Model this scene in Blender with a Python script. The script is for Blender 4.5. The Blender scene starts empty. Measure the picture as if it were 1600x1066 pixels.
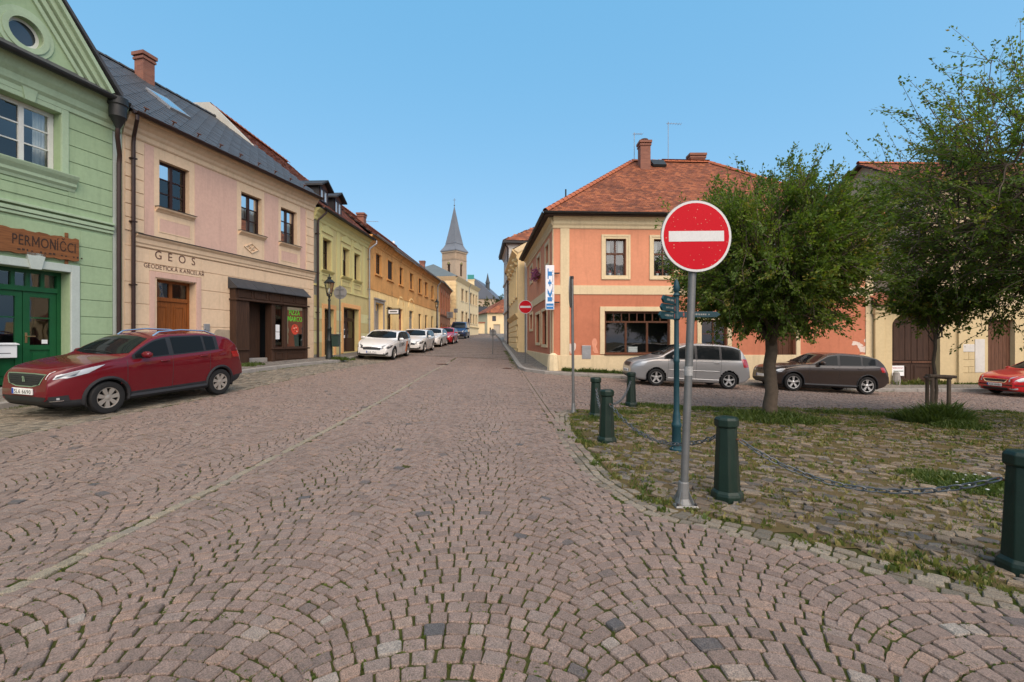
import bpy, bmesh, math, random
import numpy as np
from mathutils import Vector, Matrix
from mathutils.bvhtree import BVHTree
random.seed(7); rng = np.random.default_rng(7)
SC = bpy.context.scene
COL = SC.collection
R = math.radians

# ---------------------------------------------------------------- camera, sky, sun, exposure
F = 720.0; CX = 800.0; CY = 533.0; CAMZ = 1.6          # photo pixels (1600 wide)
cd = bpy.data.cameras.new('camera'); cam = bpy.data.objects.new('camera', cd); COL.objects.link(cam)
cd.sensor_width = 36; cd.lens = 36 * F / 1600; cd.clip_end = 3000; cd.clip_start = 0.05
cam.location = (0, 0, CAMZ); cam.rotation_euler = (R(90), 0, 0)
SC.camera = cam
TS = Vector((0.20, -0.62, 0.76)).normalized()          # towards the sun
SUN_EL = math.asin(TS.z); SUN_AZ = math.atan2(TS.x, TS.y)
w = bpy.data.worlds.new('World'); SC.world = w; w.use_nodes = True
wn = w.node_tree.nodes; wl = w.node_tree.links
sky = wn.new('ShaderNodeTexSky'); sky.sky_type = 'NISHITA'; sky.sun_disc = False
sky.sun_elevation = SUN_EL; sky.sun_rotation = SUN_AZ
sky.air_density = 0.85; sky.dust_density = 4.0; sky.ozone_density = 1.2; sky.altitude = 300
tint = wn.new('ShaderNodeMix'); tint.data_type = 'RGBA'; tint.blend_type = 'MULTIPLY'; tint.inputs[0].default_value = 1
tint.inputs[7].default_value = (1.10, .76, .52, 1)                 # the camera's warm white balance
wl.new(sky.outputs[0], tint.inputs[6]); veil = wn.new('ShaderNodeMix'); veil.data_type = 'RGBA'; veil.inputs[0].default_value = .5; veil.inputs[7].default_value = (.32, 2.25, 4.2, 1)   # even thin high haze
wl.new(tint.outputs[2], veil.inputs[6]); wl.new(veil.outputs[2], wn['Background'].inputs[0]); wn['Background'].inputs[1].default_value = 0.15
sd = bpy.data.lights.new('sun', 'SUN'); so = bpy.data.objects.new('sun', sd); COL.objects.link(so)
sd.energy = 1.7; sd.angle = R(80); sd.color = (1, .95, .86)
so.rotation_euler = (-TS).to_track_quat('-Z', 'Y').to_euler(); so.location = (0, 0, 30)
vs = SC.view_settings
vs.view_transform = 'Standard'; vs.look = 'None'; vs.exposure = 1.02; vs.gamma = 1; vs.use_curve_mapping = False

# ---------------------------------------------------------------- terrain and pixel helpers
_cy = [-60, 7, 11.5, 17, 23, 29, 38, 45, 54, 90, 130, 200]
_cz = [0, 0, .05, .2, .33, .60, .97, 1.3, 1.75, 3.0, 3.7, 4.0]
_ky = [-60, 2, 7, 11.5, 17, 25, 30, 45, 90, 200]
_kz = [0, 0, .012, .026, .05, .05, .042, .03, .02, .0]
def ginterp(y, ys, zs):
    return np.interp(y, ys, zs)
def g(x, y):
    c = sum(ginterp(y + o, _cy, _cz) for o in (-2, -1, 0, 1, 2)) / 5
    k = sum(ginterp(y + o, _ky, _kz) for o in (-2, 0, 2)) / 3
    return c - k * np.clip(x, -11, 15.5)
def G(px, py, up=0.0):
    """photo pixel -> point on the terrain (raised by up)"""
    Y = 10.0
    for _ in range(60):
        z = float(g((px - CX) / F * Y, Y)) + up
        Yn = (CAMZ - z) * F / max(py - CY, 1.0)
        Y = .5 * Y + .5 * min(max(Yn, .5), 200)
    return Vector(((px - CX) / F * Y, Y, float(g((px - CX) / F * Y, Y)) + up))
def at(px, py, Y):
    return Vector(((px - CX) / F * Y, Y, CAMZ + (CY - py) / F * Y))

class Frame:
    """a vertical wall plane: s along the wall, z up, d outward (towards the street)"""
    def __init__(s, x, y, dx, dy, out=1):
        n = math.hypot(dx, dy); s.o = Vector((x, y)); s.u = Vector((dx / n, dy / n))
        s.n = Vector((s.u.y, -s.u.x)) * out
    def P(s, a, z, d=0):
        q = s.o + s.u * a + s.n * d
        return (q.x, q.y, z)
    def s(s, px, d=0):
        o = s.o + s.n * d; t = (px - CX) / F
        return (t * o.y - o.x) / (s.u.x - t * s.u.y)
    def sz(s, px, py, d=0):
        a = s.s(px, d); o = s.o + s.n * d
        return a, CAMZ + (CY - py) / F * (o.y + s.u.y * a)
    def z(s, px, py, d=0):
        return s.sz(px, py, d)[1]
    def gz(s, a, d=0):
        q = s.P(a, 0, d); return float(g(q[0], q[1]))

# ---------------------------------------------------------------- materials
MATS = {}
def nt(m):
    m.use_nodes = True; t = m.node_tree; b = t.nodes['Principled BSDF']; return t, b
def node(t, kind, **kw):
    n = t.nodes.new('ShaderNode' + kind)
    for k, v in kw.items():
        if isinstance(k, str) and k.startswith('i_'):
            key = k[2:]; n.inputs[int(key) if key.isdigit() else key].default_value = v
        else: setattr(n, k, v)
    return n
def mixc(t, fac, a, b, mode='MIX'):
    n = t.nodes.new('ShaderNodeMix'); n.data_type = 'RGBA'; n.blend_type = mode
    for sock, v in ((n.inputs[0], fac), (n.inputs[6], a), (n.inputs[7], b)):
        if hasattr(v, 'is_linked'): t.links.new(v, sock)
        elif isinstance(v, (int, float)): sock.default_value = v
        else: sock.default_value = (*v[:3], 1)
    return n.outputs[2]
def ramp(t, fac, stops):
    n = t.nodes.new('ShaderNodeValToRGB'); t.links.new(fac, n.inputs[0])
    e = n.color_ramp.elements
    while len(e) < len(stops): e.new(.5)
    for el, (p, c) in zip(e, stops):
        el.position = p; el.color = (*c[:3], 1) if not isinstance(c, (int, float)) else (c, c, c, 1)
    return n.outputs[0]
def noise(t, scale, detail=4, rough=.55, vec=None, stretch=None):
    n = node(t, 'TexNoise', i_Scale=scale, i_Detail=detail, i_Roughness=rough)
    if vec is None:
        vec = t.nodes.new('ShaderNodeTexCoord').outputs['Object']
    if stretch:
        mp = node(t, 'Mapping'); mp.inputs['Scale'].default_value = stretch
        t.links.new(vec, mp.inputs[0]); vec = mp.outputs[0]
    t.links.new(vec, n.inputs['Vector']); return n.outputs['Fac']
def bump(t, b, h, strength, dist=.01):
    n = node(t, 'Bump', i_Strength=strength, i_Distance=dist)
    t.links.new(h, n.inputs['Height']); t.links.new(n.outputs[0], b.inputs['Normal']); return n
def srgb(r, g_, b):
    f = lambda c: ((c / 255 + .055) / 1.055) ** 2.4 if c > 10 else c / 255 / 12.92
    return (f(r), f(g_), f(b))
def plain(name, col, rough=.6, metal=0, coat=0, emit=None, spec=None):
    if name in MATS: return MATS[name]
    m = bpy.data.materials.new(name); t, b = nt(m)
    b.inputs['Base Color'].default_value = (*col, 1); b.inputs['Roughness'].default_value = rough
    b.inputs['Metallic'].default_value = metal; b.inputs['Coat Weight'].default_value = coat
    b.inputs['Coat Roughness'].default_value = .04
    if spec is not None: b.inputs['Specular IOR Level'].default_value = spec
    MATS[name] = m; return m
def rough(name, col, rgh=.85, var=.18, scale=3, bs=40, bst=.25, metal=0, dark=None, streak=.15, spec=.3, dirt=0):
    """plaster / stone / painted wood: mottled colour, rain streaks and a fine relief"""
    if name in MATS: return MATS[name]
    m = bpy.data.materials.new(name); t, b = nt(m)
    n1 = noise(t, scale, 6, .6); n2 = noise(t, scale * 9, 4, .6)
    c0 = tuple(c * (1 - var) for c in col); c1 = tuple(min(1, c * (1 + var * .6)) for c in col)
    c = ramp(t, n1, [(.3, c0), (.7, c1)])
    c = mixc(t, .25, c, ramp(t, n2, [(.35, tuple(x * .8 for x in col)), (.65, tuple(min(1, x * 1.12) for x in col))]))
    if streak:
        st = noise(t, 2.2, 5, .6, stretch=(2.2, 2.2, .25))
        f = ramp(t, st, [(.52, 0.0), (.75, streak * 1.0)])
        c = mixc(t, f, c, dark or tuple(x * .45 for x in col))
    if dirt:
        ds = noise(t, 1.3, 6, .65)
        f = ramp(t, ds, [(.58, 0.0), (.64, dirt)])
        c = mixc(t, f, c, dark or tuple(x * .5 for x in col))
    t.links.new(c, b.inputs['Base Color'])
    b.inputs['Roughness'].default_value = rgh; b.inputs['Metallic'].default_value = metal
    b.inputs['Specular IOR Level'].default_value = spec
    if bst: bump(t, b, noise(t, bs, 5, .6), bst, .008)
    MATS[name] = m; return m
def wood(name, col, rgh=.55, grain=(14, 14, .8), bst=.3):
    if name in MATS: return MATS[name]
    m = bpy.data.materials.new(name); t, b = nt(m)
    n1 = noise(t, 3.2, 6, .7, stretch=grain)
    c = ramp(t, n1, [(.25, tuple(x * .45 for x in col)), (.5, col), (.75, tuple(min(1, x * 1.45) for x in col))])
    t.links.new(c, b.inputs['Base Color']); b.inputs['Roughness'].default_value = rgh
    b.inputs['Specular IOR Level'].default_value = .3
    bump(t, b, n1, bst, .006); MATS[name] = m; return m
def glass(name, tint=(.8, .85, .85), minf=.045):
    """thin window glass: mirror-like at a glance, clear otherwise"""
    if name in MATS: return MATS[name]
    m = bpy.data.materials.new(name); t, b = nt(m); t.nodes.remove(b)
    out = t.nodes['Material Output']
    fr = node(t, 'Fresnel', i_IOR=1.6); gl = node(t, 'BsdfGlossy', i_Roughness=.015)
    wv = noise(t, 1.1, 2, .5); bp = node(t, 'Bump', i_Strength=.08, i_Distance=.05)
    t.links.new(wv, bp.inputs['Height']); t.links.new(bp.outputs[0], gl.inputs['Normal'])
    tr = t.nodes.new('ShaderNodeBsdfTransparent'); tr.inputs[0].default_value = (*tint, 1)
    mx = t.nodes.new('ShaderNodeMixShader')
    ma = node(t, 'Math', operation='MULTIPLY_ADD', i_1=1.0, i_2=minf); t.links.new(fr.outputs[0], ma.inputs[0]); ma.use_clamp = True
    t.links.new(ma.outputs[0], mx.inputs[0]); t.links.new(tr.outputs[0], mx.inputs[1]); t.links.new(gl.outputs[0], mx.inputs[2])
    t.links.new(mx.outputs[0], out.inputs[0]); MATS[name] = m; return m
def paint(name, col, flake=0.0, rgh=.35, metal=0.0):
    if name in MATS: return MATS[name]
    m = bpy.data.materials.new(name); t, b = nt(m)
    n1 = noise(t, 3, 4, .6)
    c = mixc(t, ramp(t, n1, [(.35, 0.0), (.75, .25)]), col, tuple(x * .8 + .012 for x in col))
    t.links.new(c, b.inputs['Base Color']); b.inputs['Roughness'].default_value = rgh; b.inputs['Metallic'].default_value = metal
    b.inputs['Coat Weight'].default_value = .9; b.inputs['Coat Roughness'].default_value = .02; b.inputs['Specular IOR Level'].default_value = .15
    MATS[name] = m; return m

# ---------------------------------------------------------------- mesh builder
def world_off(o):
    v = Vector((0, 0, 0))
    while o is not None:
        v = v + o.location; o = o.parent
    return v
class MB:
    def __init__(s): s.v = []; s.f = []; s.m = []; s.mi = 0
    def add(s, vs, fs):
        k = len(s.v); s.v += [tuple(p) for p in vs]; s.f += [tuple(i + k for i in f) for f in fs]; s.m += [s.mi] * len(fs); return s
    def hexa(s, p):      # 8 points: bottom ring, top ring
        return s.add(p, [(3, 2, 1, 0), (4, 5, 6, 7), (0, 1, 5, 4), (1, 2, 6, 5), (2, 3, 7, 6), (3, 0, 4, 7)])
    def box(s, x0, x1, y0, y1, z0, z1):
        return s.hexa([(x0, y0, z0), (x1, y0, z0), (x1, y1, z0), (x0, y1, z0), (x0, y0, z1), (x1, y0, z1), (x1, y1, z1), (x0, y1, z1)])
    def fbox(s, fr, a0, a1, z0, z1, d0, d1):
        P = fr.P
        return s.hexa([P(a0, z0, d1), P(a1, z0, d1), P(a1, z0, d0), P(a0, z0, d0), P(a0, z1, d1), P(a1, z1, d1), P(a1, z1, d0), P(a0, z1, d0)])
    def quad(s, a, b, c, d): return s.add([a, b, c, d], [(0, 1, 2, 3)])
    def extr(s, fr, poly, d0, d1):
        """polygon of (s,z) in a wall frame, extruded from depth d0 to d1"""
        n = len(poly)
        v = [fr.P(a, z, d1) for a, z in poly] + [fr.P(a, z, d0) for a, z in poly]
        return s.add(v, [tuple(range(n)), tuple(range(2 * n - 1, n - 1, -1))] + [((i + 1) % n, i, i + n, (i + 1) % n + n) for i in range(n)])
    def prism(s, fr, a0, a1, poly):
        """profile of (d,z) swept along the wall"""
        n = len(poly)
        v = [fr.P(a0, z, d) for d, z in poly] + [fr.P(a1, z, d) for d, z in poly]
        return s.add(v, [tuple(range(n)), tuple(range(2 * n - 1, n - 1, -1))] + [((i + 1) % n, i, i + n, (i + 1) % n + n) for i in range(n)])
    def tube(s, pts, r, n=8, cap=True):
        pts = [Vector(p) for p in pts]; k = len(pts); rs = r if isinstance(r, (list, tuple)) else [r] * k
        vs = []; up = Vector((0, 0, 1)); side = None
        for i, p in enumerate(pts):
            t = (pts[min(i + 1, k - 1)] - pts[max(i - 1, 0)]).normalized()
            if side is None:
                side = t.cross(up) if abs(t.z) < .95 else t.cross(Vector((1, 0, 0)))
            side = (side - t * side.dot(t)).normalized(); b = t.cross(side)
            for j in range(n):
                a = 2 * math.pi * j / n; vs.append(p + (side * math.cos(a) + b * math.sin(a)) * rs[i])
        fs = [(i * n + j, i * n + (j + 1) % n, (i + 1) * n + (j + 1) % n, (i + 1) * n + j) for i in range(k - 1) for j in range(n)]
        if cap: fs += [tuple(range(n - 1, -1, -1)), tuple((k - 1) * n + j for j in range(n))]
        return s.add(vs, fs)
    def lathe(s, c, prof, n=24, axis='z'):
        """profile of (radius, height) round an axis through c"""
        vs = []; k = len(prof)
        for r, h in prof:
            for j in range(n):
                a = 2 * math.pi * j / n; x, y = r * math.cos(a), r * math.sin(a)
                q = (x, y, h) if axis == 'z' else ((x, h, y) if axis == 'y' else (h, x, y))
                vs.append((c[0] + q[0], c[1] + q[1], c[2] + q[2]))
        fs = [(i * n + j, i * n + (j + 1) % n, (i + 1) * n + (j + 1) % n, (i + 1) * n + j) for i in range(k - 1) for j in range(n)]
        fs += [tuple(range(n - 1, -1, -1)), tuple((k - 1) * n + j for j in range(n))]
        return s.add(vs, fs)
    def build(s, name, mats, parent=None, smooth=False, local=False, sharp=35, bevel=0):
        me = bpy.data.meshes.new(name)
        if parent is not None and not local:
            o = world_off(parent); vs = [(p[0] - o.x, p[1] - o.y, p[2] - o.z) for p in s.v]
        else: vs = s.v
        me.from_pydata(vs, [], s.f)
        mats = mats if isinstance(mats, (list, tuple)) else [mats]
        for m in mats: me.materials.append(m)
        if len(mats) > 1: me.polygons.foreach_set('material_index', s.m)
        bm = bmesh.new(); bm.from_mesh(me); bmesh.ops.recalc_face_normals(bm, faces=bm.faces); bm.to_mesh(me); bm.free()
        if smooth:
            me.polygons.foreach_set('use_smooth', [True] * len(me.polygons)); me.set_sharp_from_angle(angle=R(sharp))
        me.update()
        ob = bpy.data.objects.new(name, me); COL.objects.link(ob)
        if parent is not None: ob.parent = parent
        if bevel:
            bv = ob.modifiers.new('bevel', 'BEVEL'); bv.width = bevel; bv.segments = 2; bv.limit_method = 'ANGLE'
        return ob
def tag(o, label=None, cat=None, group=None, kind=None):
    if label: o['label'] = label
    if cat: o['category'] = cat
    if group: o['group'] = group
    if kind: o['kind'] = kind
    return o
def thing(name, label, cat, loc=(0, 0, 0), group=None, rotz=0):
    o = bpy.data.objects.new(name, None); COL.objects.link(o); o.location = loc; o.rotation_euler = (0, 0, rotz)
    o.empty_display_size = .2
    return tag(o, label, cat, group)
def copy_tree(o, parent=None):
    c = o.copy(); COL.objects.link(c); c.parent = parent
    for ch in list(o.children): copy_tree(ch, c)
    return c
_TX = {}
def _font_mesh(txt, space):
    """front outline faces of a string in the built-in font, cap height 1"""
    if (txt, space) in _TX: return _TX[(txt, space)]
    cu = bpy.data.curves.new('lettering', 'FONT'); cu.body = txt; cu.size = 1 / .73; cu.space_character = space; cu.resolution_u = 3; cu.extrude = .5
    o = bpy.data.objects.new('lettering', cu); COL.objects.link(o)
    dg = bpy.context.evaluated_depsgraph_get(); me = bpy.data.meshes.new_from_object(o.evaluated_get(dg))
    bpy.data.objects.remove(o); bpy.data.curves.remove(cu)
    r = ([tuple(v.co) for v in me.vertices], [tuple(p.vertices) for p in me.polygons]); bpy.data.meshes.remove(me); _TX[(txt, space)] = r; return r
def _glyph(ch):
    t = .135
    if ch == 'M': P = [(0, 0), (t, 0), (t, .70), (.46, .16), (.92 - t, .70), (.92 - t, 0), (.92, 0), (.92, 1), (.92 - t, 1), (.46, .40), (t, 1), (0, 1)]
    elif ch == 'N': P = [(0, 0), (t, 0), (t, .74), (.76 - t * 1.1, 0), (.76, 0), (.76, 1), (.76 - t, 1), (.76 - t, .26), (t * 1.1, 1), (0, 1)]
    else:
        v, f = _font_mesh(ch, 1.0); x0 = min(q[0] for q in v); return [(q[0] - x0, q[1], q[2]) for q in v], f
    n = len(P); return [(x, y, z) for z in (.5, -.5) for x, y in P], [tuple(range(n)), tuple(range(2 * n - 1, n - 1, -1))] + [((i + 1) % n, i, i + n, (i + 1) % n + n) for i in range(n)]
def text_mesh(txt, height, xs=1.0, ext=.004, bold=0.0, align='LEFT', space=1.0):
    vs = []; fs = []; x = 0.0
    for ch in txt:
        if ch == ' ': x += .42; continue
        v, f = _glyph(ch); w_ = max(q[0] for q in v); k = len(vs)
        vs += [((q[0] + x) * height * xs, q[1] * height, q[2] * 2 * ext) for q in v]; fs += [tuple(i + k for i in q) for q in f]; x += w_ + .17 + (space - 1) * .7
    return vs, fs
for _c in 'GEOSDTICKÁLŘAPRÍČZV+U0123456789': _font_mesh(_c, 1.0)
def lettering(parent, txt, fr, a, z, d, height, mat, xs=1.0, bold=0.0, align='LEFT', space=1.0, rot=0, name='lettering', ext=.004, fit=None, split=False):
    vs, fs = text_mesh(txt, height, xs, ext, bold, align, space)
    if fit:
        x0 = min(v[0] for v in vs); x1 = max(v[0] for v in vs); vs = [((v[0] - x0) * fit / (x1 - x0), v[1], v[2]) for v in vs]
    c, s_ = math.cos(rot), math.sin(rot); b = MB()
    # the reading direction runs along +s or -s depending on which side the wall faces
    sg = 1 if fr.u.x * (-fr.n.y) - fr.u.y * (-fr.n.x) > 0 else -1
    b.add([fr.P(a + sg * (x * c - y * s_), z + x * s_ + y * c, d + e) for x, y, e in vs], fs)
    if split:
        up = list(range(len(b.v)))
        def find(i):
            while up[i] != i: up[i] = up[up[i]]; i = up[i]
            return i
        for f in b.f:
            for i in f[1:]: up[find(i)] = find(f[0])
        for r in sorted({find(f[0]) for f in b.f}):
            ix = [i for i in range(len(b.v)) if find(i) == r]; mp = {i: k for k, i in enumerate(ix)}; q = MB()
            q.add([b.v[i] for i in ix], [tuple(mp[i] for i in f) for f in b.f if find(f[0]) == r]); o = q.build('letter', mat, parent)
        return o
    return b.build(name, mat, parent)

# common materials
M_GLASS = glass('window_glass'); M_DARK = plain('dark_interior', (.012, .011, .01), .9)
M_CURT = rough('curtain_cloth', (.62, .62, .6), .9, .1, 6, 60, .2, streak=0)
M_IRON = rough('black_iron', (.022, .024, .024), .5, .3, 8, 60, .2, streak=0)
M_PIPE = rough('brown_pipe_paint', (.035, .018, .015), .4, .3, 4, 30, .1)
M_ZINC = rough('zinc_sheet', (.33, .34, .35), .45, .2, 4, 30, .15, metal=.5)
M_STEEL = rough('galvanised_steel', (.155, .158, .155), .45, .2, 9, 60, .2, metal=.45, streak=.1)
M_CHROME = plain('chrome', (.75, .75, .76), .15, 1)
M_WHITE = plain('white_paint', (.75, .75, .74), .5)
M_BLACK = plain('black_plastic', (.016, .016, .017), .5)
M_RUBBER = rough('tyre_rubber', (.016, .016, .016), .8, .2, 12, 60, .3, streak=0)
M_CREAMTRIM = rough('cream_trim', srgb(226, 205, 152), .85, .10, 2, 50, .2)
M_BRICK_CH = rough('chimney_brick', srgb(150, 88, 66), .9, .35, 9, 40, .5)
# ================================================================ GROUND
WL = Frame(-10.9, 13.2, .248, 1)                       # green house and the office house
_e = WL.P(WL.s(490), 0); WO = Frame(_e[0], _e[1], .049, 1)     # olive house
_e2 = WO.P(WO.s(575), 0); WR = Frame(_e2[0], _e2[1], .03, 1)   # long ochre house
_e3 = WR.P(WR.s(687), 0); WB = Frame(_e3[0], _e3[1], -.03, 1)  # brick-red house

def fast_mesh(name, verts, counts, loops, mat, attrs=None, smooth=True, parent=None, fcol=None):
    me = bpy.data.meshes.new(name); counts = np.asarray(counts, np.int32); loops = np.asarray(loops, np.int32)
    me.vertices.add(len(verts)); me.vertices.foreach_set('co', np.asarray(verts, np.float32).ravel())
    me.loops.add(len(loops)); me.loops.foreach_set('vertex_index', loops)
    me.polygons.add(len(counts)); st = np.concatenate([[0], np.cumsum(counts)[:-1]]).astype(np.int32)
    me.polygons.foreach_set('loop_start', st); me.polygons.foreach_set('loop_total', counts)
    me.polygons.foreach_set('use_smooth', np.full(len(counts), smooth))
    if attrs is not None:
        a = me.attributes.new('cv', 'FLOAT', 'FACE'); a.data.foreach_set('value', np.asarray(attrs, np.float32))
    me.update(calc_edges=True); me.validate()
    if mat: me.materials.append(mat)
    o = bpy.data.objects.new(name, me); COL.objects.link(o)
    if parent: o.parent = parent
    return o
def sheet(name, x0, x1, y0, y1, nx, ny, dz, mat, xs=None, ys=None):
    xs = np.linspace(x0, x1, nx) if xs is None else xs; ys = np.linspace(y0, y1, ny) if ys is None else ys
    X, Y = np.meshgrid(xs, ys); Z = g(X, Y) + dz; nx, ny = len(xs), len(ys)
    v = np.stack([X, Y, Z], -1).reshape(-1, 3); i = np.arange(nx * ny).reshape(ny, nx)
    q = np.stack([i[:-1, :-1], i[:-1, 1:], i[1:, 1:], i[1:, :-1]], -1).reshape(-1, 4)
    return fast_mesh(name, v, np.full(len(q), 4), q.ravel(), mat)
def seg_strip(name, A, B, dz, mat, step=.5):
    """sheet between two polylines A and B of equal length"""
    pa, pb = [], []
    for i in range(len(A) - 1):
        n = max(1, int(math.hypot(A[i + 1][0] - A[i][0], A[i + 1][1] - A[i][1]) / step))
        for k in range(n + (i == len(A) - 2)):
            t = k / n; L = lambda P: (P[i][0] + (P[i + 1][0] - P[i][0]) * t, P[i][1] + (P[i + 1][1] - P[i][1]) * t)
            pa.append(L(A)); pb.append(L(B))
    m = 5; v = []
    for a, b in zip(pa, pb):
        for j in range(m):
            t = j / (m - 1); x = a[0] + (b[0] - a[0]) * t; y = a[1] + (b[1] - a[1]) * t; v.append((x, y, float(g(x, y)) + dz))
    q = [(i * m + j, i * m + j + 1, (i + 1) * m + j + 1, (i + 1) * m + j) for i in range(len(pa) - 1) for j in range(m - 1)]
    b = MB(); b.add(v, q); return b.build(name, mat, smooth=True)

# ---- materials
def stone_mat(name, stops, obj_random=False, sp=1.0):
    m = bpy.data.materials.new(name); t, b = nt(m)
    if obj_random: f = t.nodes.new('ShaderNodeObjectInfo').outputs['Random']
    else: f = node(t, 'Attribute', attribute_name='cv').outputs['Fac']
    c = ramp(t, f, stops)
    sp1 = noise(t, 120, 4, .75); sp2 = noise(t, 22, 4, .6)
    spk = mixc(t, ramp(t, sp1, [(.40, 0.0), (.60, 1.0)]), (.45, .45, .46), (1.5, 1.46, 1.42)); c = mixc(t, .8 * sp, c, mixc(t, 1.0, c, spk, 'MULTIPLY'))
    c = mixc(t, ramp(t, sp2, [(.4, 0.0), (.8, .35)]), c, (.045, .042, .03))
    big = noise(t, .55, 4, .55); c = mixc(t, ramp(t, big, [(.42, 0.0), (.72, .32)]), c, mixc(t, .5, c, (.06, .06, .055)))
    t.links.new(c, b.inputs['Base Color']); b.inputs['Roughness'].default_value = .72; b.inputs['Specular IOR Level'].default_value = .35
    bump(t, b, noise(t, 55, 6, .7), .9, .008); return m
ROADC = [(0, (.085, .080, .080)), (.06, (.17, .124, .102)), (.3, (.198, .144, .118)), (.55, (.234, .168, .137)), (.8, (.226, .173, .145)), (.93, (.262, .178, .134)), (1, (.28, .25, .215))]
M_STONE = stone_mat('porphyry_cobble', ROADC); M_STONE_O = stone_mat('porphyry_cobble_single', ROADC, True)
M_LIGHT = stone_mat('pale_row_cobble', [(0, (.215, .185, .13)), (.5, (.26, .222, .16)), (1, (.225, .197, .155))])
M_GREY = stone_mat('grey_green_cobble', [(0, (.12, .105, .08)), (.5, (.20, .165, .122)), (1, (.25, .215, .165))])
RUBC = [(0, (.075, .07, .064)), (.2, (.115, .092, .068)), (.5, (.155, .115, .077)), (.8, (.225, .175, .12)), (1, (.145, .132, .115))]
M_RUB = stone_mat('rubble_paving', RUBC); M_RUB_O = stone_mat('rubble_paving_single', RUBC, True)
def soil_mat(name, soil, moss, k=.5):
    m = bpy.data.materials.new(name); t, b = nt(m)
    n1 = noise(t, 2.2, 8, .75); n2 = noise(t, 38, 6, .8)
    c = ramp(t, n1, [(k - .12, soil), (k + .12, moss)])
    c = mixc(t, .5, c, mixc(t, n2, tuple(x * .4 for x in soil), tuple(x * 1.7 for x in moss)))
    t.links.new(c, b.inputs['Base Color']); b.inputs['Roughness'].default_value = .95; b.inputs['Specular IOR Level'].default_value = .1
    bump(t, b, n2, .8, .01); return m
M_BED = soil_mat('joint_soil_and_moss', (.036, .028, .016), (.052, .060, .014), .46)
M_SOIL = soil_mat('dry_soil', (.115, .076, .040), (.078, .066, .026), .55)
def far_cobble(name, stops, scale, joint):
    m = bpy.data.materials.new(name); t, b = nt(m); co = t.nodes.new('ShaderNodeTexCoord').outputs['Object']
    v = node(t, 'TexVoronoi', i_Scale=scale, i_Randomness=.55); t.links.new(co, v.inputs['Vector'])
    e = node(t, 'TexVoronoi', feature='DISTANCE_TO_EDGE', i_Scale=scale, i_Randomness=.55); t.links.new(co, e.inputs['Vector'])
    sep = t.nodes.new('ShaderNodeSeparateColor'); t.links.new(v.outputs['Color'], sep.inputs[0])
    c = ramp(t, sep.outputs[0], stops)
    big = noise(t, .5, 4, .6); c = mixc(t, ramp(t, big, [(.42, 0.0), (.72, .35)]), c, tuple(x * .6 for x in stops[1][1]))
    ed = ramp(t, e.outputs['Distance'], [(.02, 0.0), (.10, 1.0)]); c = mixc(t, ed, joint, c)
    t.links.new(c, b.inputs['Base Color']); b.inputs['Roughness'].default_value = .8; b.inputs['Specular IOR Level'].default_value = .3
    bump(t, b, ed, .5, .01); return m
M_FARROAD = far_cobble('distant_cobbles', ROADC, 9.5, (.05, .045, .025))
M_PAVE = far_cobble('mosaic_pavement', [(0, (.13, .12, .11)), (.5, (.20, .175, .15)), (1, (.27, .24, .20))], 15, (.07, .06, .045))
M_KERB = rough('granite_kerb', (.27, .25, .225), .8, .25, 5, 60, .5, streak=0)

# ---- sheets
ax = np.unique(np.concatenate([np.linspace(-900, -40, 12), np.linspace(-40, 40, 81), np.linspace(40, 900, 12)]))
ay = np.unique(np.concatenate([np.linspace(-400, -10, 8), np.linspace(-10, 140, 151), np.linspace(140, 1500, 14)]))
tag(sheet('ground', 0, 0, 0, 0, 0, 0, -.09, M_SOIL, ax, ay), kind='structure')
road = tag(sheet('cobbled_road', -16, 30, -3, 27, 93, 121, -.014, M_BED), kind='structure')
farroad = sheet('cobbled_road', -9.5, 1.5, 27.0, 110, 23, 167, -.003, M_FARROAD); tag(farroad, kind='structure')
for a in ((-30, 30, -14, -3.0, 61, 23), ):
    tag(sheet('cobbled_road', *a, -.004, M_FARROAD), kind='structure')

ISL = [(1.5, 10.5), (1.25, 10), (1.08, 8.4), (1.1, 6.9), (1.2, 5.43), (1.49, 4.48), (1.98, 4.08), (2.52, 3.63), (2.9, 3.23), (3.27, 2.94), (4.2, 2.0), (6, .6), (9, -1.5), (22, -2.5), (22, 12.7), (16, 12.7), (10, 12.4), (6, 11.9), (3.4, 11.6), (2.0, 11.0)]
def inpoly(x, y, poly):
    r = np.zeros(np.shape(x), bool); n = len(poly)
    for i in range(n):
        x0, y0 = poly[i]; x1, y1 = poly[(i + 1) % n]
        c = ((y0 > y) != (y1 > y)) & (x < (x1 - x0) * (y - y0) / (y1 - y0 + 1e-12) + x0); r ^= c
    return r
def dist_poly(x, y, pts):
    d = np.full(np.shape(x), 1e9)
    for (x0, y0), (x1, y1) in zip(pts[:-1], pts[1:]):
        t = np.clip(((x - x0) * (x1 - x0) + (y - y0) * (y1 - y0)) / ((x1 - x0) ** 2 + (y1 - y0) ** 2), 0, 1)
        d = np.minimum(d, np.hypot(x - x0 - t * (x1 - x0), y - y0 - t * (y1 - y0)))
    return d
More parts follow.
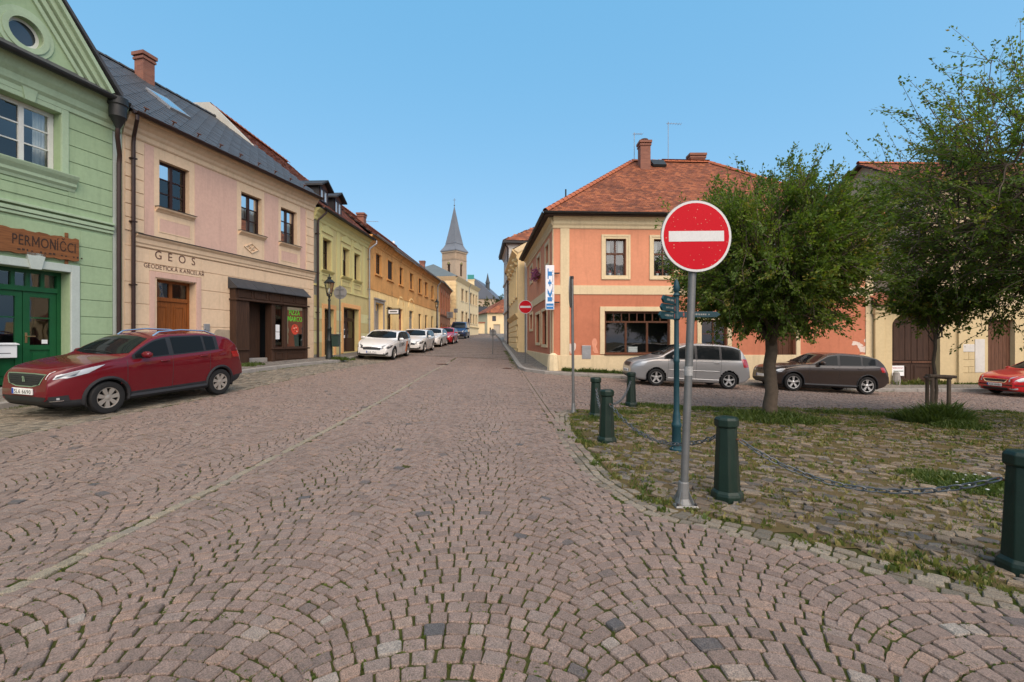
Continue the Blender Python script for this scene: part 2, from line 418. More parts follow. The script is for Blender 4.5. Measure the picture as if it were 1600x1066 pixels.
# island soil sheet (clipped to its outline)
def island_sheet():
    bm = bmesh.new(); xs = np.arange(.9, 22.01, .3); ys = np.arange(-2.7, 12.9, .3)
    b = MB(); idx = {}
    for i in range(len(xs) - 1):
        for j in range(len(ys) - 1):
            cx, cy = (xs[i] + xs[i + 1]) / 2, (ys[j] + ys[j + 1]) / 2
            if inpoly(np.array(cx), np.array(cy), ISL):
                q = []
                for a, c in ((i, j), (i + 1, j), (i + 1, j + 1), (i, j + 1)):
                    if (a, c) not in idx:
                        x, y = xs[a], ys[c]; e = float(dist_poly(np.array(x), np.array(y), ISL + ISL[:1]))
                        idx[(a, c)] = len(b.v); b.v.append((x, y, float(g(x, y)) - .010 + min(.008, e * .03) + .006 * math.sin(x * 2.1) * math.sin(y * 1.7)))
                    q.append(idx[(a, c)])
                b.f.append(tuple(q)); b.m.append(0)
    o = b.build('island_ground', M_SOIL, smooth=True); bm.free(); return o
island = tag(island_sheet(), kind='structure')

# ---- stones
def stones_from_quads(Q, gap, cv, n8, h_top=0.0, depth=.03, inset=.92, jit=.0034, zr=.0035):
    """Q (N,4,2) plan corners -> verts, counts, loops, per-face cv; n8 = rounded 8-corner outline"""
    N = len(Q); c = Q.mean(1, keepdims=True); d = Q - c; L = np.linalg.norm(d, axis=2, keepdims=True)
    P = c + d * np.clip(1 - gap * .72 / L, .3, 1) + rng.normal(0, jit, Q.shape)
    if n8:
        nx = np.roll(P, -1, 1); pv = np.roll(P, 1, 1); t = rng.uniform(.05, .15, (N, 4, 1)); t2 = rng.uniform(.05, .15, (N, 4, 1))
        O = np.stack([P + (pv - P) * t, P + (nx - P) * t2], 2).reshape(N, 8, 2)
        # bow the long sides a little
        O = O + rng.normal(0, jit * .4, O.shape)
    else: O = P
    k = O.shape[1]; ins = c + (O - c) * inset
    sl = rng.normal(0, .022, (N, 1, 2)); zo = rng.normal(0, zr, (N, 1)) + h_top
    def Z(A, dz): return g(A[..., 0], A[..., 1]) + zo + ((A - c) * sl).sum(-1) + dz
    base = np.concatenate([O, Z(O, -depth)[..., None]], -1); sh = np.concatenate([O, Z(O, -.008)[..., None]], -1)
    tp = np.concatenate([ins, Z(ins, 0)[..., None]], -1)
    V = np.concatenate([base, sh, tp], 1); nv = 3 * k
    loops = []; cnt = []
    for r in range(2):
        for j in range(k):
            a, b_ = r * k + j, r * k + (j + 1) % k; loops += [a, b_, b_ + k, a + k]; cnt.append(4)
    loops += [2 * k + j for j in range(k)]; cnt.append(k)
    lo = (np.arange(N)[:, None] * nv + np.array(loops)[None]).ravel(); ct = np.tile(cnt, N)
    return V.reshape(-1, 3), ct, lo, np.repeat(cv, len(cnt)), nv, loops, cnt
def orient(Q):
    a = (Q[:, 1, 0] - Q[:, 0, 0]) * (Q[:, 2, 1] - Q[:, 0, 1]) - (Q[:, 1, 1] - Q[:, 0, 1]) * (Q[:, 2, 0] - Q[:, 0, 0])
    Q[a < 0] = Q[a < 0][:, ::-1]; return Q
def lay(name, Q, cv, mat, mat_single, parent, gap, singles=0, near=6.5, single_name='cobblestone', **kw):
    Q = orient(np.asarray(Q, float)); cv = np.asarray(cv); c = Q.mean(1); pick = np.zeros(len(Q), bool)
    if singles:
        vis = (c[:, 1] > 2.0) & (np.abs(c[:, 0]) < 1.11 * c[:, 1]); o = np.argsort(np.where(vis, c[:, 1], 1e9))[:singles]
        pick[o[np.where(vis[o])[0]]] = True
    for sel, n8, nm in (((~pick) & (c[:, 1] < near), True, name), ((~pick) & (c[:, 1] >= near), False, name)):
        if sel.sum() == 0: continue
        V, ct, lo, at_, *_ = stones_from_quads(Q[sel], gap, cv[sel], n8, **kw)
        tag(fast_mesh(nm, V, ct, lo, mat, at_, False, parent), kind='stuff')
    if pick.any():
        V, ct, lo, at_, nv, l1, c1 = stones_from_quads(Q[pick], gap, cv[pick], True, **kw)
        cc = c[pick]
        for i in range(pick.sum()):
            v = V[i * nv:(i + 1) * nv].copy(); o3 = np.array([cc[i, 0], cc[i, 1], float(g(cc[i, 0], cc[i, 1]))])
            ob = fast_mesh(single_name, v - o3, c1, l1, mat_single, None, False, parent); ob.location = o3
def arcs(x0, x1, y0, y1, w=1.45, pitch=.108, ph=-.3, swap=False, flip=1):
    """segmental arcs: columns of width w along y (or x when swap)"""
    Rr = w / math.sqrt(2); out = []
    for k in range(int((x0 - ph) / w) - 1, int((x1 - ph) / w) + 2):
        xc = ph + k * w; off = random.uniform(0, pitch)
        for j in range(int(y0 / pitch) - 4, int(y1 / pitch) + 6):
            yb = j * pitch + off; arc = Rr * math.pi / 2; n = int(round(arc / .112)) + random.choice((-1, 0, 0, 1))
            e = np.linspace(-math.pi / 4, math.pi / 4, n + 1); st = (e[1] - e[0]); e = e + rng.uniform(-.17, .17, n + 1) * st + (st * .5 if j % 2 else 0) * .7
            e = np.clip(e, -math.pi / 4 - .02, math.pi / 4 + .02)
            e[0] = -math.pi / 4; e[-1] = math.pi / 4
            sx, cx_ = np.sin(e), np.cos(e); xl = xc + Rr * sx; yl = yb + Rr * (cx_ - 1) * flip
            t = pitch * cx_; xu = xl + sx * t * .9; yu = yl + cx_ * t * flip if flip > 0 else yl + cx_ * t
            if flip < 0: xu = xl - sx * t * .9
            q = np.stack([np.stack([xl[:-1], yl[:-1]], -1), np.stack([xl[1:], yl[1:]], -1), np.stack([xu[1:], yu[1:]], -1), np.stack([xu[:-1], yu[:-1]], -1)], 1)
            out.append(q)
    Q = np.concatenate(out)
    # drop slivers
    wd = np.linalg.norm(Q[:, 1] - Q[:, 0], axis=1); Q = Q[wd > .045]
    return Q[..., ::-1].copy() if swap else Q
def rows_along(pts, off, wdt, ln):
    """a single row of stones along a polyline, offset sideways"""
    P = [Vector(p) for p in pts]; d = [0]
    for a, b in zip(P[:-1], P[1:]): d.append(d[-1] + (b - a).length)
    def pt(s):
        s = max(0, min(s, d[-1] - 1e-6)); i = max(k for k in range(len(d) - 1) if d[k] <= s)
        t = (P[i + 1] - P[i]).normalized(); 
        a = max(0, s - .25); b = min(d[-1], s + .25)
        def raw(q):
            i2 = max(k for k in range(len(d) - 1) if d[k] <= min(q, d[-1] - 1e-6)); return P[i2] + (P[i2 + 1] - P[i2]).normalized() * (q - d[i2])
        t = (raw(b) - raw(a)).normalized(); return raw(s), Vector((t.y, -t.x))
    out = []; s = 0
    while s < d[-1] - ln:
        e = s + ln * random.uniform(.8, 1.2); p, n = pt(s); q, m = pt(e)
        out.append([tuple(p + n * (off - wdt / 2)), tuple(q + m * (off - wdt / 2)), tuple(q + m * (off + wdt / 2)), tuple(p + n * (off + wdt / 2))]); s = e
    return out
def xl_(y): return np.where(y < 21.4, -7.9 + .119 * (y - 7.1), -6.2 + .03 * (y - 21.4))
DROW = [(1.0, 6.6), (.95, 7.0), (.32, 22.9)]                 # straight double row at the side-street mouth
def xr_(y): return np.interp(y, [6.6, 7, 22.9, 30], [1.0, .95, .32, .05])
KL = [WL.P(a, 0, 1.5)[:2] for a in (-14, -4, 2, WL.s(490) - .05)] + [(-7.8, 22.4), (-7.85, 28), (-7.3, 50), (-7.7, 61)]
KR = [(-3.2, 85), (-.94, 45), (-.1, 30), (.2, 24), (.33, 21.6), (.6, 20.5), (1.4, 19.75), (3.2, 19.4), (6, 19.25), (12, 19.3), (30, 19.4)]
def kl_x(y): return np.interp(y, [p[1] for p in KL], [p[0] for p in KL])
def kr_y(x): return np.interp(x, [.33, .6, 1.4, 3.2, 6, 12, 30], [21.6, 20.5, 19.75, 19.4, 19.25, 19.3, 19.4])
ISLB = ISL[0:13]
LINE = [(-3.2, .4), (-3.2, 24)]
cvn = lambda n: np.clip(np.where(rng.random(n) < .018, rng.uniform(0, .08, n), rng.beta(2.2, 2.2, n) * .95 + .03), 0, 1)
# main road
Q = arcs(-13.5, 7, .2, 26.8); c = Q.mean(1); x, y = c[..., 0], c[..., 1]
inside = inpoly(x, y, ISL)
m = (x > xl_(y) + .10) & ~inside & (dist_poly(x, y, ISLB) > .30) & (np.abs(x + 3.2) > .05) & (x < np.where(y > 6.6, xr_(y) - .10, 99)) & (np.abs(x) < 1.25 * y + 2.5)
m &= (y < 26.8)
lay('road_cobbles', Q[m], cvn(m.sum()), M_STONE, M_STONE_O, road, .0105, singles=300)
# side street on the right: arcs running the other way
Q = arcs(9.5, 21.5, .3, 24, ph=10.2, swap=True, flip=1); c = Q.mean(1); x, y = c[..., 0], c[..., 1]
m = (x > xr_(y) + .12) & ~inpoly(x, y, ISL) & (y > 9.0) & (dist_poly(x, y, ISLB) > .3) & (y < np.where(x < .33, 21.6, kr_y(x)) - .03) & (x < 1.2 * y + 1)
lay('side_street_cobbles', Q[m], cvn(m.sum()), M_STONE, None, road, .013, near=0)
# parking lane in older greyer setts
A = np.array([[WL.u.x, WL.u.y]]); Q = []
for i in range(0, 180):
    for j in range(0, 34):
        y0 = 2.0 + i * .14; x0 = -16 + j * .13 + .119 * (y0 - 7.1) + (i % 2) * .06 + 7.0 * 0
        x0 += 5.0
        Q.append([(x0, y0), (x0 + .13, y0 + .015), (x0 + .145, y0 + .155), (x0 + .015, y0 + .14)])
Q = np.array(Q); c = Q.mean(1); x, y = c[..., 0], c[..., 1]
m = (x < xl_(y) - .06) & (x > kl_x(y) + .02)
lay('parking_lane_setts', Q[m], rng.random(m.sum()), M_GREY, None, road, .016, near=0)
rowb = rows_along([(float(xl_(np.array(q))), q) for q in np.linspace(1.5, 26.5, 12)], 0, .13, .17)
lay('lane_edge_setts', np.array(rowb), rng.random(len(rowb)), M_GREY, None, road, .014, near=0)
# pale centre row, straight double row, pale border rows of the island
rw = rows_along(LINE, 0, .10, .19); lay('pale_line_setts', np.array(rw), rng.random(len(rw)), M_LIGHT, None, road, .009, near=99, h_top=.005)
rw = rows_along(DROW, -.03, .11, .14) + rows_along(DROW, .09, .11, .14); lay('straight_row_setts', np.array(rw), cvn(len(rw)), M_STONE, None, road, .013, near=12)
rw = sum([rows_along(ISLB, o, .105, .13) for o in (-.05, -.16, -.265)], []) if False else sum([rows_along(ISLB, o, .105, .13) for o in (.05, .16, .265)], [])
rw = np.array(rw); cc = rw.mean(1); ins = inpoly(cc[:, 0], cc[:, 1], ISL)
if ins.mean() > .5:
    rw = np.array(sum([rows_along(ISLB, -o, .105, .13) for o in (.05, .16, .265)], []))
lay('island_border_setts', rw, rng.random(len(rw)), M_GREY, None, road, .014, near=8)
# rubble paving of the island
def rubble():
    out = []; u = Vector((.80, -.60)); v = Vector((.60, .80)); b = -10.0
    while b < 22:
        hgt = random.uniform(.06, .115); a = -12 + random.uniform(0, .3)
        while a < 24:
            ln = random.uniform(.07, .20)
            wv = .10 * math.sin(a * .9 + b) + .05 * math.sin(a * 2.3)
            p = u * a + v * (b + wv)
            if random.random() > .05 and p.y < 13.5 and p.x < 17 and p.x > .8 and p.y > .5:
                q = [p, p + u * ln, p + u * ln + v * hgt, p + v * hgt]
                out.append([(k.x + random.gauss(0, .014), k.y + random.gauss(0, .014)) for k in q])
            a += ln
        b += hgt
    return np.array(out)
Q = rubble(); c = Q.mean(1); x, y = c[..., 0], c[..., 1]
m = inpoly(x, y, ISL) & (dist_poly(x, y, ISL + ISL[:1]) > .10) & (x < 1.2 * y + 1.5) & (rng.random(len(x)) < np.interp(y, [4, 6, 8, 11], [.95, .66, .4, .25]))
lay('rubble_stones', Q[m], rng.random(m.sum()), M_RUB, M_RUB_O, island, .017, singles=300, near=14, single_name='paving_stone', h_top=.012, jit=.014, zr=.006, inset=.84)

# ---- pavements and kerbs
wallL = [WL.P(a, 0, -.3)[:2] for a in (-14, -4, 2, WL.s(490) - .05)] + [(-9.3, 22.4), (-9.2, 28), (-8.5, 50), (-8.9, 61)]
pavL = tag(seg_strip('pavement', KL, wallL, .115, M_PAVE), kind='structure')
inR = [(.5, 85), (2.5, 45), (3.2, 30), (4, 27), (4.2, 25), (4.3, 24), (4.6, 23), (5, 22.6), (6.5, 22.4), (12, 22.2), (34, 22)]
pavR = tag(seg_strip('pavement', KR, inR, .115, M_PAVE), kind='structure')
def kerbs(poly, parent, side, wdt=.2):
    P = [Vector(p) for p in poly]; pts = []
    for a, b in zip(P[:-1], P[1:]):
        n = max(1, int((b - a).length / .95)); pts += [a + (b - a) * (k / n) for k in range(n)]
    pts.append(P[-1])
    for a, b in zip(pts[:-1], pts[1:]):
        t = (b - a).normalized(); n = Vector((t.y, -t.x)) * side; a2 = a + t * .006; b2 = b - t * .006
        za, zb = float(g(*a2)), float(g(*b2)); dz = random.uniform(-.004, .004)
        q = [a2 + n * .02, b2 + n * .02, b2 - n * wdt, a2 - n * wdt]; zz = [za, zb, zb, za]
        bt = [(p.x, p.y, z - .1) for p, z in zip(q, zz)]; tp = [(p.x, p.y, z + .124 + dz) for p, z in zip(q, zz)]
        MB().hexa(bt + tp).build('kerb_stone', M_KERB, parent, bevel=.014)
kerbs([p for p in KL if p[1] > 1], pavL, 1); kerbs(KR[1:], pavR, 1)
# ================================================================ BUILDING KIT
def wall_face(b, fr, s0, s1, z0, z1, ops, rec=.26):
    """front face with rectangular openings (a0,a1,zb,zt[,rec]) and their reveals"""
    ss = sorted({s0, s1, *[o[0] for o in ops], *[o[1] for o in ops]}); zs = sorted({z0, z1, *[o[2] for o in ops], *[o[3] for o in ops]})
    ss = [q for q in ss if s0 <= q <= s1]; zs = [q for q in zs if z0 <= q <= z1]
    for a, c in zip(ss[:-1], ss[1:]):
        for p, q in zip(zs[:-1], zs[1:]):
            ma, mz = (a + c) / 2, (p + q) / 2
            if any(o[0] < ma < o[1] and o[2] < mz < o[3] for o in ops): continue
            b.quad(fr.P(a, p), fr.P(c, p), fr.P(c, q), fr.P(a, q))
    for o in ops:
        a0, a1, p, q = o[:4]; r = -(o[4] if len(o) > 4 else rec)
        b.quad(fr.P(a0, p), fr.P(a0, q), fr.P(a0, q, r), fr.P(a0, p, r)); b.quad(fr.P(a1, p), fr.P(a1, q), fr.P(a1, q, r), fr.P(a1, p, r))
        b.quad(fr.P(a0, q), fr.P(a1, q), fr.P(a1, q, r), fr.P(a0, q, r)); b.quad(fr.P(a0, p), fr.P(a1, p), fr.P(a1, p, r), fr.P(a0, p, r))
def shell(b, fr, s0, s1, z0, z1, D):
    b.quad(fr.P(s0, z0), fr.P(s0, z0, -D), fr.P(s0, z1, -D), fr.P(s0, z1)); b.quad(fr.P(s1, z0), fr.P(s1, z0, -D), fr.P(s1, z1, -D), fr.P(s1, z1))
    b.quad(fr.P(s0, z0, -D), fr.P(s1, z0, -D), fr.P(s1, z1, -D), fr.P(s0, z1, -D))
def ring(b, fr, a0, a1, z0, z1, wd, d0, d1, bottom=True):
    b.fbox(fr, a0, a0 + wd, z0, z1, d0, d1); b.fbox(fr, a1 - wd, a1, z0, z1, d0, d1)
    b.fbox(fr, a0 + wd, a1 - wd, z1 - wd, z1, d0, d1)
    if bottom: b.fbox(fr, a0 + wd, a1 - wd, z0, z0 + wd, d0, d1)
def window(par, fr, a0, a1, z0, z1, mat, rec=.2, cols=2, rows=(.34, .33, .33), fw=.06, mw=.028, mull=.07, curtain=None, room=True, gmat=None, name='window'):
    if a1 < a0: a0, a1 = a1, a0
    b = MB(); e = .006; ring(b, fr, a0 + e, a1 - e, z0 + e, z1 - e, fw, -rec - .07, -rec)
    ia0, ia1, iz0, iz1 = a0 + fw, a1 - fw, z0 + fw, z1 - fw; cw = (ia1 - ia0) / cols
    for k in range(1, cols):
        x = ia0 + cw * k; b.fbox(fr, x - mull / 2, x + mull / 2, iz0, iz1, -rec - .06, -rec + .008)
    acc = 0; zs = [iz0]
    for i, r_ in enumerate(rows):
        acc += r_; zz = iz0 + (iz1 - iz0) * acc; zs.append(zz)
        if i < len(rows) - 1:
            for k in range(cols):
                b.fbox(fr, ia0 + cw * k + (mull / 2 if k else 0), ia0 + cw * (k + 1) - (mull / 2 if k < cols - 1 else 0), zz - mw / 2, zz + mw / 2, -rec - .05, -rec - .004)
    o = b.build(name, mat, par)
    for i in range(len(rows)):
        for k in range(cols):
            MB().quad(fr.P(ia0 + cw * k + .004, zs[i] + .002, -rec - .032), fr.P(ia0 + cw * (k + 1) - .004, zs[i] + .002, -rec - .032), fr.P(ia0 + cw * (k + 1) - .004, zs[i + 1] - .002, -rec - .032), fr.P(ia0 + cw * k + .004, zs[i + 1] - .002, -rec - .032)).build('pane', gmat or M_GLASS, o)
    if room:
        q = MB(); r = -rec - .075; D = -rec - .55
        q.quad(fr.P(a0 - .3, z0 - .2, D), fr.P(a1 + .3, z0 - .2, D), fr.P(a1 + .3, z1 + .2, D), fr.P(a0 - .3, z1 + .2, D))
        for s_ in (a0 - .02, a1 + .02): q.quad(fr.P(s_, z0, r), fr.P(s_, z1, r), fr.P(s_, z1 + .2, D), fr.P(s_, z0 - .2, D))
        q.quad(fr.P(a0, z1, r), fr.P(a1, z1, r), fr.P(a1 + .3, z1 + .2, D), fr.P(a0 - .3, z1 + .2, D)); q.quad(fr.P(a0, z0, r), fr.P(a1, z0, r), fr.P(a1 + .3, z0 - .2, D), fr.P(a0 - .3, z0 - .2, D))
        q.build('room_recess', M_DARK, o)
    if curtain:
        q = MB(); n = 14
        for (c0, c1, h0) in curtain:
            A0, A1 = a0 + (a1 - a0) * c0, a0 + (a1 - a0) * c1; zb = z0 + (z1 - z0) * h0
            v = []
            for k in range(n + 1):
                s_ = A0 + (A1 - A0) * k / n; d = -rec - .17 - .02 * math.sin(k * 2.4); v += [fr.P(s_, zb, d), fr.P(s_, z1, d)]
            q.add(v, [(2 * k, 2 * k + 2, 2 * k + 3, 2 * k + 1) for k in range(n)])
        q.build('curtain', M_CURT, o, smooth=True)
    return o
def cornice(par, fr, s0, s1, z, prof, mat, name='cornice'):
    """prof: (d,z) steps relative to the wall and z"""
    b = MB(); b.prism(fr, s0, s1, [(-.02, z + prof[0][1])] + [(d, z + q) for d, q in prof] + [(-.02, z + prof[-1][1])]); return b.build(name, mat, par)
def gutter(par, fr, s0, s1, z, d, r=.085, mat=None):
    n = 8; pr = [(d + r * math.cos(math.pi + math.pi * k / n), z + r * math.sin(math.pi + math.pi * k / n)) for k in range(n + 1)]
    pr += [(d + .8 * r * math.cos(math.pi * 2 - math.pi * k / n), z + .8 * r * math.sin(math.pi * 2 - math.pi * k / n)) for k in range(n + 1)]
    b = MB(); v = [fr.P(s0, q, e) for e, q in pr] + [fr.P(s1, q, e) for e, q in pr]; k = len(pr)
    b.add(v, [((i + 1) % k, i, i + k, (i + 1) % k + k) for i in range(k)]); return b.build('gutter', mat or M_PIPE, par, smooth=True)
def downpipe(par, fr, s, ztop, zbot, d_e, mat, r=.05, s_top=None, d=.11):
    st = s if s_top is None else s_top
    pts = [fr.P(st, ztop, d_e), fr.P(st, ztop - .18, d_e), fr.P(s, ztop - .55, d + .02), fr.P(s, ztop - .75, d), fr.P(s, zbot, d)]
    b = MB(); b.tube(pts, r, 10)
    z = ztop - 1.2
    while z > zbot + .3:
        b.fbox(fr, s - r - .02, s + r + .02, z, z + .035, 0, d + r + .008); z -= 1.8
    return b.build('downpipe', mat, par, smooth=True)
def tile_field(name, P0, U, V, poly, tw, th, mat, parent, lift=.022, diamond=False, singles=False, sname='roof_tile', jit=.006):
    """overlapping flat tiles over polygon (u,v) of a roof plane"""
    P0, U, V = Vector(P0), Vector(U).normalized(), Vector(V).normalized(); N = U.cross(V)
    if N.z < 0: N = -N
    us = [p[0] for p in poly]; vs = [p[1] for p in poly]; Qs = []
    j = 0; v = min(vs)
    while v < max(vs):
        u = min(us) - tw * (.5 if j % 2 else 0)
        while u < max(us) + tw:
            if inpoly(np.array(u + tw / 2), np.array(v + th / 2), poly): Qs.append((u, v))
            u += tw
        v += th; j += 1
    off = world_off(parent) if parent else Vector((0, 0, 0)); verts = []; loops = []; cnt = []; cv = []
    for (u, v) in Qs:
        l = lift * random.uniform(.8, 1.25); a = random.gauss(0, jit)
        if diamond:
            pl = [(u + tw / 2, v - th * .62, l), (u + tw * 1.0, v + th * .5, l * .75), (u + tw / 2, v + th * 1.62, .004), (u, v + th * .5, l * .75)]
        else:
            pl = [(u + .004, v - th * .15 + a, l), (u + tw - .004, v - th * .15 + a, l), (u + tw - .004, v + th * 1.02, .006), (u + .004, v + th * 1.02, .006)]
        top = [P0 + U * p[0] + V * p[1] + N * p[2] - off for p in pl]; bot = [P0 + U * p[0] + V * p[1] + N * (-.004) - off for p in pl]
        vv = [tuple(p) for p in top + bot]; ff = [(0, 1, 2, 3), (1, 0, 4, 5), (2, 1, 5, 6), (0, 3, 7, 4)]
        if singles:
            c = sum((Vector(p) for p in vv[:4]), Vector()) / 4; b = MB(); b.add([tuple(Vector(p) - c) for p in vv], ff)
            ob = b.build(sname, mat, parent, local=True); ob.location = c; continue
        k = len(verts); verts += vv
        for f in ff: loops += [i + k for i in f]; cnt.append(4)
        cv += [random.random()] * 4
    if singles: return
    o = fast_mesh(name, verts, cnt, loops, mat, cv, False, parent); tag(o, kind='stuff'); return o
def ridge_tiles(par, A, B, r, ln, mat, name='ridge_tile'):
    A, B = Vector(A), Vector(B); n = max(1, int((B - A).length / ln)); t = (B - A) / n; off = world_off(par)
    b = MB(); k = 6; T = t.normalized(); S = T.cross(Vector((0, 0, 1))).normalized(); Nn = S.cross(T)
    v = []
    for q, rr in ((0, r * 1.12), (1.04, r * .95)):
        for i in range(k + 1):
            a = math.pi * i / k; v.append(t * q + S * (math.cos(a) * rr) + Nn * (math.sin(a) * rr - r * .3))
    b.add([tuple(p) for p in v], [(i, i + 1, i + k + 2, i + k + 1) for i in range(k)])
    o = b.build(name, mat, par, local=True, smooth=True); o.location = A - off
    for i in range(1, n):
        c = o.copy(); COL.objects.link(c); c.location = A + t * i - off
def tile_mat(name, stops):
    m = bpy.data.materials.new(name); t, b = nt(m); f = node(t, 'Attribute', attribute_name='cv').outputs['Fac']
    c = ramp(t, f, stops); n1 = noise(t, .7, 6, .6); n2 = noise(t, 14, 4, .6)
    c = mixc(t, ramp(t, n1, [(.45, 0.0), (.7, .55)]), c, tuple(x * .5 for x in stops[0][1])); c = mixc(t, ramp(t, n2, [(.5, 0.0), (.8, .4)]), c, (.06, .04, .03))
    t.links.new(c, b.inputs['Base Color']); b.inputs['Roughness'].default_value = .8; b.inputs['Specular IOR Level'].default_value = .3; bump(t, b, n2, .3, .01); return m
M_TILE = tile_mat('red_clay_tile', [(0, (.15, .052, .028)), (.5, (.255, .082, .038)), (1, (.35, .12, .05))])
M_TILE2 = tile_mat('old_brown_red_tile', [(0, (.13, .05, .034)), (.5, (.21, .072, .042)), (1, (.28, .10, .055))])
M_RIDGE = rough('red_ridge_tile', (.36, .11, .05), .8, .3, 4, 30, .3)
M_SLATE = rough('slate_shingle', (.060, .060, .063), .55, .35, 5, 30, .4, streak=.1)
M_ROOFBASE = plain('roof_underlay', (.05, .03, .025), .9)
def gable_roof(par, fr, s0, s1, ze, de, zr, dr, db, mat_t, tw=.2, th=.17, name='roof', zb=None, tiles=True):
    """ridge along the street: eave at outward de, ridge at outward -dr, back eave at -db"""
    b = MB(); zb = ze if zb is None else zb
    b.prism(fr, s0, s1, [(de, ze), (-dr, zr), (-db, zb), (-db, zb - .12), (-dr, zr - .16), (de, ze - .10)])
    o = b.build(name, M_ROOFBASE, par)
    if tiles:
        P0 = Vector(fr.P(s0, ze + .004, de)); U = Vector(fr.P(s1, ze, de)) - Vector(fr.P(s0, ze, de)); Vv = Vector(fr.P(s0, zr, -dr)) - Vector(fr.P(s0, ze, de))
        tile_field('roof_tiles', P0, U, Vv, [(0, 0), (U.length, 0), (U.length, Vv.length), (0, Vv.length)], tw, th, mat_t, o)
        P0 = Vector(fr.P(s0, zb + .004, -db)); Vv = Vector(fr.P(s0, zr, -dr)) - Vector(fr.P(s0, zb, -db))
        tile_field('roof_tiles', P0, U, Vv, [(0, 0), (U.length, 0), (U.length, Vv.length), (0, Vv.length)], .5, .5, mat_t, o)
    return o
def chimney(par, x, y, z0, z1, wx, wy, mat=None, cap=True, rot=0):
    b = MB(); M = Matrix.Rotation(rot, 3, 'Z')
    def bx(hx, hy, a, c):
        p = [Vector((sx * hx, sy * hy, zz)) for zz in (a, c) for sx, sy in ((-1, -1), (1, -1), (1, 1), (-1, 1))]; p = [M @ q + Vector((x, y, 0)) for q in p]; b.hexa([tuple(q) for q in p])
    bx(wx / 2, wy / 2, z0, z1 - .28); bx(wx / 2 + .04, wy / 2 + .04, z1 - .279, z1 - .19); bx(wx / 2 + .005, wy / 2 + .005, z1 - .189, z1 - .13); bx(wx / 2 + .07, wy / 2 + .07, z1 - .129, z1)
    return b.build('chimney', mat or M_BRICKS, par)
def brick_mat(name, c1, c2, mortar, scale=4.0):
    m = bpy.data.materials.new(name); t, b = nt(m)
    co = t.nodes.new('ShaderNodeTexCoord').outputs['Object']; sp = t.nodes.new('ShaderNodeSeparateXYZ'); t.links.new(co, sp.inputs[0])
    ad = node(t, 'Math', operation='ADD'); t.links.new(sp.outputs[0], ad.inputs[0]); t.links.new(sp.outputs[1], ad.inputs[1])
    cb = t.nodes.new('ShaderNodeCombineXYZ'); t.links.new(ad.outputs[0], cb.inputs[0]); t.links.new(sp.outputs[2], cb.inputs[1])
    br = node(t, 'TexBrick', i_Scale=scale); br.inputs['Color1'].default_value = (*c1, 1); br.inputs['Color2'].default_value = (*c2, 1); br.inputs['Mortar'].default_value = (*mortar, 1)
    br.inputs['Mortar Size'].default_value = .012; br.inputs['Brick Width'].default_value = 1.0; br.inputs['Row Height'].default_value = .3
    t.links.new(cb.outputs[0], br.inputs['Vector'])
    n1 = noise(t, 6, 5, .6); c = mixc(t, .5, br.outputs['Color'], mixc(t, n1, tuple(x * .5 for x in c1), tuple(min(1, x * 1.5) for x in c2)))
    t.links.new(c, b.inputs['Base Color']); b.inputs['Roughness'].default_value = .9; bump(t, b, br.outputs['Fac'], -.5, .01); return m
M_BRICKS = brick_mat('brick_courses', srgb(146, 98, 78), srgb(112, 72, 60), srgb(140, 124, 110))
def courses(par, fr, spans, zs, mat, t=.022, gapz=.016, name='stucco_course'):
    """rusticated stucco: one slab per course, split where openings interrupt"""
    for z0, z1 in zip(zs[:-1], zs[1:]):
        for (a0, a1, b0, b1) in spans:
            if z1 <= b0 + .02 or z0 >= b1 - .02: continue
            p, q = max(z0, b0) + gapz / 2, min(z1, b1) - gapz / 2
            MB().fbox(fr, a0, a1, p, q, -.01, t).build(name, mat, par, bevel=.008)
def yagi(par, base, h, ln, ang, mat, tilt=0):
    b = MB(); x, y, z = base; b.tube([(x, y, z), (x, y, z + h)], .018, 6)
    c, s_ = math.cos(ang), math.sin(ang); zz = z + h - .1
    b.tube([(x - c * .1, y - s_ * .1, zz), (x + c * ln, y + s_ * ln, zz + tilt)], .014, 5)
    for k in range(6):
        t = k / 5 * ln; b.tube([(x + c * t + s_ * .14, y + s_ * t - c * .14, zz + tilt * k / 5), (x + c * t - s_ * .14, y + s_ * t + c * .14, zz + tilt * k / 5)], .008, 4)
    return b.build('aerial', mat, par)

# ================================================================ GREEN HOUSE
M_GREENW = rough('green_plaster', srgb(150, 172, 136), .9, .08, 1.2, 45, .25, streak=.28)
M_GREENT = rough('pale_green_trim', srgb(160, 180, 150), .9, .07, 2, 45, .2, streak=.25)
M_GREYTRIM = rough('grey_green_stone', srgb(176, 186, 178), .85, .08, 3, 60, .2, streak=.15)
M_GDOOR = rough('green_door_paint', (.010, .085, .030), .35, .2, 4, 40, .1, streak=.1)
M_WFRAME = rough('white_window_paint', (.62, .62, .58), .5, .06, 5, 40, .1, streak=.1)
M_BOARD = wood('sign_board_wood', (.19, .075, .025), .6, (.6, .6, 9), .3)
M_BURN = plain('burnt_lettering', (.03, .013, .006), .8)
M_BRASS = plain('brass', (.55, .36, .18), .3, 1)
fr = WL; sE = fr.s(190.5)                                  # party line to the office house
s0g = -13.5; zg = fr.gz(-3) + .1
EG = fr.z(150, 137, .45)
gh = thing('green_house', 'pale green house with pediment, round gable window and green shop door', 'house', fr.P(-5, fr.gz(-5), 0))
wa0, wa1 = fr.s(-14), fr.s(94); wz0, wz1 = fr.z(0, 243), fr.z(0, 140)
da0, da1 = fr.s(-26), fr.s(109); dz1 = fr.z(0, 413); dz0 = fr.gz(-1, .3) + .16
wl0, wl1 = wa0 - 3.6, wa1 - 3.6                            # the next window along, out of frame
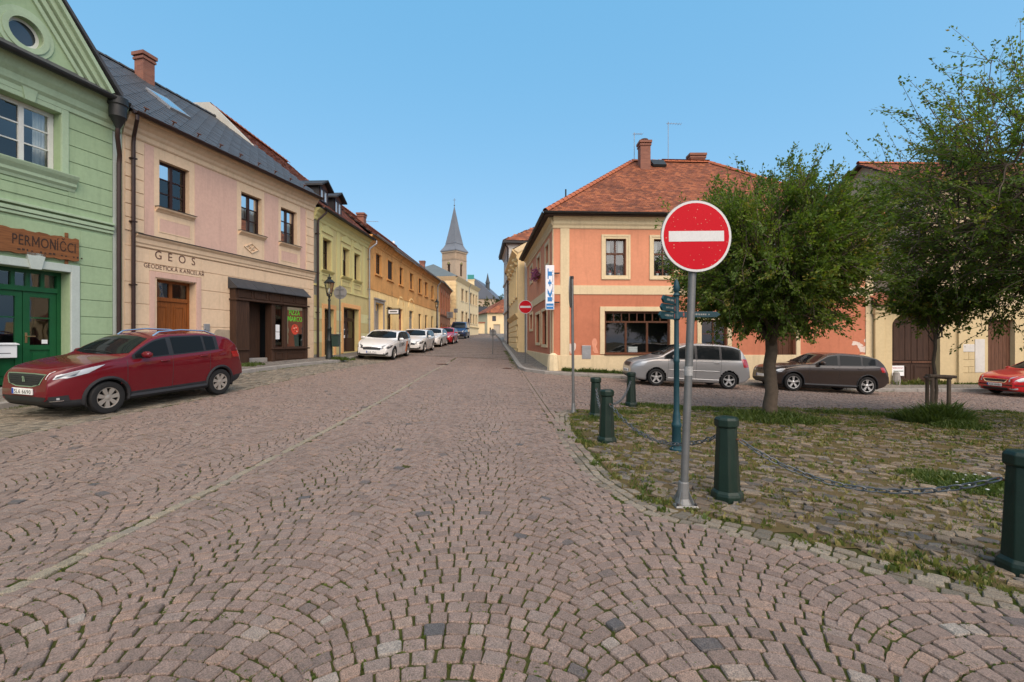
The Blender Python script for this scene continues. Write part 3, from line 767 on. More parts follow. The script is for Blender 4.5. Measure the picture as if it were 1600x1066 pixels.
ops = [(wa0, wa1, wz0, wz1, .28), (wl0, wl1, wz0, wz1, .28), (da0, da1, dz0, dz1, .34)]
b = MB(); wall_face(b, fr, s0g, sE, -.3, EG, ops); shell(b, fr, s0g, sE, -.3, EG, 9.5); b.build('wall', M_GREENW, gh)
# courses
zb = fr.z(174, 366); zt = fr.z(174, 352)                    # string course
up = [fr.z(170, y) for y in (352 - 14, 324, 298.5, 272.5, 249, 224.5, 200.3, 178)]; low = [dz0 - .3] + [fr.z(173.6, y) for y in (575, 549, 523, 497, 472, 447, 421, 394, 370)]
wsur = .16
cs = fr.s(175); sp_up = [(wa1 + wsur, cs, -1, 99), (wl1 + wsur, wa0 - wsur, -1, 99), (s0g, wl0 - wsur, -1, 99), (wa0 - wsur, wa1 + wsur, -1, wz0 - .42), (wa0 - wsur, wa1 + wsur, wz1 + .3, 99), (wl0 - wsur, wl1 + wsur, -1, wz0 - .42), (wl0 - wsur, wl1 + wsur, wz1 + .3, 99)]
courses(gh, fr, sp_up, up, M_GREENW)
courses(gh, fr, [(da1 + .22, cs, -1, 99), (s0g, da0 - .22, -1, 99), (da0 - .22, da1 + .22, dz1 + .25, 99)], low, M_GREENW)
MB().fbox(fr, fr.s(176), sE - .02, -.2, EG - .3, 0, .012).build('corner_strip', M_GREYTRIM, gh)
for i, (zz, d, h) in enumerate(((zb, .05, .07), (zb + .09, .075, .09), (zt - .02, .10, .06))):
    MB().fbox(fr, s0g, fr.s(176), zz, zz + h, -.01, d).build('string_course', M_GREENT, gh, bevel=.01)
cornice(gh, fr, s0g, sE - .04, EG, [(.03, -.75), (.06, -.73), (.06, -.62), (.12, -.55), (.14, -.40), (.22, -.30), (.30, -.12), (.34, -.02)], M_GREENT)
gutter(gh, fr, s0g, sE - .15, EG - .02, .46, .10, M_IRON)
# windows with moulded surrounds, key stone and sill
for a0, a1 in ((wa0, wa1), (wl0, wl1)):
    w_ = window(gh, fr, a0, a1, wz0, wz1, M_WFRAME, rec=.22, cols=2, rows=(.34, .33, .33), fw=.10, mw=.03, mull=.10, curtain=[(.02, .26, 0), (.74, .98, 0)])
    b = MB(); ring(b, fr, a0 - wsur, a1 + wsur, wz0 - .02, wz1 + wsur, wsur - .004, -.01, .05, False)
    b.build('window_surround', M_GREENT, w_, bevel=.01)
    ac = (a0 + a1) / 2; MB().extr(fr, [(ac - .09, wz1 - .01), (ac + .09, wz1 - .01), (ac + .16, wz1 + .34), (ac - .16, wz1 + .34)], -.01, .09).build('keystone', M_GREENT, w_)
    cornice(w_, fr, a0 - .3, a1 + .3, wz0, [(.03, -.40), (.05, -.33), (.10, -.27), (.10, -.2), (.17, -.10), (.2, -.03), (.2, -.01)], M_GREENT, 'window_sill')
# pediment: gable in the wall plane
ft = fr.sz(164, 134, .1); hi = fr.sz(88, 4, .1); oc = fr.sz(41, 51, .05)
slope = (hi[1] - ft[1]) / (hi[0] - ft[0]); ac = oc[0] - .1; apex = ft[1] + slope * (ac - ft[0]); fl = 2 * ac - ft[0]; z0p = EG + .03
def ngon(c, z, r, n=28, sq=1.0): return [(c + r * math.cos(2 * math.pi * k / n), z + r * math.sin(2 * math.pi * k / n) * sq) for k in range(n)]
b = MB(); orr = .33; n = 28; cc = ngon(oc[0], oc[1], orr, n); tri = [(fl, z0p), (ft[0], z0p), (ac, apex)]
def tri_ray(ang):
    best = None; ca, sa = math.cos(ang), math.sin(ang)
    for (x0, y0), (x1, y1) in zip(tri, tri[1:] + tri[:1]):
        dx, dy = x1 - x0, y1 - y0; den = ca * dy - sa * dx
        if abs(den) < 1e-9: continue
        t = ((x0 - oc[0]) * dy - (y0 - oc[1]) * dx) / den; u = ((x0 - oc[0]) * sa - (y0 - oc[1]) * ca) / den
        if t > 0 and -1e-6 <= u <= 1 + 1e-6 and (best is None or t < best): best = t
    return (oc[0] + ca * best, oc[1] + sa * best)
angs = sorted([2 * math.pi * k / n for k in range(n)] + [math.atan2(p[1] - oc[1], p[0] - oc[0]) % (2 * math.pi) for p in tri]); k = len(angs)
inn = [(oc[0] + orr * math.cos(a), oc[1] + orr * math.sin(a)) for a in angs]; outp = [tri_ray(a) for a in angs]
b.add([fr.P(*p, .02) for p in inn] + [fr.P(*p, .02) for p in outp] + [fr.P(*p, -.3) for p in inn], [(i, (i + 1) % k, k + (i + 1) % k, k + i) for i in range(k)] + [(i, (i + 1) % k, 2 * k + (i + 1) % k, 2 * k + i) for i in range(k)])
ped = b.build('pediment', M_GREENW, gh)
for off, d, wd in ((0.0, .30, .10), (-.10, .2, .12), (-.24, .12, .12), (-.40, .07, .10)):   # raking cornice mouldings
    for sgn in (1, -1):
        L = Vector((ft[0] - ac, ft[1] - apex)).normalized(); nn = Vector((-L.y, L.x)); nn = nn if nn.y > 0 else -nn
        p0 = Vector((ac, apex)) + nn * off; p1 = Vector((ft[0] + .12, ft[1] + slope * .12)) + nn * off; q = [p0, p1, p1 - nn * wd, p0 - nn * wd]
        MB().extr(fr, [((p.x if sgn > 0 else 2 * ac - p.x), p.y) for p in q], -.05, d).build('raking_cornice', M_GREENT, ped, bevel=.01)
b = MB(); b.mi = 0
for r0, r1, d in ((orr, orr + .12, .07), (orr + .12, orr + .22, .045)):
    n = 28; A = ngon(oc[0], oc[1], r0, n); B_ = ngon(oc[0], oc[1], r1, n)
    b.add([fr.P(*p, d) for p in A] + [fr.P(*p, d) for p in B_] + [fr.P(*p, 0) for p in A] + [fr.P(*p, 0) for p in B_], [(i, (i + 1) % n, n + (i + 1) % n, n + i) for i in range(n)] + [(i, (i + 1) % n, 2 * n + (i + 1) % n, 2 * n + i) for i in range(n)] + [(n + i, n + (i + 1) % n, 3 * n + (i + 1) % n, 3 * n + i) for i in range(n)])
rw_ = b.build('round_window', M_GREENT, gh)
MB().add([fr.P(*p, -.12) for p in ngon(oc[0], oc[1], orr, 28)], [tuple(range(28))]).build('pane', plain('dark_pane', (.03, .035, .045), .08, coat=1), rw_)
b = MB(); A = ngon(oc[0], oc[1], orr, 28); B_ = ngon(oc[0], oc[1], orr - .07, 28)
b.add([fr.P(*p, -.10) for p in A] + [fr.P(*p, -.10) for p in B_], [(i, (i + 1) % 28, 28 + (i + 1) % 28, 28 + i) for i in range(28)]); b.build('frame', M_WFRAME, rw_)
# roofs: main ridge along the street and a cross roof behind the pediment
RZ = fr.z(180, 92, -4.6)
gr = gable_roof(gh, fr, s0g, sE, EG + .02, .42, RZ + .0, 4.6, 9.5, M_TILE2, tiles=False); gr.data.materials[0] = M_SLATE
b = MB()
for sg in (-1, 1):
    e = ft[0] + .3 if sg > 0 else fl - .3; ze = z0p - .02
    b.add([fr.P(ac, apex + .06, .34), fr.P(e, ft[1] - .15 + .06, .34), fr.P(e, ft[1] - .15 + .06, -5), fr.P(ac, apex + .06, -5), fr.P(ac, apex - .02, .34), fr.P(e, ft[1] - .23, .34), fr.P(e, ft[1] - .23, -5), fr.P(ac, apex - .02, -5)], [(0, 1, 2, 3), (4, 5, 6, 7), (0, 1, 5, 4), (1, 2, 6, 5), (2, 3, 7, 6)])
b.build('gable_roof', M_SLATE, gh)
# hopper and downpipe
b = MB(); hs = fr.s(183, .35); hz = EG - .05; q = Vector(fr.P(hs, hz, .38))
b.lathe(q, [(.05, -.75), (.07, -.7), (.17, -.48), (.2, -.45), (.2, -.15), (.23, -.12), (.23, .06), (.2, .08)], 14); b.build('rain_hopper', M_IRON, gh, smooth=True)
sdp = fr.s(186, .12); MB().tube([fr.P(hs, hz - .7, .38), fr.P(hs, hz - .95, .36), fr.P(sdp, hz - 1.35, .14), fr.P(sdp, hz - 1.6, .12), fr.P(sdp, dz0 - .25, .12)], .055, 10).build('downpipe', M_PIPE, gh, smooth=True)
# shop door
b = MB(); ring(b, fr, da0 - .22, da1 + .2, dz0 - .1, dz1 + .2, .196, -.01, .05, False); b.build('door_surround', M_GREYTRIM, gh, bevel=.012)
ac2 = fr.s(53); MB().extr(fr, [(ac2 - .10, dz1 - .02), (ac2 + .10, dz1 - .02), (ac2 + .19, dz1 + .36), (ac2 - .19, dz1 + .36)], -.01, .09).build('keystone', M_GREYTRIM, gh)
ztr = fr.z(0, 447, -.34); rc = .30
b = MB(); ring(b, fr, da0, da1, dz0, dz1, .09, -rc - .09, -rc, False); b.fbox(fr, da0 + .09, da1 - .09, ztr - .07, ztr + .05, -rc - .10, -rc + .03)
mid = fr.s(34, -.34); frame = b.build('door_frame', M_GDOOR, gh)
dl = [da0 + .09, mid, da1 - .09]
nlt = 5; tw_ = (da1 - da0 - .18) / nlt
for k in range(1, nlt): MB().fbox(fr, da0 + .09 + tw_ * k - .035, da0 + .09 + tw_ * k + .035, ztr + .05, dz1 - .09, -rc - .08, -rc).build('transom_bar', M_GDOOR, frame)
for k in range(nlt): MB().quad(fr.P(da0 + .09 + tw_ * k + .035, ztr + .05, -rc - .05), fr.P(da0 + .09 + tw_ * (k + 1) - .035, ztr + .05, -rc - .05), fr.P(da0 + .09 + tw_ * (k + 1) - .035, dz1 - .09, -rc - .05), fr.P(da0 + .09 + tw_ * k + .035, dz1 - .09, -rc - .05)).build('pane', M_GLASS, frame)
for i, (p, q) in enumerate(zip(dl[:-1], dl[1:])):
    b = MB(); zl = dz0 + .02; zu = ztr - .075; sw = .13; zm = dz0 + .95
    ring(b, fr, p + .008, q - .008, zl, zu, sw, -rc - .08, -rc - .015)
    b.fbox(fr, p + sw, q - sw, zm - .12, zm, -rc - .08, -rc - .02); b.fbox(fr, p + sw, q - sw, zl + sw, zm - .12, -rc - .07, -rc - .05)
    b.fbox(fr, p + sw + .08, q - sw - .08, zl + sw + .08, zm - .2, -rc - .07, -rc - .03); b.fbox(fr, p + sw, q - sw, (zm + zu) / 2 - .0, (zm + zu) / 2 + .03, -rc - .06, -rc - .025)
    dr = b.build('door', M_GDOOR, gh)
    for z2, z3 in ((zm, (zm + zu) / 2), ((zm + zu) / 2 + .03, zu - sw)):
        MB().quad(fr.P(p + sw, z2, -rc - .045), fr.P(q - sw, z2, -rc - .045), fr.P(q - sw, z3, -rc - .045), fr.P(p + sw, z3, -rc - .045)).build('pane', M_GLASS, dr)
    if i == 1:
        b = MB(); b.fbox(fr, p + .04, p + .085, zm + .05, zm + .3, -rc - .014, -rc + .0); b.fbox(fr, p + .05, p + .22, zm + .2, zm + .225, -rc + .03, -rc + .05); b.fbox(fr, p + .05, p + .075, zm + .2, zm + .225, -rc, -rc + .03); b.build('handle', M_BRASS, dr, bevel=.004)
        MB().fbox(fr, q - sw - .16, q - sw - .04, zm + .03, zm + .13, -rc - .044, -rc - .042).build('sticker', M_WHITE, dr)
b = MB(); D = -1.3; b.quad(fr.P(da0 - .5, dz0, D), fr.P(da1 + .5, dz0, D), fr.P(da1 + .5, dz1, D), fr.P(da0 - .5, dz1, D)); b.quad(fr.P(da0 - .5, dz0, -rc), fr.P(da1 + .5, dz0, -rc), fr.P(da1 + .5, dz0, D), fr.P(da0 - .5, dz0, D))
for s_ in (da0 - .01, da1 + .01): b.quad(fr.P(s_, dz0, -.34), fr.P(s_, dz1, -.34), fr.P(s_, dz1, D), fr.P(s_, dz0, D))
b.build('shop_interior', M_DARK, gh)
b = MB(); b.fbox(fr, da0 - .1, da1 + .1, fr.gz(-1) - .2, dz0, -rc - .2, .30); b.build('door_step', M_KERB, gh, bevel=.02)
# letter box hung on the left leaf, and the wooden shop board
bz0, bz1 = fr.z(26, 559, -.25), fr.z(26, 539, -.25); ba1 = fr.s(27, -.2)
lb = thing('letter_box', 'white letter box on the left leaf of the green shop door', 'letter box', fr.P(ba1, bz0, -.2))
MB().fbox(fr, ba1 - .55, ba1, bz0, bz1, -.31, -.2).build('box_body', M_WHITE, lb, bevel=.01)
b = MB(); b.prism(fr, ba1 - .58, ba1 + .03, [(-.31, bz1 + .002), (-.17, bz1 + .002), (-.17, bz1 + .02), (-.31, bz1 + .05)]); b.build('lid', M_WHITE, lb)
MB().fbox(fr, ba1 - .42, ba1 - .12, bz0 + .10, bz0 + .115, -.2, -.197).build('name_line', M_BLACK, lb)
sb0, sb1 = fr.s(-40, .08), fr.s(123, .08); szb, szt = fr.z(123, 409, .08), fr.z(123, 375, .08)
sg = thing('shop_sign_board', 'brown wooden board with burnt lettering above the green shop door', 'sign', fr.P((sb0 + sb1) / 2, szb, .05))
n = 26; top = [(sb0 + (sb1 - sb0) * k / n, szt + .015 * math.sin(k * 1.3) + .01 * math.sin(k * 3.1)) for k in range(n + 1)]; bot = [(sb0 + (sb1 - sb0) * k / n, szb + .012 * math.sin(k * 1.7 + 1)) for k in range(n + 1)]
MB().extr(fr, bot + top[::-1], .045, .09).build('board', M_BOARD, sg)
for px in (106, -20):
    a = fr.s(px, .08); MB().fbox(fr, a - .035, a + .035, szb - .1, szt + .13, .022, .044).build('batten', M_BOARD, sg)
lettering(sg, 'PERMONÍČCI', fr, fr.s(19, .09), szb + .36 * (szt - szb), .091, .25, M_BURN, bold=.002, fit=fr.s(118, .09) - fr.s(19, .09))
for k in range(16):
    if k in (4, 9, 12): continue
    a = fr.s(27, .09) + k * .085; MB().fbox(fr, a, a + random.uniform(.03, .06), szb + .07, szb + .075 + random.uniform(.02, .05), .09, .0915).build('small_lettering', M_BURN, sg)
# ================================================================ OFFICE HOUSE (cream and pink)
M_CREAMW = rough('cream_plaster', srgb(214, 187, 156), .9, .07, 1.1, 45, .25, streak=.26)
M_PINKW = rough('dusty_pink_plaster', srgb(202, 167, 150), .9, .07, 1.3, 45, .25, streak=.26)
M_PATCH = rough('bare_plaster', srgb(160, 145, 125), .95, .25, 3, 30, .6, streak=.1)
M_BROWNF = rough('dark_brown_window_paint', (.035, .014, .010), .45, .2, 5, 40, .1, streak=.1)
M_ODOOR = wood('varnished_oak', (.20, .062, .014), .4, (12, 12, .7), .15)
M_DWOOD = wood('dark_shop_wood', (.048, .024, .014), .6, (10, 10, .6), .3)
M_LETTER = plain('maroon_lettering', (.085, .03, .022), .7)
fr = WL; s0, s1 = fr.s(190.5) + .01, fr.s(490)
E = fr.z(360, 243, .42); gz_ = fr.gz(4) ; zsc = fr.z(212, 366)
oh = thing('office_house', 'cream and dusty pink two-storey house with slate roof and GEOS lettering', 'house', fr.P(4, gz_, 0))
wins = []
for p0, p1, yt, yb in ((249, 296, 247, 322), (377, 409, 297, 361), (439, 464, 326.5, 380)):
    wins.append((fr.s(p0), fr.s(p1), fr.z(p0, yb), fr.z(p0, yt)))
wzb = sum(q[2] for q in wins) / 3; wzt = sum(q[3] for q in wins) / 3
wins = [(a, c, wzb, wzt) for a, c, _, _ in wins]
dA, dB = fr.s(245), fr.s(306); dzt = fr.z(245, 435); dzb = fr.gz(1.3, .2) + .14
sh0, sh1 = fr.s(372), fr.s(479); shz = fr.z(372, 447)
ops = [(*q, .22) for q in wins] + [(dA, dB, dzb, dzt, .3), (sh0, sh1, fr.gz(4.5) + .16, shz, .02)]
b = MB(); wall_face(b, fr, s0, s1, -.3, E, ops); shell(b, fr, s0, s1, -.3, E, 9.2); b.build('wall', M_CREAMW, oh)
# pink fields between the window bays, quoin courses at both ends
bays = [(fr.s(240.5), fr.s(304)), (fr.s(370), fr.s(413)), (fr.s(435), fr.s(469))]
ztop = fr.z(360, 243 + 31, 0) - .0; zbt = zsc + .06
ztop = E - .62
for a, c in ((fr.s(225.5), bays[0][0]), (bays[0][1], bays[1][0]), (bays[1][1], bays[2][0]), (bays[2][1], fr.s(477.5))):
    MB().fbox(fr, a, c, zbt, ztop, -.01, .006).build('pink_field', M_PINKW, oh)
for a, c in bays: MB().fbox(fr, a, c, zbt, ztop + .0, -.01, .004) if False else None
ql = [zbt + k * (ztop - zbt) / 7 for k in range(8)]
for a, c in ((s0 + .06, fr.s(225) - .02), (fr.s(478), s1 - .02)): courses(oh, fr, [(a, c, -1, 99)], ql, M_CREAMW, t=.028, gapz=.02, name='quoin')
cornice(oh, fr, s0, s1, E, [(.02, -.60), (.05, -.56), (.05, -.44), (.10, -.38), (.12, -.30), (.22, -.20), (.26, -.10), (.30, -.08), (.32, -.01)], M_CREAMW)
cornice(oh, fr, s0 + .3, s1, zsc, [(.03, -.34), (.05, -.32), (.05, -.26), (.08, -.22), (.09, -.10), (.15, -.04), (.16, 0)], M_CREAMW, 'string_course')
MB().fbox(fr, s0 + .3, s1 - .003, zsc + .002, zsc + .02, -.01, .19).build('ledge_flashing', M_IRON, oh)
low = [dzb - .4] + [fr.z(213, y) for y in (600, 573, 540, 507, 474.6, 444, 427, 404.5, 386)]
low = [fr.z(213, 474.6) + (k - 5) * (fr.z(213, 441.5) - fr.z(213, 474.6)) for k in range(0, 9)]; low[-1] = min(low[-1], zsc - .36)
low = [q for q in low if q < zsc - .3] + [zsc - .35]
courses(oh, fr, [(s0 + .06, dA - .24, -1, 99), (dB + .18, sh0 - .12, -1, 99), (sh1 + .12, s1 - .02, -1, 99), (dA - .24, dB + .18, dzt + .2, 99), (sh0 - .12, sh1 + .12, shz + .15, 99)], low, M_CREAMW, t=.022)
for i, q in enumerate(wins):
    cw = [None, [(.0, .5, 0), (.5, 1, 0)], [(.0, .5, 0), (.5, 1, 0)]][i]
    w_ = window(oh, fr, *q, M_BROWNF, rec=.16, cols=2, rows=(.33, .33, .34), fw=.07, mw=.035, mull=.09, curtain=cw)
    b = MB(); ring(b, fr, q[0] - .10, q[1] + .08, q[2], q[3] + .10, .06, -.01, .02, False)
    cornice(w_, fr, q[0] - .12, q[1] + .14, q[2], [(.02, -.14), (.05, -.10), (.12, -.05), (.13, -.005)], M_CREAMW, 'window_sill')
    MB().fbox(fr, q[0] - .14, q[1] + .16, q[2] - .003, q[2] + .012, -.15, .15).build('sill_flashing', M_IRON, w_)
    if i != 1:
        pz0, pz1 = q[2] - .72, q[2] - .34
        b = MB(); ring(b, fr, q[0] - .02, q[1] + .04, pz0 - .03, pz1 + .03, .03, -.01, .012); b.build('panel_moulding', M_CREAMW, oh)
        MB().fbox(fr, q[0] + .01, q[1] + .01, pz0, pz1, -.01, .008).build('apron_panel', M_PINKW, oh)
    else:
        c = (q[0] + q[1]) / 2 - .02; z = fr.z(393, 388); hw, hh = .36, .2; b = MB()
        for sx, sy in ((1, 1), (-1, 1), (1, -1), (-1, -1)):
            b.extr(fr, [(c + sx * hw, z), (c, z + sy * hh), (c, z + sy * (hh - .04)), (c + sx * (hw - .07), z)], -.01, .035)
        for k in range(8):
            a = k * math.pi / 4 + .2; p = (c + .02 * math.cos(a), z + .02 * math.sin(a)); r_ = .15 if k % 2 else .10
            b.extr(fr, [(c, z), (c + r_ * .6 * math.cos(a - .25), z + r_ * .45 * math.sin(a - .25)), (c + r_ * 1.2 * math.cos(a), z + r_ * .85 * math.sin(a)), (c + r_ * .6 * math.cos(a + .25), z + r_ * .45 * math.sin(a + .25))], -.01, .03)
        tag(b.build('lozenge_ornament', M_CREAMW, oh), kind='stuff')
# front door
b = MB(); ring(b, fr, dA - .24, dB + .18, dzb - .05, dzt + .2, .176, -.01, .03, False); b.build('door_surround', M_PINKW, oh, bevel=.008)
rc = .26; ztr = fr.z(245, 467, -.26)
b = MB(); ring(b, fr, dA + .004, dB - .004, dzb, dzt - .004, .08, -rc - .08, -rc, False); b.fbox(fr, dA + .08, dB - .08, ztr - .06, ztr + .06, -rc - .09, -rc + .02); md = (dA + dB) / 2
b.fbox(fr, md - .05, md + .05, ztr + .06, dzt - .085, -rc - .07, -rc + .006); f_ = b.build('door_frame', M_ODOOR, oh)
for a, c in ((dA + .08, md - .05), (md + .05, dB - .08)):
    MB().quad(fr.P(a, ztr + .06, -rc - .04), fr.P(c, ztr + .06, -rc - .04), fr.P(c, dzt - .08, -rc - .04), fr.P(a, dzt - .08, -rc - .04)).build('pane', M_GLASS, f_)
for a, c in ((dA + .085, md - .004), (md + .004, dB - .085)):
    b = MB(); b.fbox(fr, a, c, dzb + .01, ztr - .065, -rc - .07, -rc - .02)
    for z2, z3 in ((dzb + .15, dzb + .75), (dzb + .9, ztr - .2)):
        ring(b, fr, a + .10, c - .10, z2, z3, .035, -rc - .02, -rc - .002); b.fbox(fr, a + .17, c - .17, z2 + .07, z3 - .07, -rc - .02, -rc - .008)
    dr = b.build('door', M_ODOOR, oh)
    if a < md - .2: MB().fbox(fr, a + .18, c - .16, dzb + 1.02, dzb + 1.08, -rc - .01, -rc + .0).build('letter_slot', M_BRASS, dr)
b = MB(); b.quad(fr.P(dA - .2, ztr - .2, -.9), fr.P(dB + .2, ztr - .2, -.9), fr.P(dB + .2, dzt + .1, -.9), fr.P(dA - .2, dzt + .1, -.9)); b.build('hall_interior', M_DARK, oh)
MB().fbox(fr, dA - .05, dB + .05, fr.gz(1.3) - .1, dzb, -.35, .18).build('door_step', M_KERB, oh, bevel=.02)
lettering(oh, 'GEOS', fr, fr.s(242.5, .03), fr.z(243, 404.5), .024, fr.z(243, 391) - fr.z(243, 404.5), M_LETTER, fit=fr.s(305) - fr.s(242.5), space=2.1, split=True)
lettering(oh, 'GEODETICKÁ KANCELÁŘ', fr, fr.s(225, .03), fr.z(225, 417.6), .024, (fr.z(225, 410) - fr.z(225, 417.6)) * .95, M_LETTER, fit=fr.s(319) - fr.s(225))
# bare plaster patch with an uneven outline and a small meter box
def blob(fr, a0, a1, z0, z1, d, n=40, k=.18, seed=1):
    r = random.Random(seed); ph = [r.uniform(0, 6.3) for _ in range(6)]; out = []
    for i in range(n):
        t = 2 * math.pi * i / n; q = 1 + sum(k / (j + 1) * math.sin((j + 2) * t + ph[j]) for j in range(6))
        out.append(((a0 + a1) / 2 + (a1 - a0) / 2 * q * math.copysign(abs(math.cos(t)) ** .7, math.cos(t)), max(z0, (z0 + z1) / 2 + (z1 - z0) / 2 * q * math.copysign(abs(math.sin(t)) ** .7, math.sin(t)))))
    return out
MB().extr(fr, blob(fr, fr.s(322), fr.s(369), dzb - .2, fr.z(345, 512), .03, seed=3), -.01, .025).build('bare_plaster_patch', M_PATCH, oh)
a = fr.s(317); MB().fbox(fr, a, a + .22, fr.z(317, 517), fr.z(317, 506), -.01, .06).build('meter_box', M_ZINC, oh, bevel=.008)
# timber shop front
shp = thing('pizza_shop_front', 'dark timber pizza shop front with sloping metal canopy on cream house', 'shop front', fr.P(sh0, fr.gz(4.5), .2))
z0s = fr.gz(4.5, .3) + .115; dd = .30; a0, a1 = fr.s(369, .3), fr.s(481, .3)
aD0, aD1 = fr.s(390, dd), fr.s(425, dd); w10, w11, w20, w21 = fr.s(430, dd), fr.s(444, dd), fr.s(448.5, dd), fr.s(477, dd)
zc = fr.z(372, 469, dd); zsill = fr.z(430, 544, dd); zwt = fr.z(430, 479, dd); zh = zc + .45
b = MB()
b.fbox(fr, a0, aD0, z0s - .1, zc, .0, dd); b.fbox(fr, aD1, w10, z0s - .1, zc, 0, dd); b.fbox(fr, w11, w20, zsill, zc, .0, dd); b.fbox(fr, w21, a1, zsill, zc, 0, dd)
b.build('post', M_DWOOD, shp) if False else None
for p, q, zz in ((a0, aD0, z0s - .1), (aD1, w10, z0s - .1), (w11, w20, zsill), (w21, a1, z0s - .1)):
    MB().fbox(fr, p, q, zz, zc, -.02, dd).build('post', M_DWOOD, shp, bevel=.012)
MB().fbox(fr, w10 + .002, w21 - .002, z0s - .1, zsill - .04, -.02, dd - .03).build('base_panel', M_DWOOD, shp)
for p, q in ((w10 + .05, w11 - .02), (w20 + .05, w21 - .05)):
    b = MB(); ring(b, fr, p, q, z0s + .1, zsill - .16, .05, dd - .03, dd - .008); b.build('panel_moulding', M_DWOOD, shp)
MB().fbox(fr, aD1 - .02, a1 + .05, zsill - .05, zsill, dd - .08, dd + .07).build('sill', M_DWOOD, shp, bevel=.01)
MB().fbox(fr, a0 - .03, a0 + (aD0 - a0) * .9, zsill - .06, zsill - .01, dd - .05, dd + .06).build('sill', M_DWOOD, shp, bevel=.01)
MB().fbox(fr, a0 - .04, a1 + .05, zc, zc + .06, -.02, dd + .07).build('moulding', M_DWOOD, shp, bevel=.01)
MB().fbox(fr, a0, a1, zc + .062, zh, -.02, dd - .02).build('fascia', M_DWOOD, shp)
n = 5; wdt = (a1 - a0 - .1) / n
for k in range(n):
    b = MB(); ring(b, fr, a0 + .05 + wdt * k + .05, a0 + .05 + wdt * (k + 1) - .05, zc + .12, zh - .06, .04, dd - .02, dd + .005); b.build('fascia_panel', M_DWOOD, shp)
zt2 = fr.z(370, 434, 0.02)
n = 4; wdt = (a1 - a0 + .16) / n
for k in range(n):
    p, q = a0 - .08 + wdt * k, a0 - .08 + wdt * (k + 1) - .012
    MB().add([fr.P(p, zh + .003, dd + .12), fr.P(q, zh + .003, dd + .12), fr.P(q, zt2, .0), fr.P(p, zt2, .0), fr.P(p, zh - .03, dd + .12), fr.P(q, zh - .03, dd + .12), fr.P(q, zh - .03, 0), fr.P(p, zh - .03, 0)], [(0, 1, 2, 3), (0, 1, 5, 4), (4, 5, 6, 7), (1, 2, 6, 5), (0, 3, 7, 4)]).build('canopy_sheet', rough('canopy_felt', (.045, .045, .048), .6, .3, 5, 60, .4), shp)
b = MB()
for nm, p, q in (('a', w10, w11), ('b', w20, w21)):
    ww = MB(); ring(ww, fr, p + .003, q - .003, zsill + .003, zc - .003, .05, dd - .12, dd - .03); wo = ww.build('display_window', M_DWOOD, shp)
    MB().quad(fr.P(p + .05, zsill + .05, dd - .07), fr.P(q - .05, zsill + .05, dd - .07), fr.P(q - .05, zc - .05, dd - .07), fr.P(p + .05, zc - .05, dd - .07)).build('pane', M_GLASS, wo)
    if nm == 'a':
        for zz in (.15, .45):
            MB().fbox(fr, p + .09, p + .31, zsill + zz + .2, zsill + zz + .48, dd - .067, dd - .064).build('notice', M_WHITE, wo)
    else:
        gm = plain('green_vinyl_lettering', (.10, .55, .03), .5)
        hgt = (fr.z(455, 485, dd) - fr.z(455, 493, dd)); cs_ = (fr.s(455, dd), fr.s(472, dd))
        lettering(wo, 'PIZZA', fr, fr.s(454, dd), fr.z(455, 492, dd), dd - .066, hgt, gm, fit=fr.s(470.5, dd) - fr.s(454, dd), ext=.002)
        lettering(wo, 'MARCO', fr, fr.s(452, dd), fr.z(455, 502, dd), dd - .066, hgt, gm, fit=fr.s(474, dd) - fr.s(452, dd), ext=.002)
        pc = (fr.s(463, dd), fr.z(463, 515, dd)); rm = plain('red_vinyl', (.55, .06, .03), .5)
        MB().extr(fr, ngon(pc[0], pc[1], .22, 24), dd - .066, dd - .063).build('pizza_sign', rm, wo)
        wm = plain('cream_vinyl', (.7, .6, .45), .5)
        for k in range(7):
            a = k * 2.4; r_ = .05 + .012 * k; MB().extr(fr, ngon(pc[0] + r_ * math.cos(a) * 1.2, pc[1] + r_ * math.sin(a) * 1.2, .028, 8), dd - .063, dd - .061).build('topping', wm if k % 2 else M_BURN, wo)
b = MB(); ii = -.9; z9 = zc + .1
b.quad(fr.P(a0, z0s, ii), fr.P(a1, z0s, ii), fr.P(a1, z9, ii), fr.P(a0, z9, ii))
for s_ in (sh0 + .01, sh1 - .01): b.quad(fr.P(s_, z0s, .0), fr.P(s_, z9, 0), fr.P(s_, z9, ii), fr.P(s_, z0s, ii))
b.quad(fr.P(a0, z9, .0), fr.P(a1, z9, 0), fr.P(a1, z9, ii), fr.P(a0, z9, ii)); b.quad(fr.P(a0, z0s + .02, .0), fr.P(a1, z0s + .02, 0), fr.P(a1, z0s + .02, ii), fr.P(a0, z0s + .02, ii))
b.build('shop_interior', M_DARK, shp)
MB().fbox(fr, aD1 - .55, aD1 - .003, z0s, zc - .002, -.32, -.27).build('entrance_door', M_DWOOD, shp)
MB().fbox(fr, aD0 + .003, aD1 - .003, z0s - .05, z0s + .17, -.5, .1).build('door_step', M_KERB, shp, bevel=.02)
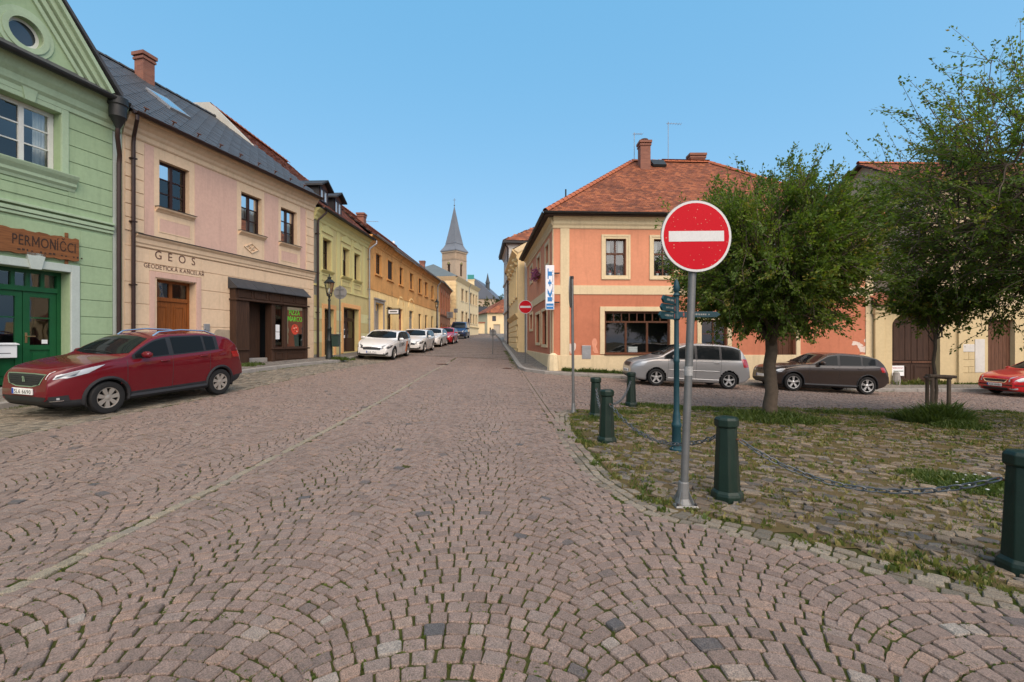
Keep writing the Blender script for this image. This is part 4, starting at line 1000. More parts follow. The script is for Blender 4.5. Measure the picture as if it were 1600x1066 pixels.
# slate roof, skylights, gutter, snow guards, chimney
RZ = fr.z(257, 140, -4.6)
rf = gable_roof(oh, fr, s0, s1, E + .02, .40, RZ, 4.6, 9.2, None, tiles=False)
rf.data.materials[0] = M_ROOFBASE
P0 = Vector(fr.P(s0, E + .026, .40)); U = Vector(fr.P(s1, E, .4)) - Vector(fr.P(s0, E, .4)); V = Vector(fr.P(s0, RZ, -4.6)) - Vector(fr.P(s0, E + .02, .4))
tile_field('shingles', P0, U, V, [(0, .0), (U.length, .0), (U.length, V.length), (0, V.length)], .46, .27, M_SLATE, rf, lift=.02, diamond=True, singles=True, sname='shingle')
ridge_tiles(rf, fr.P(s0, RZ + .02, -4.6), fr.P(s1, RZ + .02, -4.6), .10, .45, M_SLATE)
gutter(oh, fr, s0, s1 - .05, E - .02, .49, .085)
def on_roof(a, t, h=0.0):   # a along, t = share of the slope
    return P0 + U.normalized() * (a - s0) + V * t + U.cross(V).normalized() * h * (1 if U.cross(V).z > 0 else -1)
for a, t in ((fr.s(205) + .0, .50), (fr.s(290, -1), .42)):
    sk = []
    for hh in (.0, .09):
        sk += [on_roof(a, t, hh), on_roof(a + .78, t, hh), on_roof(a + .78, t + .22, hh), on_roof(a, t + .22, hh)]
    o = MB().hexa([tuple(p) for p in sk]).build('skylight', M_ZINC, rf)
    MB().quad(*[tuple(on_roof(x, y, .095)) for x, y in ((a + .07, t + .02), (a + .71, t + .02), (a + .71, t + .20), (a + .07, t + .20))]).build('pane', plain('sky_pane', (.12, .15, .18), .05, coat=1), o)
M_RUST = rough('rusty_iron', (.13, .05, .025), .9, .4, 20, 60, .4)
for k in range(9):
    a = s0 + .5 + k * .85; p = on_roof(a, .05, .02); q = on_roof(a, .05, .12); b = MB(); b.tube([tuple(p), tuple(q)], .02, 6); b.tube([tuple(q - U.normalized() * .07), tuple(q + U.normalized() * .07)], .02, 6); b.build('snow_guard', M_RUST, rf)
p = fr.P(fr.s(226, -4.3), 0, -4.3); chimney(oh, p[0], p[1], RZ - .6, fr.z(226, 86, -4.3), .44, .44, rot=-.24)
downpipe(oh, fr, fr.s(209, .12), E - .05, fr.gz(.3) + .1, .46, M_PIPE, s_top=fr.s(214, .45))

# ================================================================ OLIVE HOUSE
M_OLIVE = rough('olive_plaster', srgb(198, 182, 128), .9, .12, 1.2, 45, .25, streak=.2)
M_OLIVET = rough('olive_trim', srgb(204, 194, 134), .9, .07, 2, 45, .2, streak=.15)
M_APRICOT = rough('apricot_trim', srgb(222, 168, 112), .9, .08, 2, 45, .2, streak=.1)
M_PALEOL = rough('pale_olive_plaster', srgb(208, 202, 152), .9, .10, 1.4, 45, .2, streak=.2)
fr = WO; s0, s1 = .02, fr.s(575) - .01; E = fr.z(545, 349, .4)
ol = thing('olive_house', 'olive yellow house with three narrow windows and two roof dormers', 'house', fr.P(3, fr.gz(3), 0))
wn = [(fr.s(504), fr.s(517)), (fr.s(535), fr.s(545.5)), (fr.s(553), fr.s(562))]; wzt = fr.z(504, 371); wzb = fr.z(504, 421)
d1 = (fr.s(506), fr.s(521.5), fr.gz(1.2) + .15, fr.z(506, 482)); d2 = (fr.s(536), fr.s(560.5), fr.gz(4.5) + .15, fr.z(536, 480))
ops = [(a, c, wzb, wzt, .25) for a, c in wn] + [(*d1, .3), (*d2, .3)]
b = MB(); wall_face(b, fr, s0, s1, -.3, E, ops); b.quad(fr.P(s1, -.3), fr.P(s1, -.3, -11), fr.P(s1, E, -11), fr.P(s1, E)); b.quad(fr.P(s0, -.3, -11), fr.P(s1, -.3, -11), fr.P(s1, E, -11), fr.P(s0, E, -11)); b.build('wall', M_OLIVE, ol)
RZo = fr.z(322, 164, -6.0); pk = fr.sz(322, 164, -6)
rid = 4.9; zr_ = CAMZ + (CY - 166) / F * fr.P(0, 0, -rid)[1]
b = MB(); gv = [(-.0, -.3), (-.0, E + .05), (-rid, zr_ + .2), (-rid - 1.5, zr_ + .2), (-11, -.3)]
b.add([fr.P(s0, z, d) for d, z in gv] + [fr.P(s0 + .3, z, d) for d, z in gv], [(0, 1, 2, 3, 4), (9, 8, 7, 6, 5)] + [(i, (i + 1) % 5, (i + 1) % 5 + 5, i + 5) for i in range(5)])
b.build('gable_wall', rough('grey_render', srgb(176, 174, 164), .9, .12, 1.5, 40, .3, streak=.25), ol)
zs1, zs2 = fr.z(497.5, 437), fr.z(497.5, 452)
MB().fbox(fr, s0, s1, zs1 - .3, zs1 - .22, -.01, .05).build('string_course', M_OLIVET, ol)
cornice(ol, fr, s0, s1, E, [(.02, -.55), (.05, -.5), (.05, -.4), (.12, -.3), (.14, -.2), (.24, -.1), (.28, -.02)], M_OLIVET)
for a, c in wn:
    w_ = window(ol, fr, a, c, wzb, wzt, M_BROWNF, rec=.2, cols=2, rows=(.62, .38), fw=.06, mull=.08)
    b = MB(); ring(b, fr, a - .16, c + .14, wzb, wzt + .14, .13, -.01, .04, False); b.build('window_surround', M_OLIVET, w_)
    MB().extr(fr, [(a - .2, wzt + .28), (c + .18, wzt + .28), (c + .18, wzt + .46), ((a + c) / 2, wzt + .68), (a - .2, wzt + .46)], -.01, .045).build('window_hood', M_OLIVET, w_)
    cornice(w_, fr, a - .22, c + .2, wzb, [(.02, -.12), (.06, -.08), (.12, -.04), (.14, 0)], M_OLIVET, 'window_sill')
    b = MB(); ring(b, fr, a - .12, c + .12, wzb - .5, wzb - .18, .05, -.01, .03); b.build('apron_moulding', M_OLIVET, w_)
for a in (fr.s(497), fr.s(526), fr.s(549), fr.s(567)):
    MB().fbox(fr, a, a + .34, zs1 - .21, E - .56, -.01, .022).build('lesene', M_OLIVET, ol)
b = MB()
for a, c in ((s0, d1[0] - .2), (d1[1] + .2, d2[0] - .22), (d2[1] + .24, s1)):
    for k in range(5): MB().fbox(fr, a + .01, c - .01, fr.gz(2) + .2 + k * .55, fr.gz(2) + .2 + k * .55 + .52, -.01, .012 + .006 * (k % 2)).build('stucco_course', M_PALEOL if k % 2 else M_OLIVE, ol)
def old_door(par, fr, a0, a1, z0, z1, mat, ztr, panes=2, rec=.24, glazed=False, name='door'):
    b = MB(); ring(b, fr, a0 + .004, a1 - .004, z0, z1 - .004, .07, -rec - .08, -rec, False); b.fbox(fr, a0 + .07, a1 - .07, ztr - .04, ztr + .04, -rec - .08, -rec + .01)
    o = b.build(name, mat, par); wd = (a1 - a0 - .14) / panes
    for k in range(panes):
        p, q = a0 + .07 + wd * k, a0 + .07 + wd * (k + 1)
        MB().quad(fr.P(p + .02, ztr + .04, -rec - .04), fr.P(q - .02, ztr + .04, -rec - .04), fr.P(q - .02, z1 - .07, -rec - .04), fr.P(p + .02, z1 - .07, -rec - .04)).build('pane', M_GLASS, o)
        if k: MB().fbox(fr, p - .02, p + .02, ztr + .04, z1 - .07, -rec - .06, -rec - .005).build('mullion', mat, o)
        l = MB()
        if glazed:
            ring(l, fr, p + .004, q - .004, z0 + .01, ztr - .042, .10, -rec - .07, -rec - .015); l.fbox(fr, p + .1, q - .1, z0 + .11, z0 + .75, -rec - .06, -rec - .03)
            lo = l.build('leaf', mat, o); MB().quad(fr.P(p + .1, z0 + .75, -rec - .04), fr.P(q - .1, z0 + .75, -rec - .04), fr.P(q - .1, ztr - .14, -rec - .04), fr.P(p + .1, ztr - .14, -rec - .04)).build('pane', M_GLASS, o)
        else:
            l.fbox(fr, p + .004, q - .004, z0 + .01, ztr - .042, -rec - .07, -rec - .02)
            for z2, z3 in ((z0 + .15, z0 + .8), (z0 + .95, ztr - .2)): ring(l, fr, p + .08, q - .08, z2, z3, .035, -rec - .02, -rec - .002)
            l.build('leaf', mat, o)
    q = MB(); q.quad(fr.P(a0 - .1, z0, -rec - .5), fr.P(a1 + .1, z0, -rec - .5), fr.P(a1 + .1, z1 + .1, -rec - .5), fr.P(a0 - .1, z1 + .1, -rec - .5)); q.build('hall_recess', M_DARK, o)
    return o
for (a, c, p, q), gz2, n in ((d1, False, 1), (d2, True, 2)):
    old_door(ol, fr, a, c, p, q, M_BROWNF, q - (.55 if gz2 else .45), n, glazed=gz2)
    b = MB(); ring(b, fr, a - .22, c + .22, p - .05, q + .22, .215, -.01, .045, False); b.build('door_surround', M_APRICOT, ol, bevel=.01)
rf = gable_roof(ol, fr, s0 + .3, s1, E + .02, .38, zr_, rid, 11, M_TILE2)
ridge_tiles(rf, fr.P(s0, zr_ + .1, -rid), fr.P(s1, zr_ + .03, -rid), .12, .35, M_RIDGE)
gutter(ol, fr, s0, s1, E, .46, .08, M_IRON)
M_DORM = rough('dormer_sheet', (.035, .033, .033), .6, .3, 4, 30, .2)
for px0, px1, yb, yt in ((499, 511, 313, 291), (522, 532.5, 334, 310)):
    dd_ = -.15; a0, a1 = fr.s(px0, dd_), fr.s(px1, dd_); z0, z1 = fr.z(px0, yb, dd_), fr.z(px0, yt, dd_)
    dm = MB(); dm.prism(fr, a0 - .06, a1 + .06, [(dd_, z0 - .3), (dd_, z1), (dd_ - 2.2, z1 + .12), (dd_ - 2.2, z0)]); do = dm.build('dormer', M_DORM, rf)
    am = (a0 + a1) / 2; rb = MB()
    for sg_ in (-1, 1):
        e = am + sg_ * ((a1 - a0) / 2 + .24); rb.add([fr.P(am, z1 + .34, dd_ + .25), fr.P(e, z1 - .02, dd_ + .25), fr.P(e, z1 - .02, dd_ - 2.6), fr.P(am, z1 + .34, dd_ - 2.6), fr.P(am, z1 + .42, dd_ + .25), fr.P(e, z1 + .06, dd_ + .25), fr.P(e, z1 + .06, dd_ - 2.6), fr.P(am, z1 + .42, dd_ - 2.6)], [(0, 1, 2, 3), (4, 5, 6, 7), (0, 1, 5, 4), (1, 2, 6, 5)])
    rb.build('dormer_roof', M_DORM, do)
    MB().extr(fr, [(a0 - .05, z1), (a1 + .05, z1), (am, z1 + .32)], dd_ - .1, dd_ + .03).build('dormer_gable', rough('brown_board', (.10, .045, .03), .8, .2), do)
    dw = MB(); ring(dw, fr, a0, a1, z0, z1 - .02, .07, dd_ + .0, dd_ + .05); dw.fbox(fr, am - .04, am + .04, z0 + .07, z1 - .09, dd_ + .002, dd_ + .05); dwo = dw.build('dormer_window', M_BROWNF, do)
    for p, q in ((a0 + .07, am - .04), (am + .04, a1 - .07)): MB().quad(fr.P(p, z0 + .07, dd_ + .012), fr.P(q, z0 + .07, dd_ + .012), fr.P(q, z1 - .09, dd_ + .012), fr.P(p, z1 - .09, dd_ + .012)).build('pane', plain('pale_pane', (.45, .48, .5), .1, coat=.6), dwo)
p = fr.P(fr.s(565, -3.2), 0, -3.2); chimney(ol, p[0], p[1], E + 1, fr.z(565, 334, -3.2), .5, .6)
yagi(ol, fr.P(fr.s(572, -3), fr.z(572, 358, -3), -3), .7, .9, .1, M_ZINC)
downpipe(ol, fr, s0 + .18, E, fr.gz(.3) + .1, .42, M_PIPE, s_top=s0 + .35)
downpipe(ol, fr, s1 - .05, E, fr.gz(6.5) + .1, .42, M_ZINC, s_top=s1 + .3)

# ================================================================ LONG OCHRE HOUSE
M_OCHRE = rough('weathered_ochre_plaster', srgb(212, 156, 94), .95, .22, .9, 40, .4, streak=.45, dark=srgb(140, 106, 72), dirt=.45)
M_YELL = rough('yellow_plaster', srgb(255, 216, 152), .95, .12, 1.0, 40, .3, streak=.3, dark=srgb(170, 130, 90), dirt=.25)
M_STONEG = rough('grey_sandstone', srgb(152, 146, 140), .9, .15, 3, 40, .4)
fr = WR; s0, s1 = .02, fr.s(687); E = fr.z(620, 390, .4)
lo = thing('ochre_house', 'long weathered ochre house with yellow ground floor behind the white cars', 'house', fr.P(10, fr.gz(10), 0))
ww = [(587, 595.5, 396, 431), (605.5, 613.7, 406, 439), (624, 629.5, 417, 444), (640, 645.5, 427, 451), (654, 658.5, 434, 457), (664, 668, 440, 461), (673.8, 677.3, 446, 465)]
zt_ = np.mean([fr.z(p, t) for p, _, t, _ in ww]); zb_ = np.mean([fr.z(p, q) for p, _, _, q in ww])
W_ = [(fr.s(p), fr.s(q), zb_, zt_) for p, q, _, _ in ww]
lowo = [(585.5, 598.5, 472, 'portal'), (605.3, 613.3, 479, 'shopdoor'), (623, 629.5, 482, 'reddoor'), (639.5, 646, 485, 'greydoor'), (654, 658.3, 490, 'win'), (664.3, 668, 492, 'win'), (674, 677, 494, 'win')]
LO = []
for p, q, t, k in lowo:
    a, c = fr.s(p), fr.s(q); z = fr.z(p, t); z0 = fr.gz((a + c) / 2) + (.13 if k != 'win' else .9); LO.append((a, c, z0, z, k))
zst = fr.z(576, 449.5)
ops = [(*q, .2) for q in W_] + [(*q[:4], .3) for q in LO]
b = MB(); wall_face(b, fr, s0, s1, zst, E, [o for o in ops if o[2] > zst]); b.build('upper_wall', M_OCHRE, lo)
b = MB(); wall_face(b, fr, s0, s1, -.3, zst, [o for o in ops if o[2] < zst]); shell(b, fr, s0, s1, -.3, E, 9); b.build('lower_wall', M_YELL, lo)
MB().fbox(fr, s0, s1, zst - .05, zst + .03, -.01, .035).build('string_course', M_OCHRE, lo)
cornice(lo, fr, s0, s1, E, [(.02, -.5), (.05, -.45), (.05, -.36), (.14, -.25), (.24, -.12), (.28, -.02)], M_OCHRE)
M_SHUT = wood('closed_shutter', (.04, .024, .018), .7, (1, 1, 14), .3)
for i, q in enumerate(W_):
    if i == 1:
        w_ = MB().fbox(fr, q[0], q[1], q[2], q[3], -.12, -.08).build('shutter', M_SHUT, lo)
        for k in range(9): MB().fbox(fr, q[0] + .05, q[1] - .05, q[2] + .1 + k * .15, q[2] + .19 + k * .15, -.08, -.06).build('slat', M_SHUT, w_)
    else: w_ = window(lo, fr, *q, M_BROWNF, rec=.12, cols=2, rows=(.62, .38), fw=.08, mull=.10)
    b = MB(); ring(b, fr, q[0] - .13, q[1] + .13, q[2], q[3] + .13, .12, -.01, .03, False); b.build('window_surround', M_OCHRE, w_)
    MB().fbox(fr, q[0] - .2, q[1] + .2, q[2] - .1, q[2] - .003, -.05, .1).build('window_sill', M_OCHRE, w_)
M_REDF = plain('red_frame_paint', (.16, .02, .025), .5)
for a, c, z0, z, k in LO:
    if k == 'portal':
        b = MB(); ring(b, fr, a - .16, c + .16, z0 - .05, z + .16, .158, -.01, .06, False); b.build('portal', M_STONEG, lo)
        MB().fbox(fr, a - .22, c + .22, z + .17, z + .26, -.01, .12).build('portal_cornice', M_STONEG, lo)
        old_door(lo, fr, a, c, z0, z, M_STONEG, z - .5, 2, rec=.3)
    elif k == 'win': window(lo, fr, a, c, z0, z, M_BROWNF, rec=.12, cols=2, rows=(.62, .38), fw=.08, mull=.10)
    else:
        m_ = {'shopdoor': M_DWOOD, 'reddoor': M_REDF, 'greydoor': M_ZINC}[k]; old_door(lo, fr, a, c, z0, z, m_, z - .6, 2, rec=.16, glazed=k != 'greydoor')
        if k != 'shopdoor':
            n = 14; ac = (a + c) / 2; r0 = (c - a) / 2 + .16; A = [(ac + r0 * math.cos(math.pi * i / n), z + .25 + r0 * .8 * math.sin(math.pi * i / n)) for i in range(n + 1)]; B_ = [(ac + (r0 + .10) * math.cos(math.pi * i / n), z + .25 + (r0 * .8 + .1) * math.sin(math.pi * i / n)) for i in range(n + 1)]
            MB().extr(fr, A + B_[::-1], -.01, .035).build('blind_arch', M_YELL, lo)
RZq = E + 4.0
rf = gable_roof(lo, fr, s0, s1, E + .02, .38, RZq, 4.8, 9.2, M_TILE2, tw=.24, th=.22)
gutter(lo, fr, s0, s1, E, .46, .09, M_ZINC)
ridge_tiles(rf, fr.P(s0, RZq + .03, -4.8), fr.P(s1, RZq + .03, -4.8), .12, .45, M_RIDGE)
p = fr.P(fr.s(660, -3.5), 0, -3.5); chimney(lo, p[0], p[1], E + 1, E + 3.6, .6, .6)
downpipe(lo, fr, fr.s(682.5), E, fr.gz(20), .42, M_ZINC)
# hanging shop sign on the ochre house
hs = thing('hanging_shop_sign', 'small white and black shop sign on a bracket above the ochre house door', 'sign', fr.P(fr.s(604), fr.z(604, 490), .1))
a = fr.s(603.5); zz = fr.z(604, 482)
MB().tube([fr.P(a, zz, 0), fr.P(a, zz, .95)], .02, 6).build('bracket', M_IRON, hs)
q = fr.P(a, 0, .5); b = MB(); b.add([(q[0] + dx, q[1] + dy, z) for z in (zz - .42, zz - .05) for dx, dy in ((-.4, -.03), (.4, -.03), (.4, .03), (-.4, .03))], [(0, 1, 2, 3), (4, 5, 6, 7), (0, 1, 5, 4), (1, 2, 6, 5), (2, 3, 7, 6), (3, 0, 4, 7)]); b.build('panel', M_BLACK, hs)
b = MB(); b.box(q[0] - .34, q[0] + .34, q[1] - .036, q[1] - .032, zz - .36, zz - .11); b.build('sign_face', M_WHITE, hs)
b = MB(); b.box(q[0] - .25, q[0] + .25, q[1] - .040, q[1] - .037, zz - .27, zz - .2); b.build('print_line', M_BLACK, hs)
# ================================================================ CORNER HOUSE (salmon pink) on the right
M_SALM = rough('salmon_plaster', srgb(206, 140, 108), .9, .08, 1.0, 45, .25, streak=.24)
M_SALM2 = rough('salmon_plaster_lower', srgb(182, 114, 86), .9, .10, 1.0, 45, .3, streak=.32, dirt=.12)
M_CREAM = rough('cream_paint', srgb(208, 189, 153), .9, .07, 1.2, 45, .2, streak=.28)
M_BWOOD = wood('brown_window_wood', (.085, .032, .014), .5, (10, 10, .8), .15)
M_FLAKE = rough('flaked_plaster', srgb(206, 190, 178), .95, .2, 3, 40, .5)
def roof_face(par, pts, mat, tw, th, base=None):
    """a planar roof face: the first two points are its eave"""
    P = [Vector(p) for p in pts]; U = (P[1] - P[0]).normalized(); n = U.cross(P[2] - P[0]).normalized(); V = n.cross(U)
    if V.z < 0: V = -V
    tile_field('roof_tiles', P[0] + Vector((0, 0, .004)), U, V, [((p - P[0]).dot(U), (p - P[0]).dot(V)) for p in P], tw, th, mat, par)
WF = Frame(1.85, 20.5, 1, .045)
WFL = Frame(1.85, 20.5, -.072, 1, -1)
fr = WF; E = fr.z(900, 332, .35); s1 = fr.s(1363.5); SL = 11.2
ch = thing('salmon_corner_house', 'salmon pink corner house with cream bands and hipped red tile roof', 'house', fr.P(0, fr.gz(0), 0))
zb0, zb1 = fr.z(900, 460), fr.z(900, 446); zpl = fr.z(920, 555); zfr = fr.z(900, 357.5)
up = [(946.5, 978, 373, 432), (1021.5, 1053, 373, 432), (1106, 1138, 373, 432), (1190, 1222, 373, 432), (1276, 1308, 373, 432)]
UW = [(fr.s(p), fr.s(q), fr.z(946, 432), fr.z(946, 373)) for p, q, t, u in up]
shop = (fr.s(945), fr.s(1047), fr.z(945, 553), fr.z(945, 487)); sdoor = (fr.s(1205), fr.s(1243), fr.gz(11) + .15, fr.z(1205, 498)); lw = (fr.s(1096), fr.s(1136), fr.z(945, 553), fr.z(945, 500))
ops = [(*q, .22) for q in UW] + [(*shop, .2), (*sdoor, .25), (*lw, .2)]
bot = -1.0
b = MB(); wall_face(b, fr, 0, s1, zb1 - .02, E, [o for o in ops if o[2] > zb0]); b.build('upper_wall', M_SALM, ch)
b = MB(); wall_face(b, fr, 0, s1, bot, zb1 - .02, [o for o in ops if o[2] < zb0]); b.build('lower_wall', M_SALM2, ch)
fl = WFL
lw3 = [(853, 858, 383, 412), (840, 844.3, 404, 446), (829, 832.2, 420, 443)]
LU = [(fl.s(q), fl.s(p), fl.z(p, u), fl.z(p, t)) for p, q, t, u in lw3]
LU = [(a, c, LU[0][2] if i != 1 else LU[1][2], LU[0][3]) for i, (a, c, _, _) in enumerate(LU)]
zU0 = fl.z(829, 443); zU1 = fl.z(829, 420); LU = [(a, c, zU0, zU1) for a, c, _, _ in LU]
gl = [(847.5, 855, 488, 541), (838, 844, 493, 538), (828.5, 832.5, 493, 517)]
LG = [(fl.s(q), fl.s(p), fl.z(p, u), fl.z(p, t)) for p, q, t, u in gl]
b = MB(); wall_face(b, fl, 0, SL, zb1 - .02, E, [(*q, .2) for q in LU]); b.build('upper_wall', M_SALM, ch)
b = MB(); wall_face(b, fl, 0, SL, bot, zb1 - .02, [(*q, .2) for q in LG])
b.quad(fr.P(s1, bot), fr.P(s1, bot, -11), fr.P(s1, E, -11), fr.P(s1, E)); q0 = fl.P(SL, bot); q1 = fr.P(s1, bot, -11); b.quad(q0, q1, (q1[0], q1[1], E), (q0[0], q0[1], E)); b.build('lower_wall', M_SALM2, ch)
# cream trim on both faces
for f, L in ((fr, s1), (fl, SL)):
    MB().fbox(f, .001 if f is fr else .0, L - .01, zb0, zb1, -.01, .03).build('band', M_CREAM, ch)
    cornice(ch, f, -.02, L, E, [(.03, zfr - E), (.05, zfr - E + .04), (.05, -.5), (.10, -.42), (.10, -.3), (.2, -.18), (.28, -.05), (.28, -.02)], M_CREAM)
    MB().fbox(f, .0, L - .01, bot, zpl, -.01, .045).build('plinth', M_CREAM, ch, bevel=.012)
p0, p1 = fr.s(875.5), fr.s(889.5)
MB().fbox(fr, p0, p1, zpl - .02, zfr, -.01, .036).build('pilaster', M_CREAM, ch)
MB().fbox(fl, .02, .22, zpl - .02, zfr, -.01, .036).build('pilaster', M_CREAM, ch); MB().fbox(fr, s1 - .35, s1, zpl - .02, zfr, -.01, .036).build('pilaster', M_CREAM, ch)
MB().fbox(fl, .62, .86, zpl - .02, zb0, -.01, .034).build('pilaster', M_CREAM, ch)
q = fr.P(.0, 0, .0); gz_ = float(g(q[0], q[1])); b = MB(); b.lathe((q[0] - .02, q[1] - .02, gz_), [(.27, -.3), (.27, .1), (.24, .6), (.2, .8), (.08, .88)], 8); b.build('corner_guard_stone', rough('worn_cream_stone', srgb(214, 196, 160), .9, .2, 3, 40, .5), ch, smooth=True)
for i, q in enumerate(UW):
    w_ = window(ch, fr, *q, M_BWOOD, rec=.14, cols=2, rows=(.62, .38), fw=.06, mw=.09, mull=.06, curtain=[(0, .3, .62), (.7, 1, .62)])
    b = MB(); ring(b, fr, q[0] - .2, q[1] + .2, q[2] - .14, q[3] + .18, .10, -.01, .05); b.build('window_surround', M_CREAM, w_, bevel=.01)
    b = MB(); ring(b, fr, q[0] - .10, q[1] + .10, q[2] - .05, q[3] + .09, .095, -.01, .03); b.build('window_moulding', M_CREAM, w_)
    for k in (.28, .72):
        a = q[0] + (q[1] - q[0]) * k; p = fr.P(a, q[2] + .07, -.26); b = MB(); b.lathe(p, [(.05, 0), (.065, .11), (.055, .12)], 10); b.build('flower_pot', M_WHITE, w_)
        b = MB()
        for j in range(14): r_ = Vector((random.gauss(0, .06), random.gauss(0, .03), random.uniform(.12, .24))); b.lathe(Vector(p) + r_, [(.0, -.02), (.024, 0), (0, .02)], 5)
        tag(b.build('geranium', plain('red_petal', (.4, .02, .03), .7), w_), kind='stuff')
# shop window
w_ = MB(); ring(w_, fr, shop[0] + .004, shop[1] - .004, shop[2], shop[3] - .004, .07, -.16, -.08); ztr = fr.z(945, 503)
w_.fbox(fr, shop[0] + .07, shop[1] - .07, ztr - .04, ztr + .04, -.155, -.07)
sx = [shop[0] + .07, fr.s(978.5), fr.s(1012), shop[1] - .07]
for k in (1, 2): w_.fbox(fr, sx[k] - .045, sx[k] + .045, shop[2] + .07, ztr - .04, -.15, -.075)
sw = w_.build('shop_window', M_BWOOD, ch)
for a, c in zip(sx[:-1], sx[1:]): MB().quad(fr.P(a, shop[2] + .07, -.11), fr.P(c, shop[2] + .07, -.11), fr.P(c, ztr - .04, -.11), fr.P(a, ztr - .04, -.11)).build('pane', M_GLASS, sw)
n = 8; wd = (shop[1] - shop[0] - .14) / n
for k in range(n):
    a = shop[0] + .07 + wd * k; MB().quad(fr.P(a + .02, ztr + .04, -.11), fr.P(a + wd - .02, ztr + .04, -.11), fr.P(a + wd - .02, shop[3] - .07, -.11), fr.P(a + .02, shop[3] - .07, -.11)).build('pane', M_GLASS, sw)
    if k: MB().fbox(fr, a - .022, a + .022, ztr + .041, shop[3] - .072, -.13, -.085).build('mullion', M_BWOOD, sw)
b = MB(); D = -1.4; b.quad(fr.P(shop[0] - .4, shop[2] - .2, D), fr.P(shop[1] + .4, shop[2] - .2, D), fr.P(shop[1] + .4, shop[3] + .2, D), fr.P(shop[0] - .4, shop[3] + .2, D)); b.quad(fr.P(shop[0], shop[2], -.2), fr.P(shop[1], shop[2], -.2), fr.P(shop[1] + .4, shop[2] - .2, D), fr.P(shop[0] - .4, shop[2] - .2, D))
b.quad(fr.P(shop[0], shop[3], -.2), fr.P(shop[1], shop[3], -.2), fr.P(shop[1] + .4, shop[3] + .2, D), fr.P(shop[0] - .4, shop[3] + .2, D))
for s_, t_ in ((shop[0], -.4), (shop[1], .4)): b.quad(fr.P(s_, shop[2], -.2), fr.P(s_, shop[3], -.2), fr.P(s_ + t_, shop[3] + .2, D), fr.P(s_ + t_, shop[2] - .2, D))
b.build('shop_interior', M_DARK, sw)
for k in range(3): MB().fbox(fr, sx[1] + .2, sx[1] + .62, shop[2] + .02 + k * .10, shop[2] + .11 + k * .10, -.6, -.35).build('paper_stack', M_WHITE, sw)
b = MB(); ring(b, fr, shop[0] - .22, shop[1] + .2, shop[2] - .02, shop[3] + .22, .205, -.01, .05, False); b.build('shop_surround', M_CREAM, ch, bevel=.01)
MB().fbox(fr, shop[0] - .03, shop[1] + .03, shop[2] - .06, shop[2] - .002, -.1, .08).build('shop_sill', M_BWOOD, ch)
old_door(ch, fr, *sdoor, M_BWOOD, sdoor[3] - .5, 2, rec=.18)
b = MB(); ring(b, fr, sdoor[0] - .2, sdoor[1] + .2, sdoor[2], sdoor[3] + .2, .19, -.01, .05, False); b.build('door_surround', M_CREAM, ch)
window(ch, fr, *lw, M_BWOOD, rec=.12, cols=2, rows=(.6, .4)); b = MB(); ring(b, fr, lw[0] - .2, lw[1] + .2, lw[2] - .1, lw[3] + .2, .19, -.01, .05); b.build('window_surround', M_CREAM, ch)
MB().fbox(fr, fr.s(909), fr.s(923), fr.z(909, 561), fr.z(909, 540), -.01, .06).build('meter_cabinet', M_ZINC, ch, bevel=.01)
MB().extr(fr, blob(fr, fr.s(925), fr.s(934), fr.z(930, 552), fr.z(930, 531), .02, seed=5, k=.3), -.01, .006).build('bare_plaster_patch', rough('paler_patch', srgb(214, 148, 120), .95, .2), ch)
MB().extr(fr, blob(fr, fr.s(889), fr.s(898), fr.z(892, 553), fr.z(892, 535), .04, seed=8, k=.3), -.01, .008).build('bare_plaster_patch', M_FLAKE, ch)
for a0, a1, y0, y1, sd_ in ((1332, 1346, 541, 534, 11), (1343, 1362, 553, 541, 12), (1352, 1361, 536, 529, 13)):
    MB().extr(fr, blob(fr, fr.s(a0), fr.s(a1), fr.z(a0, y0), fr.z(a0, y1), .02, seed=sd_, k=.35), -.01, .006).build('flaked_patch', M_FLAKE, ch)
for i, q in enumerate(LU):
    w_ = window(ch, fl, *q, M_BWOOD, rec=.12, cols=2, rows=(.62, .38)); b = MB(); ring(b, fl, q[0] - .18, q[1] + .18, q[2] - .12, q[3] + .16, .17, -.01, .045); b.build('window_surround', M_CREAM, w_)
for i, q in enumerate(LG):
    w_ = window(ch, fl, *q, M_BWOOD, rec=.12, cols=2, rows=(.62, .38)); b = MB(); ring(b, fl, q[0] - .16, q[1] + .16, q[2] - .05, q[3] + .16, .15, -.01, .045); b.build('window_surround', M_CREAM, w_)
q = LU[1]; fb = thing('flower_box', 'window box of purple flowers on the side of the salmon house', 'flower box', fl.P(q[0], q[2] - .2, .15))
MB().fbox(fl, q[0] - .1, q[1] + .1, q[2] - .22, q[2] - .03, .05, .25).build('box', M_BWOOD, fb); b = MB()
for j in range(160):
    p = Vector(fl.P(random.uniform(q[0] - .3, q[1] + .2), q[2] + random.uniform(-.35, .25), random.uniform(.05, .42))); b.lathe(p, [(0, -.04), (.045, 0), (0, .04)], 5)
tag(b.build('petals', plain('mauve_petal', (.28, .07, .16), .7), fb), kind='stuff')
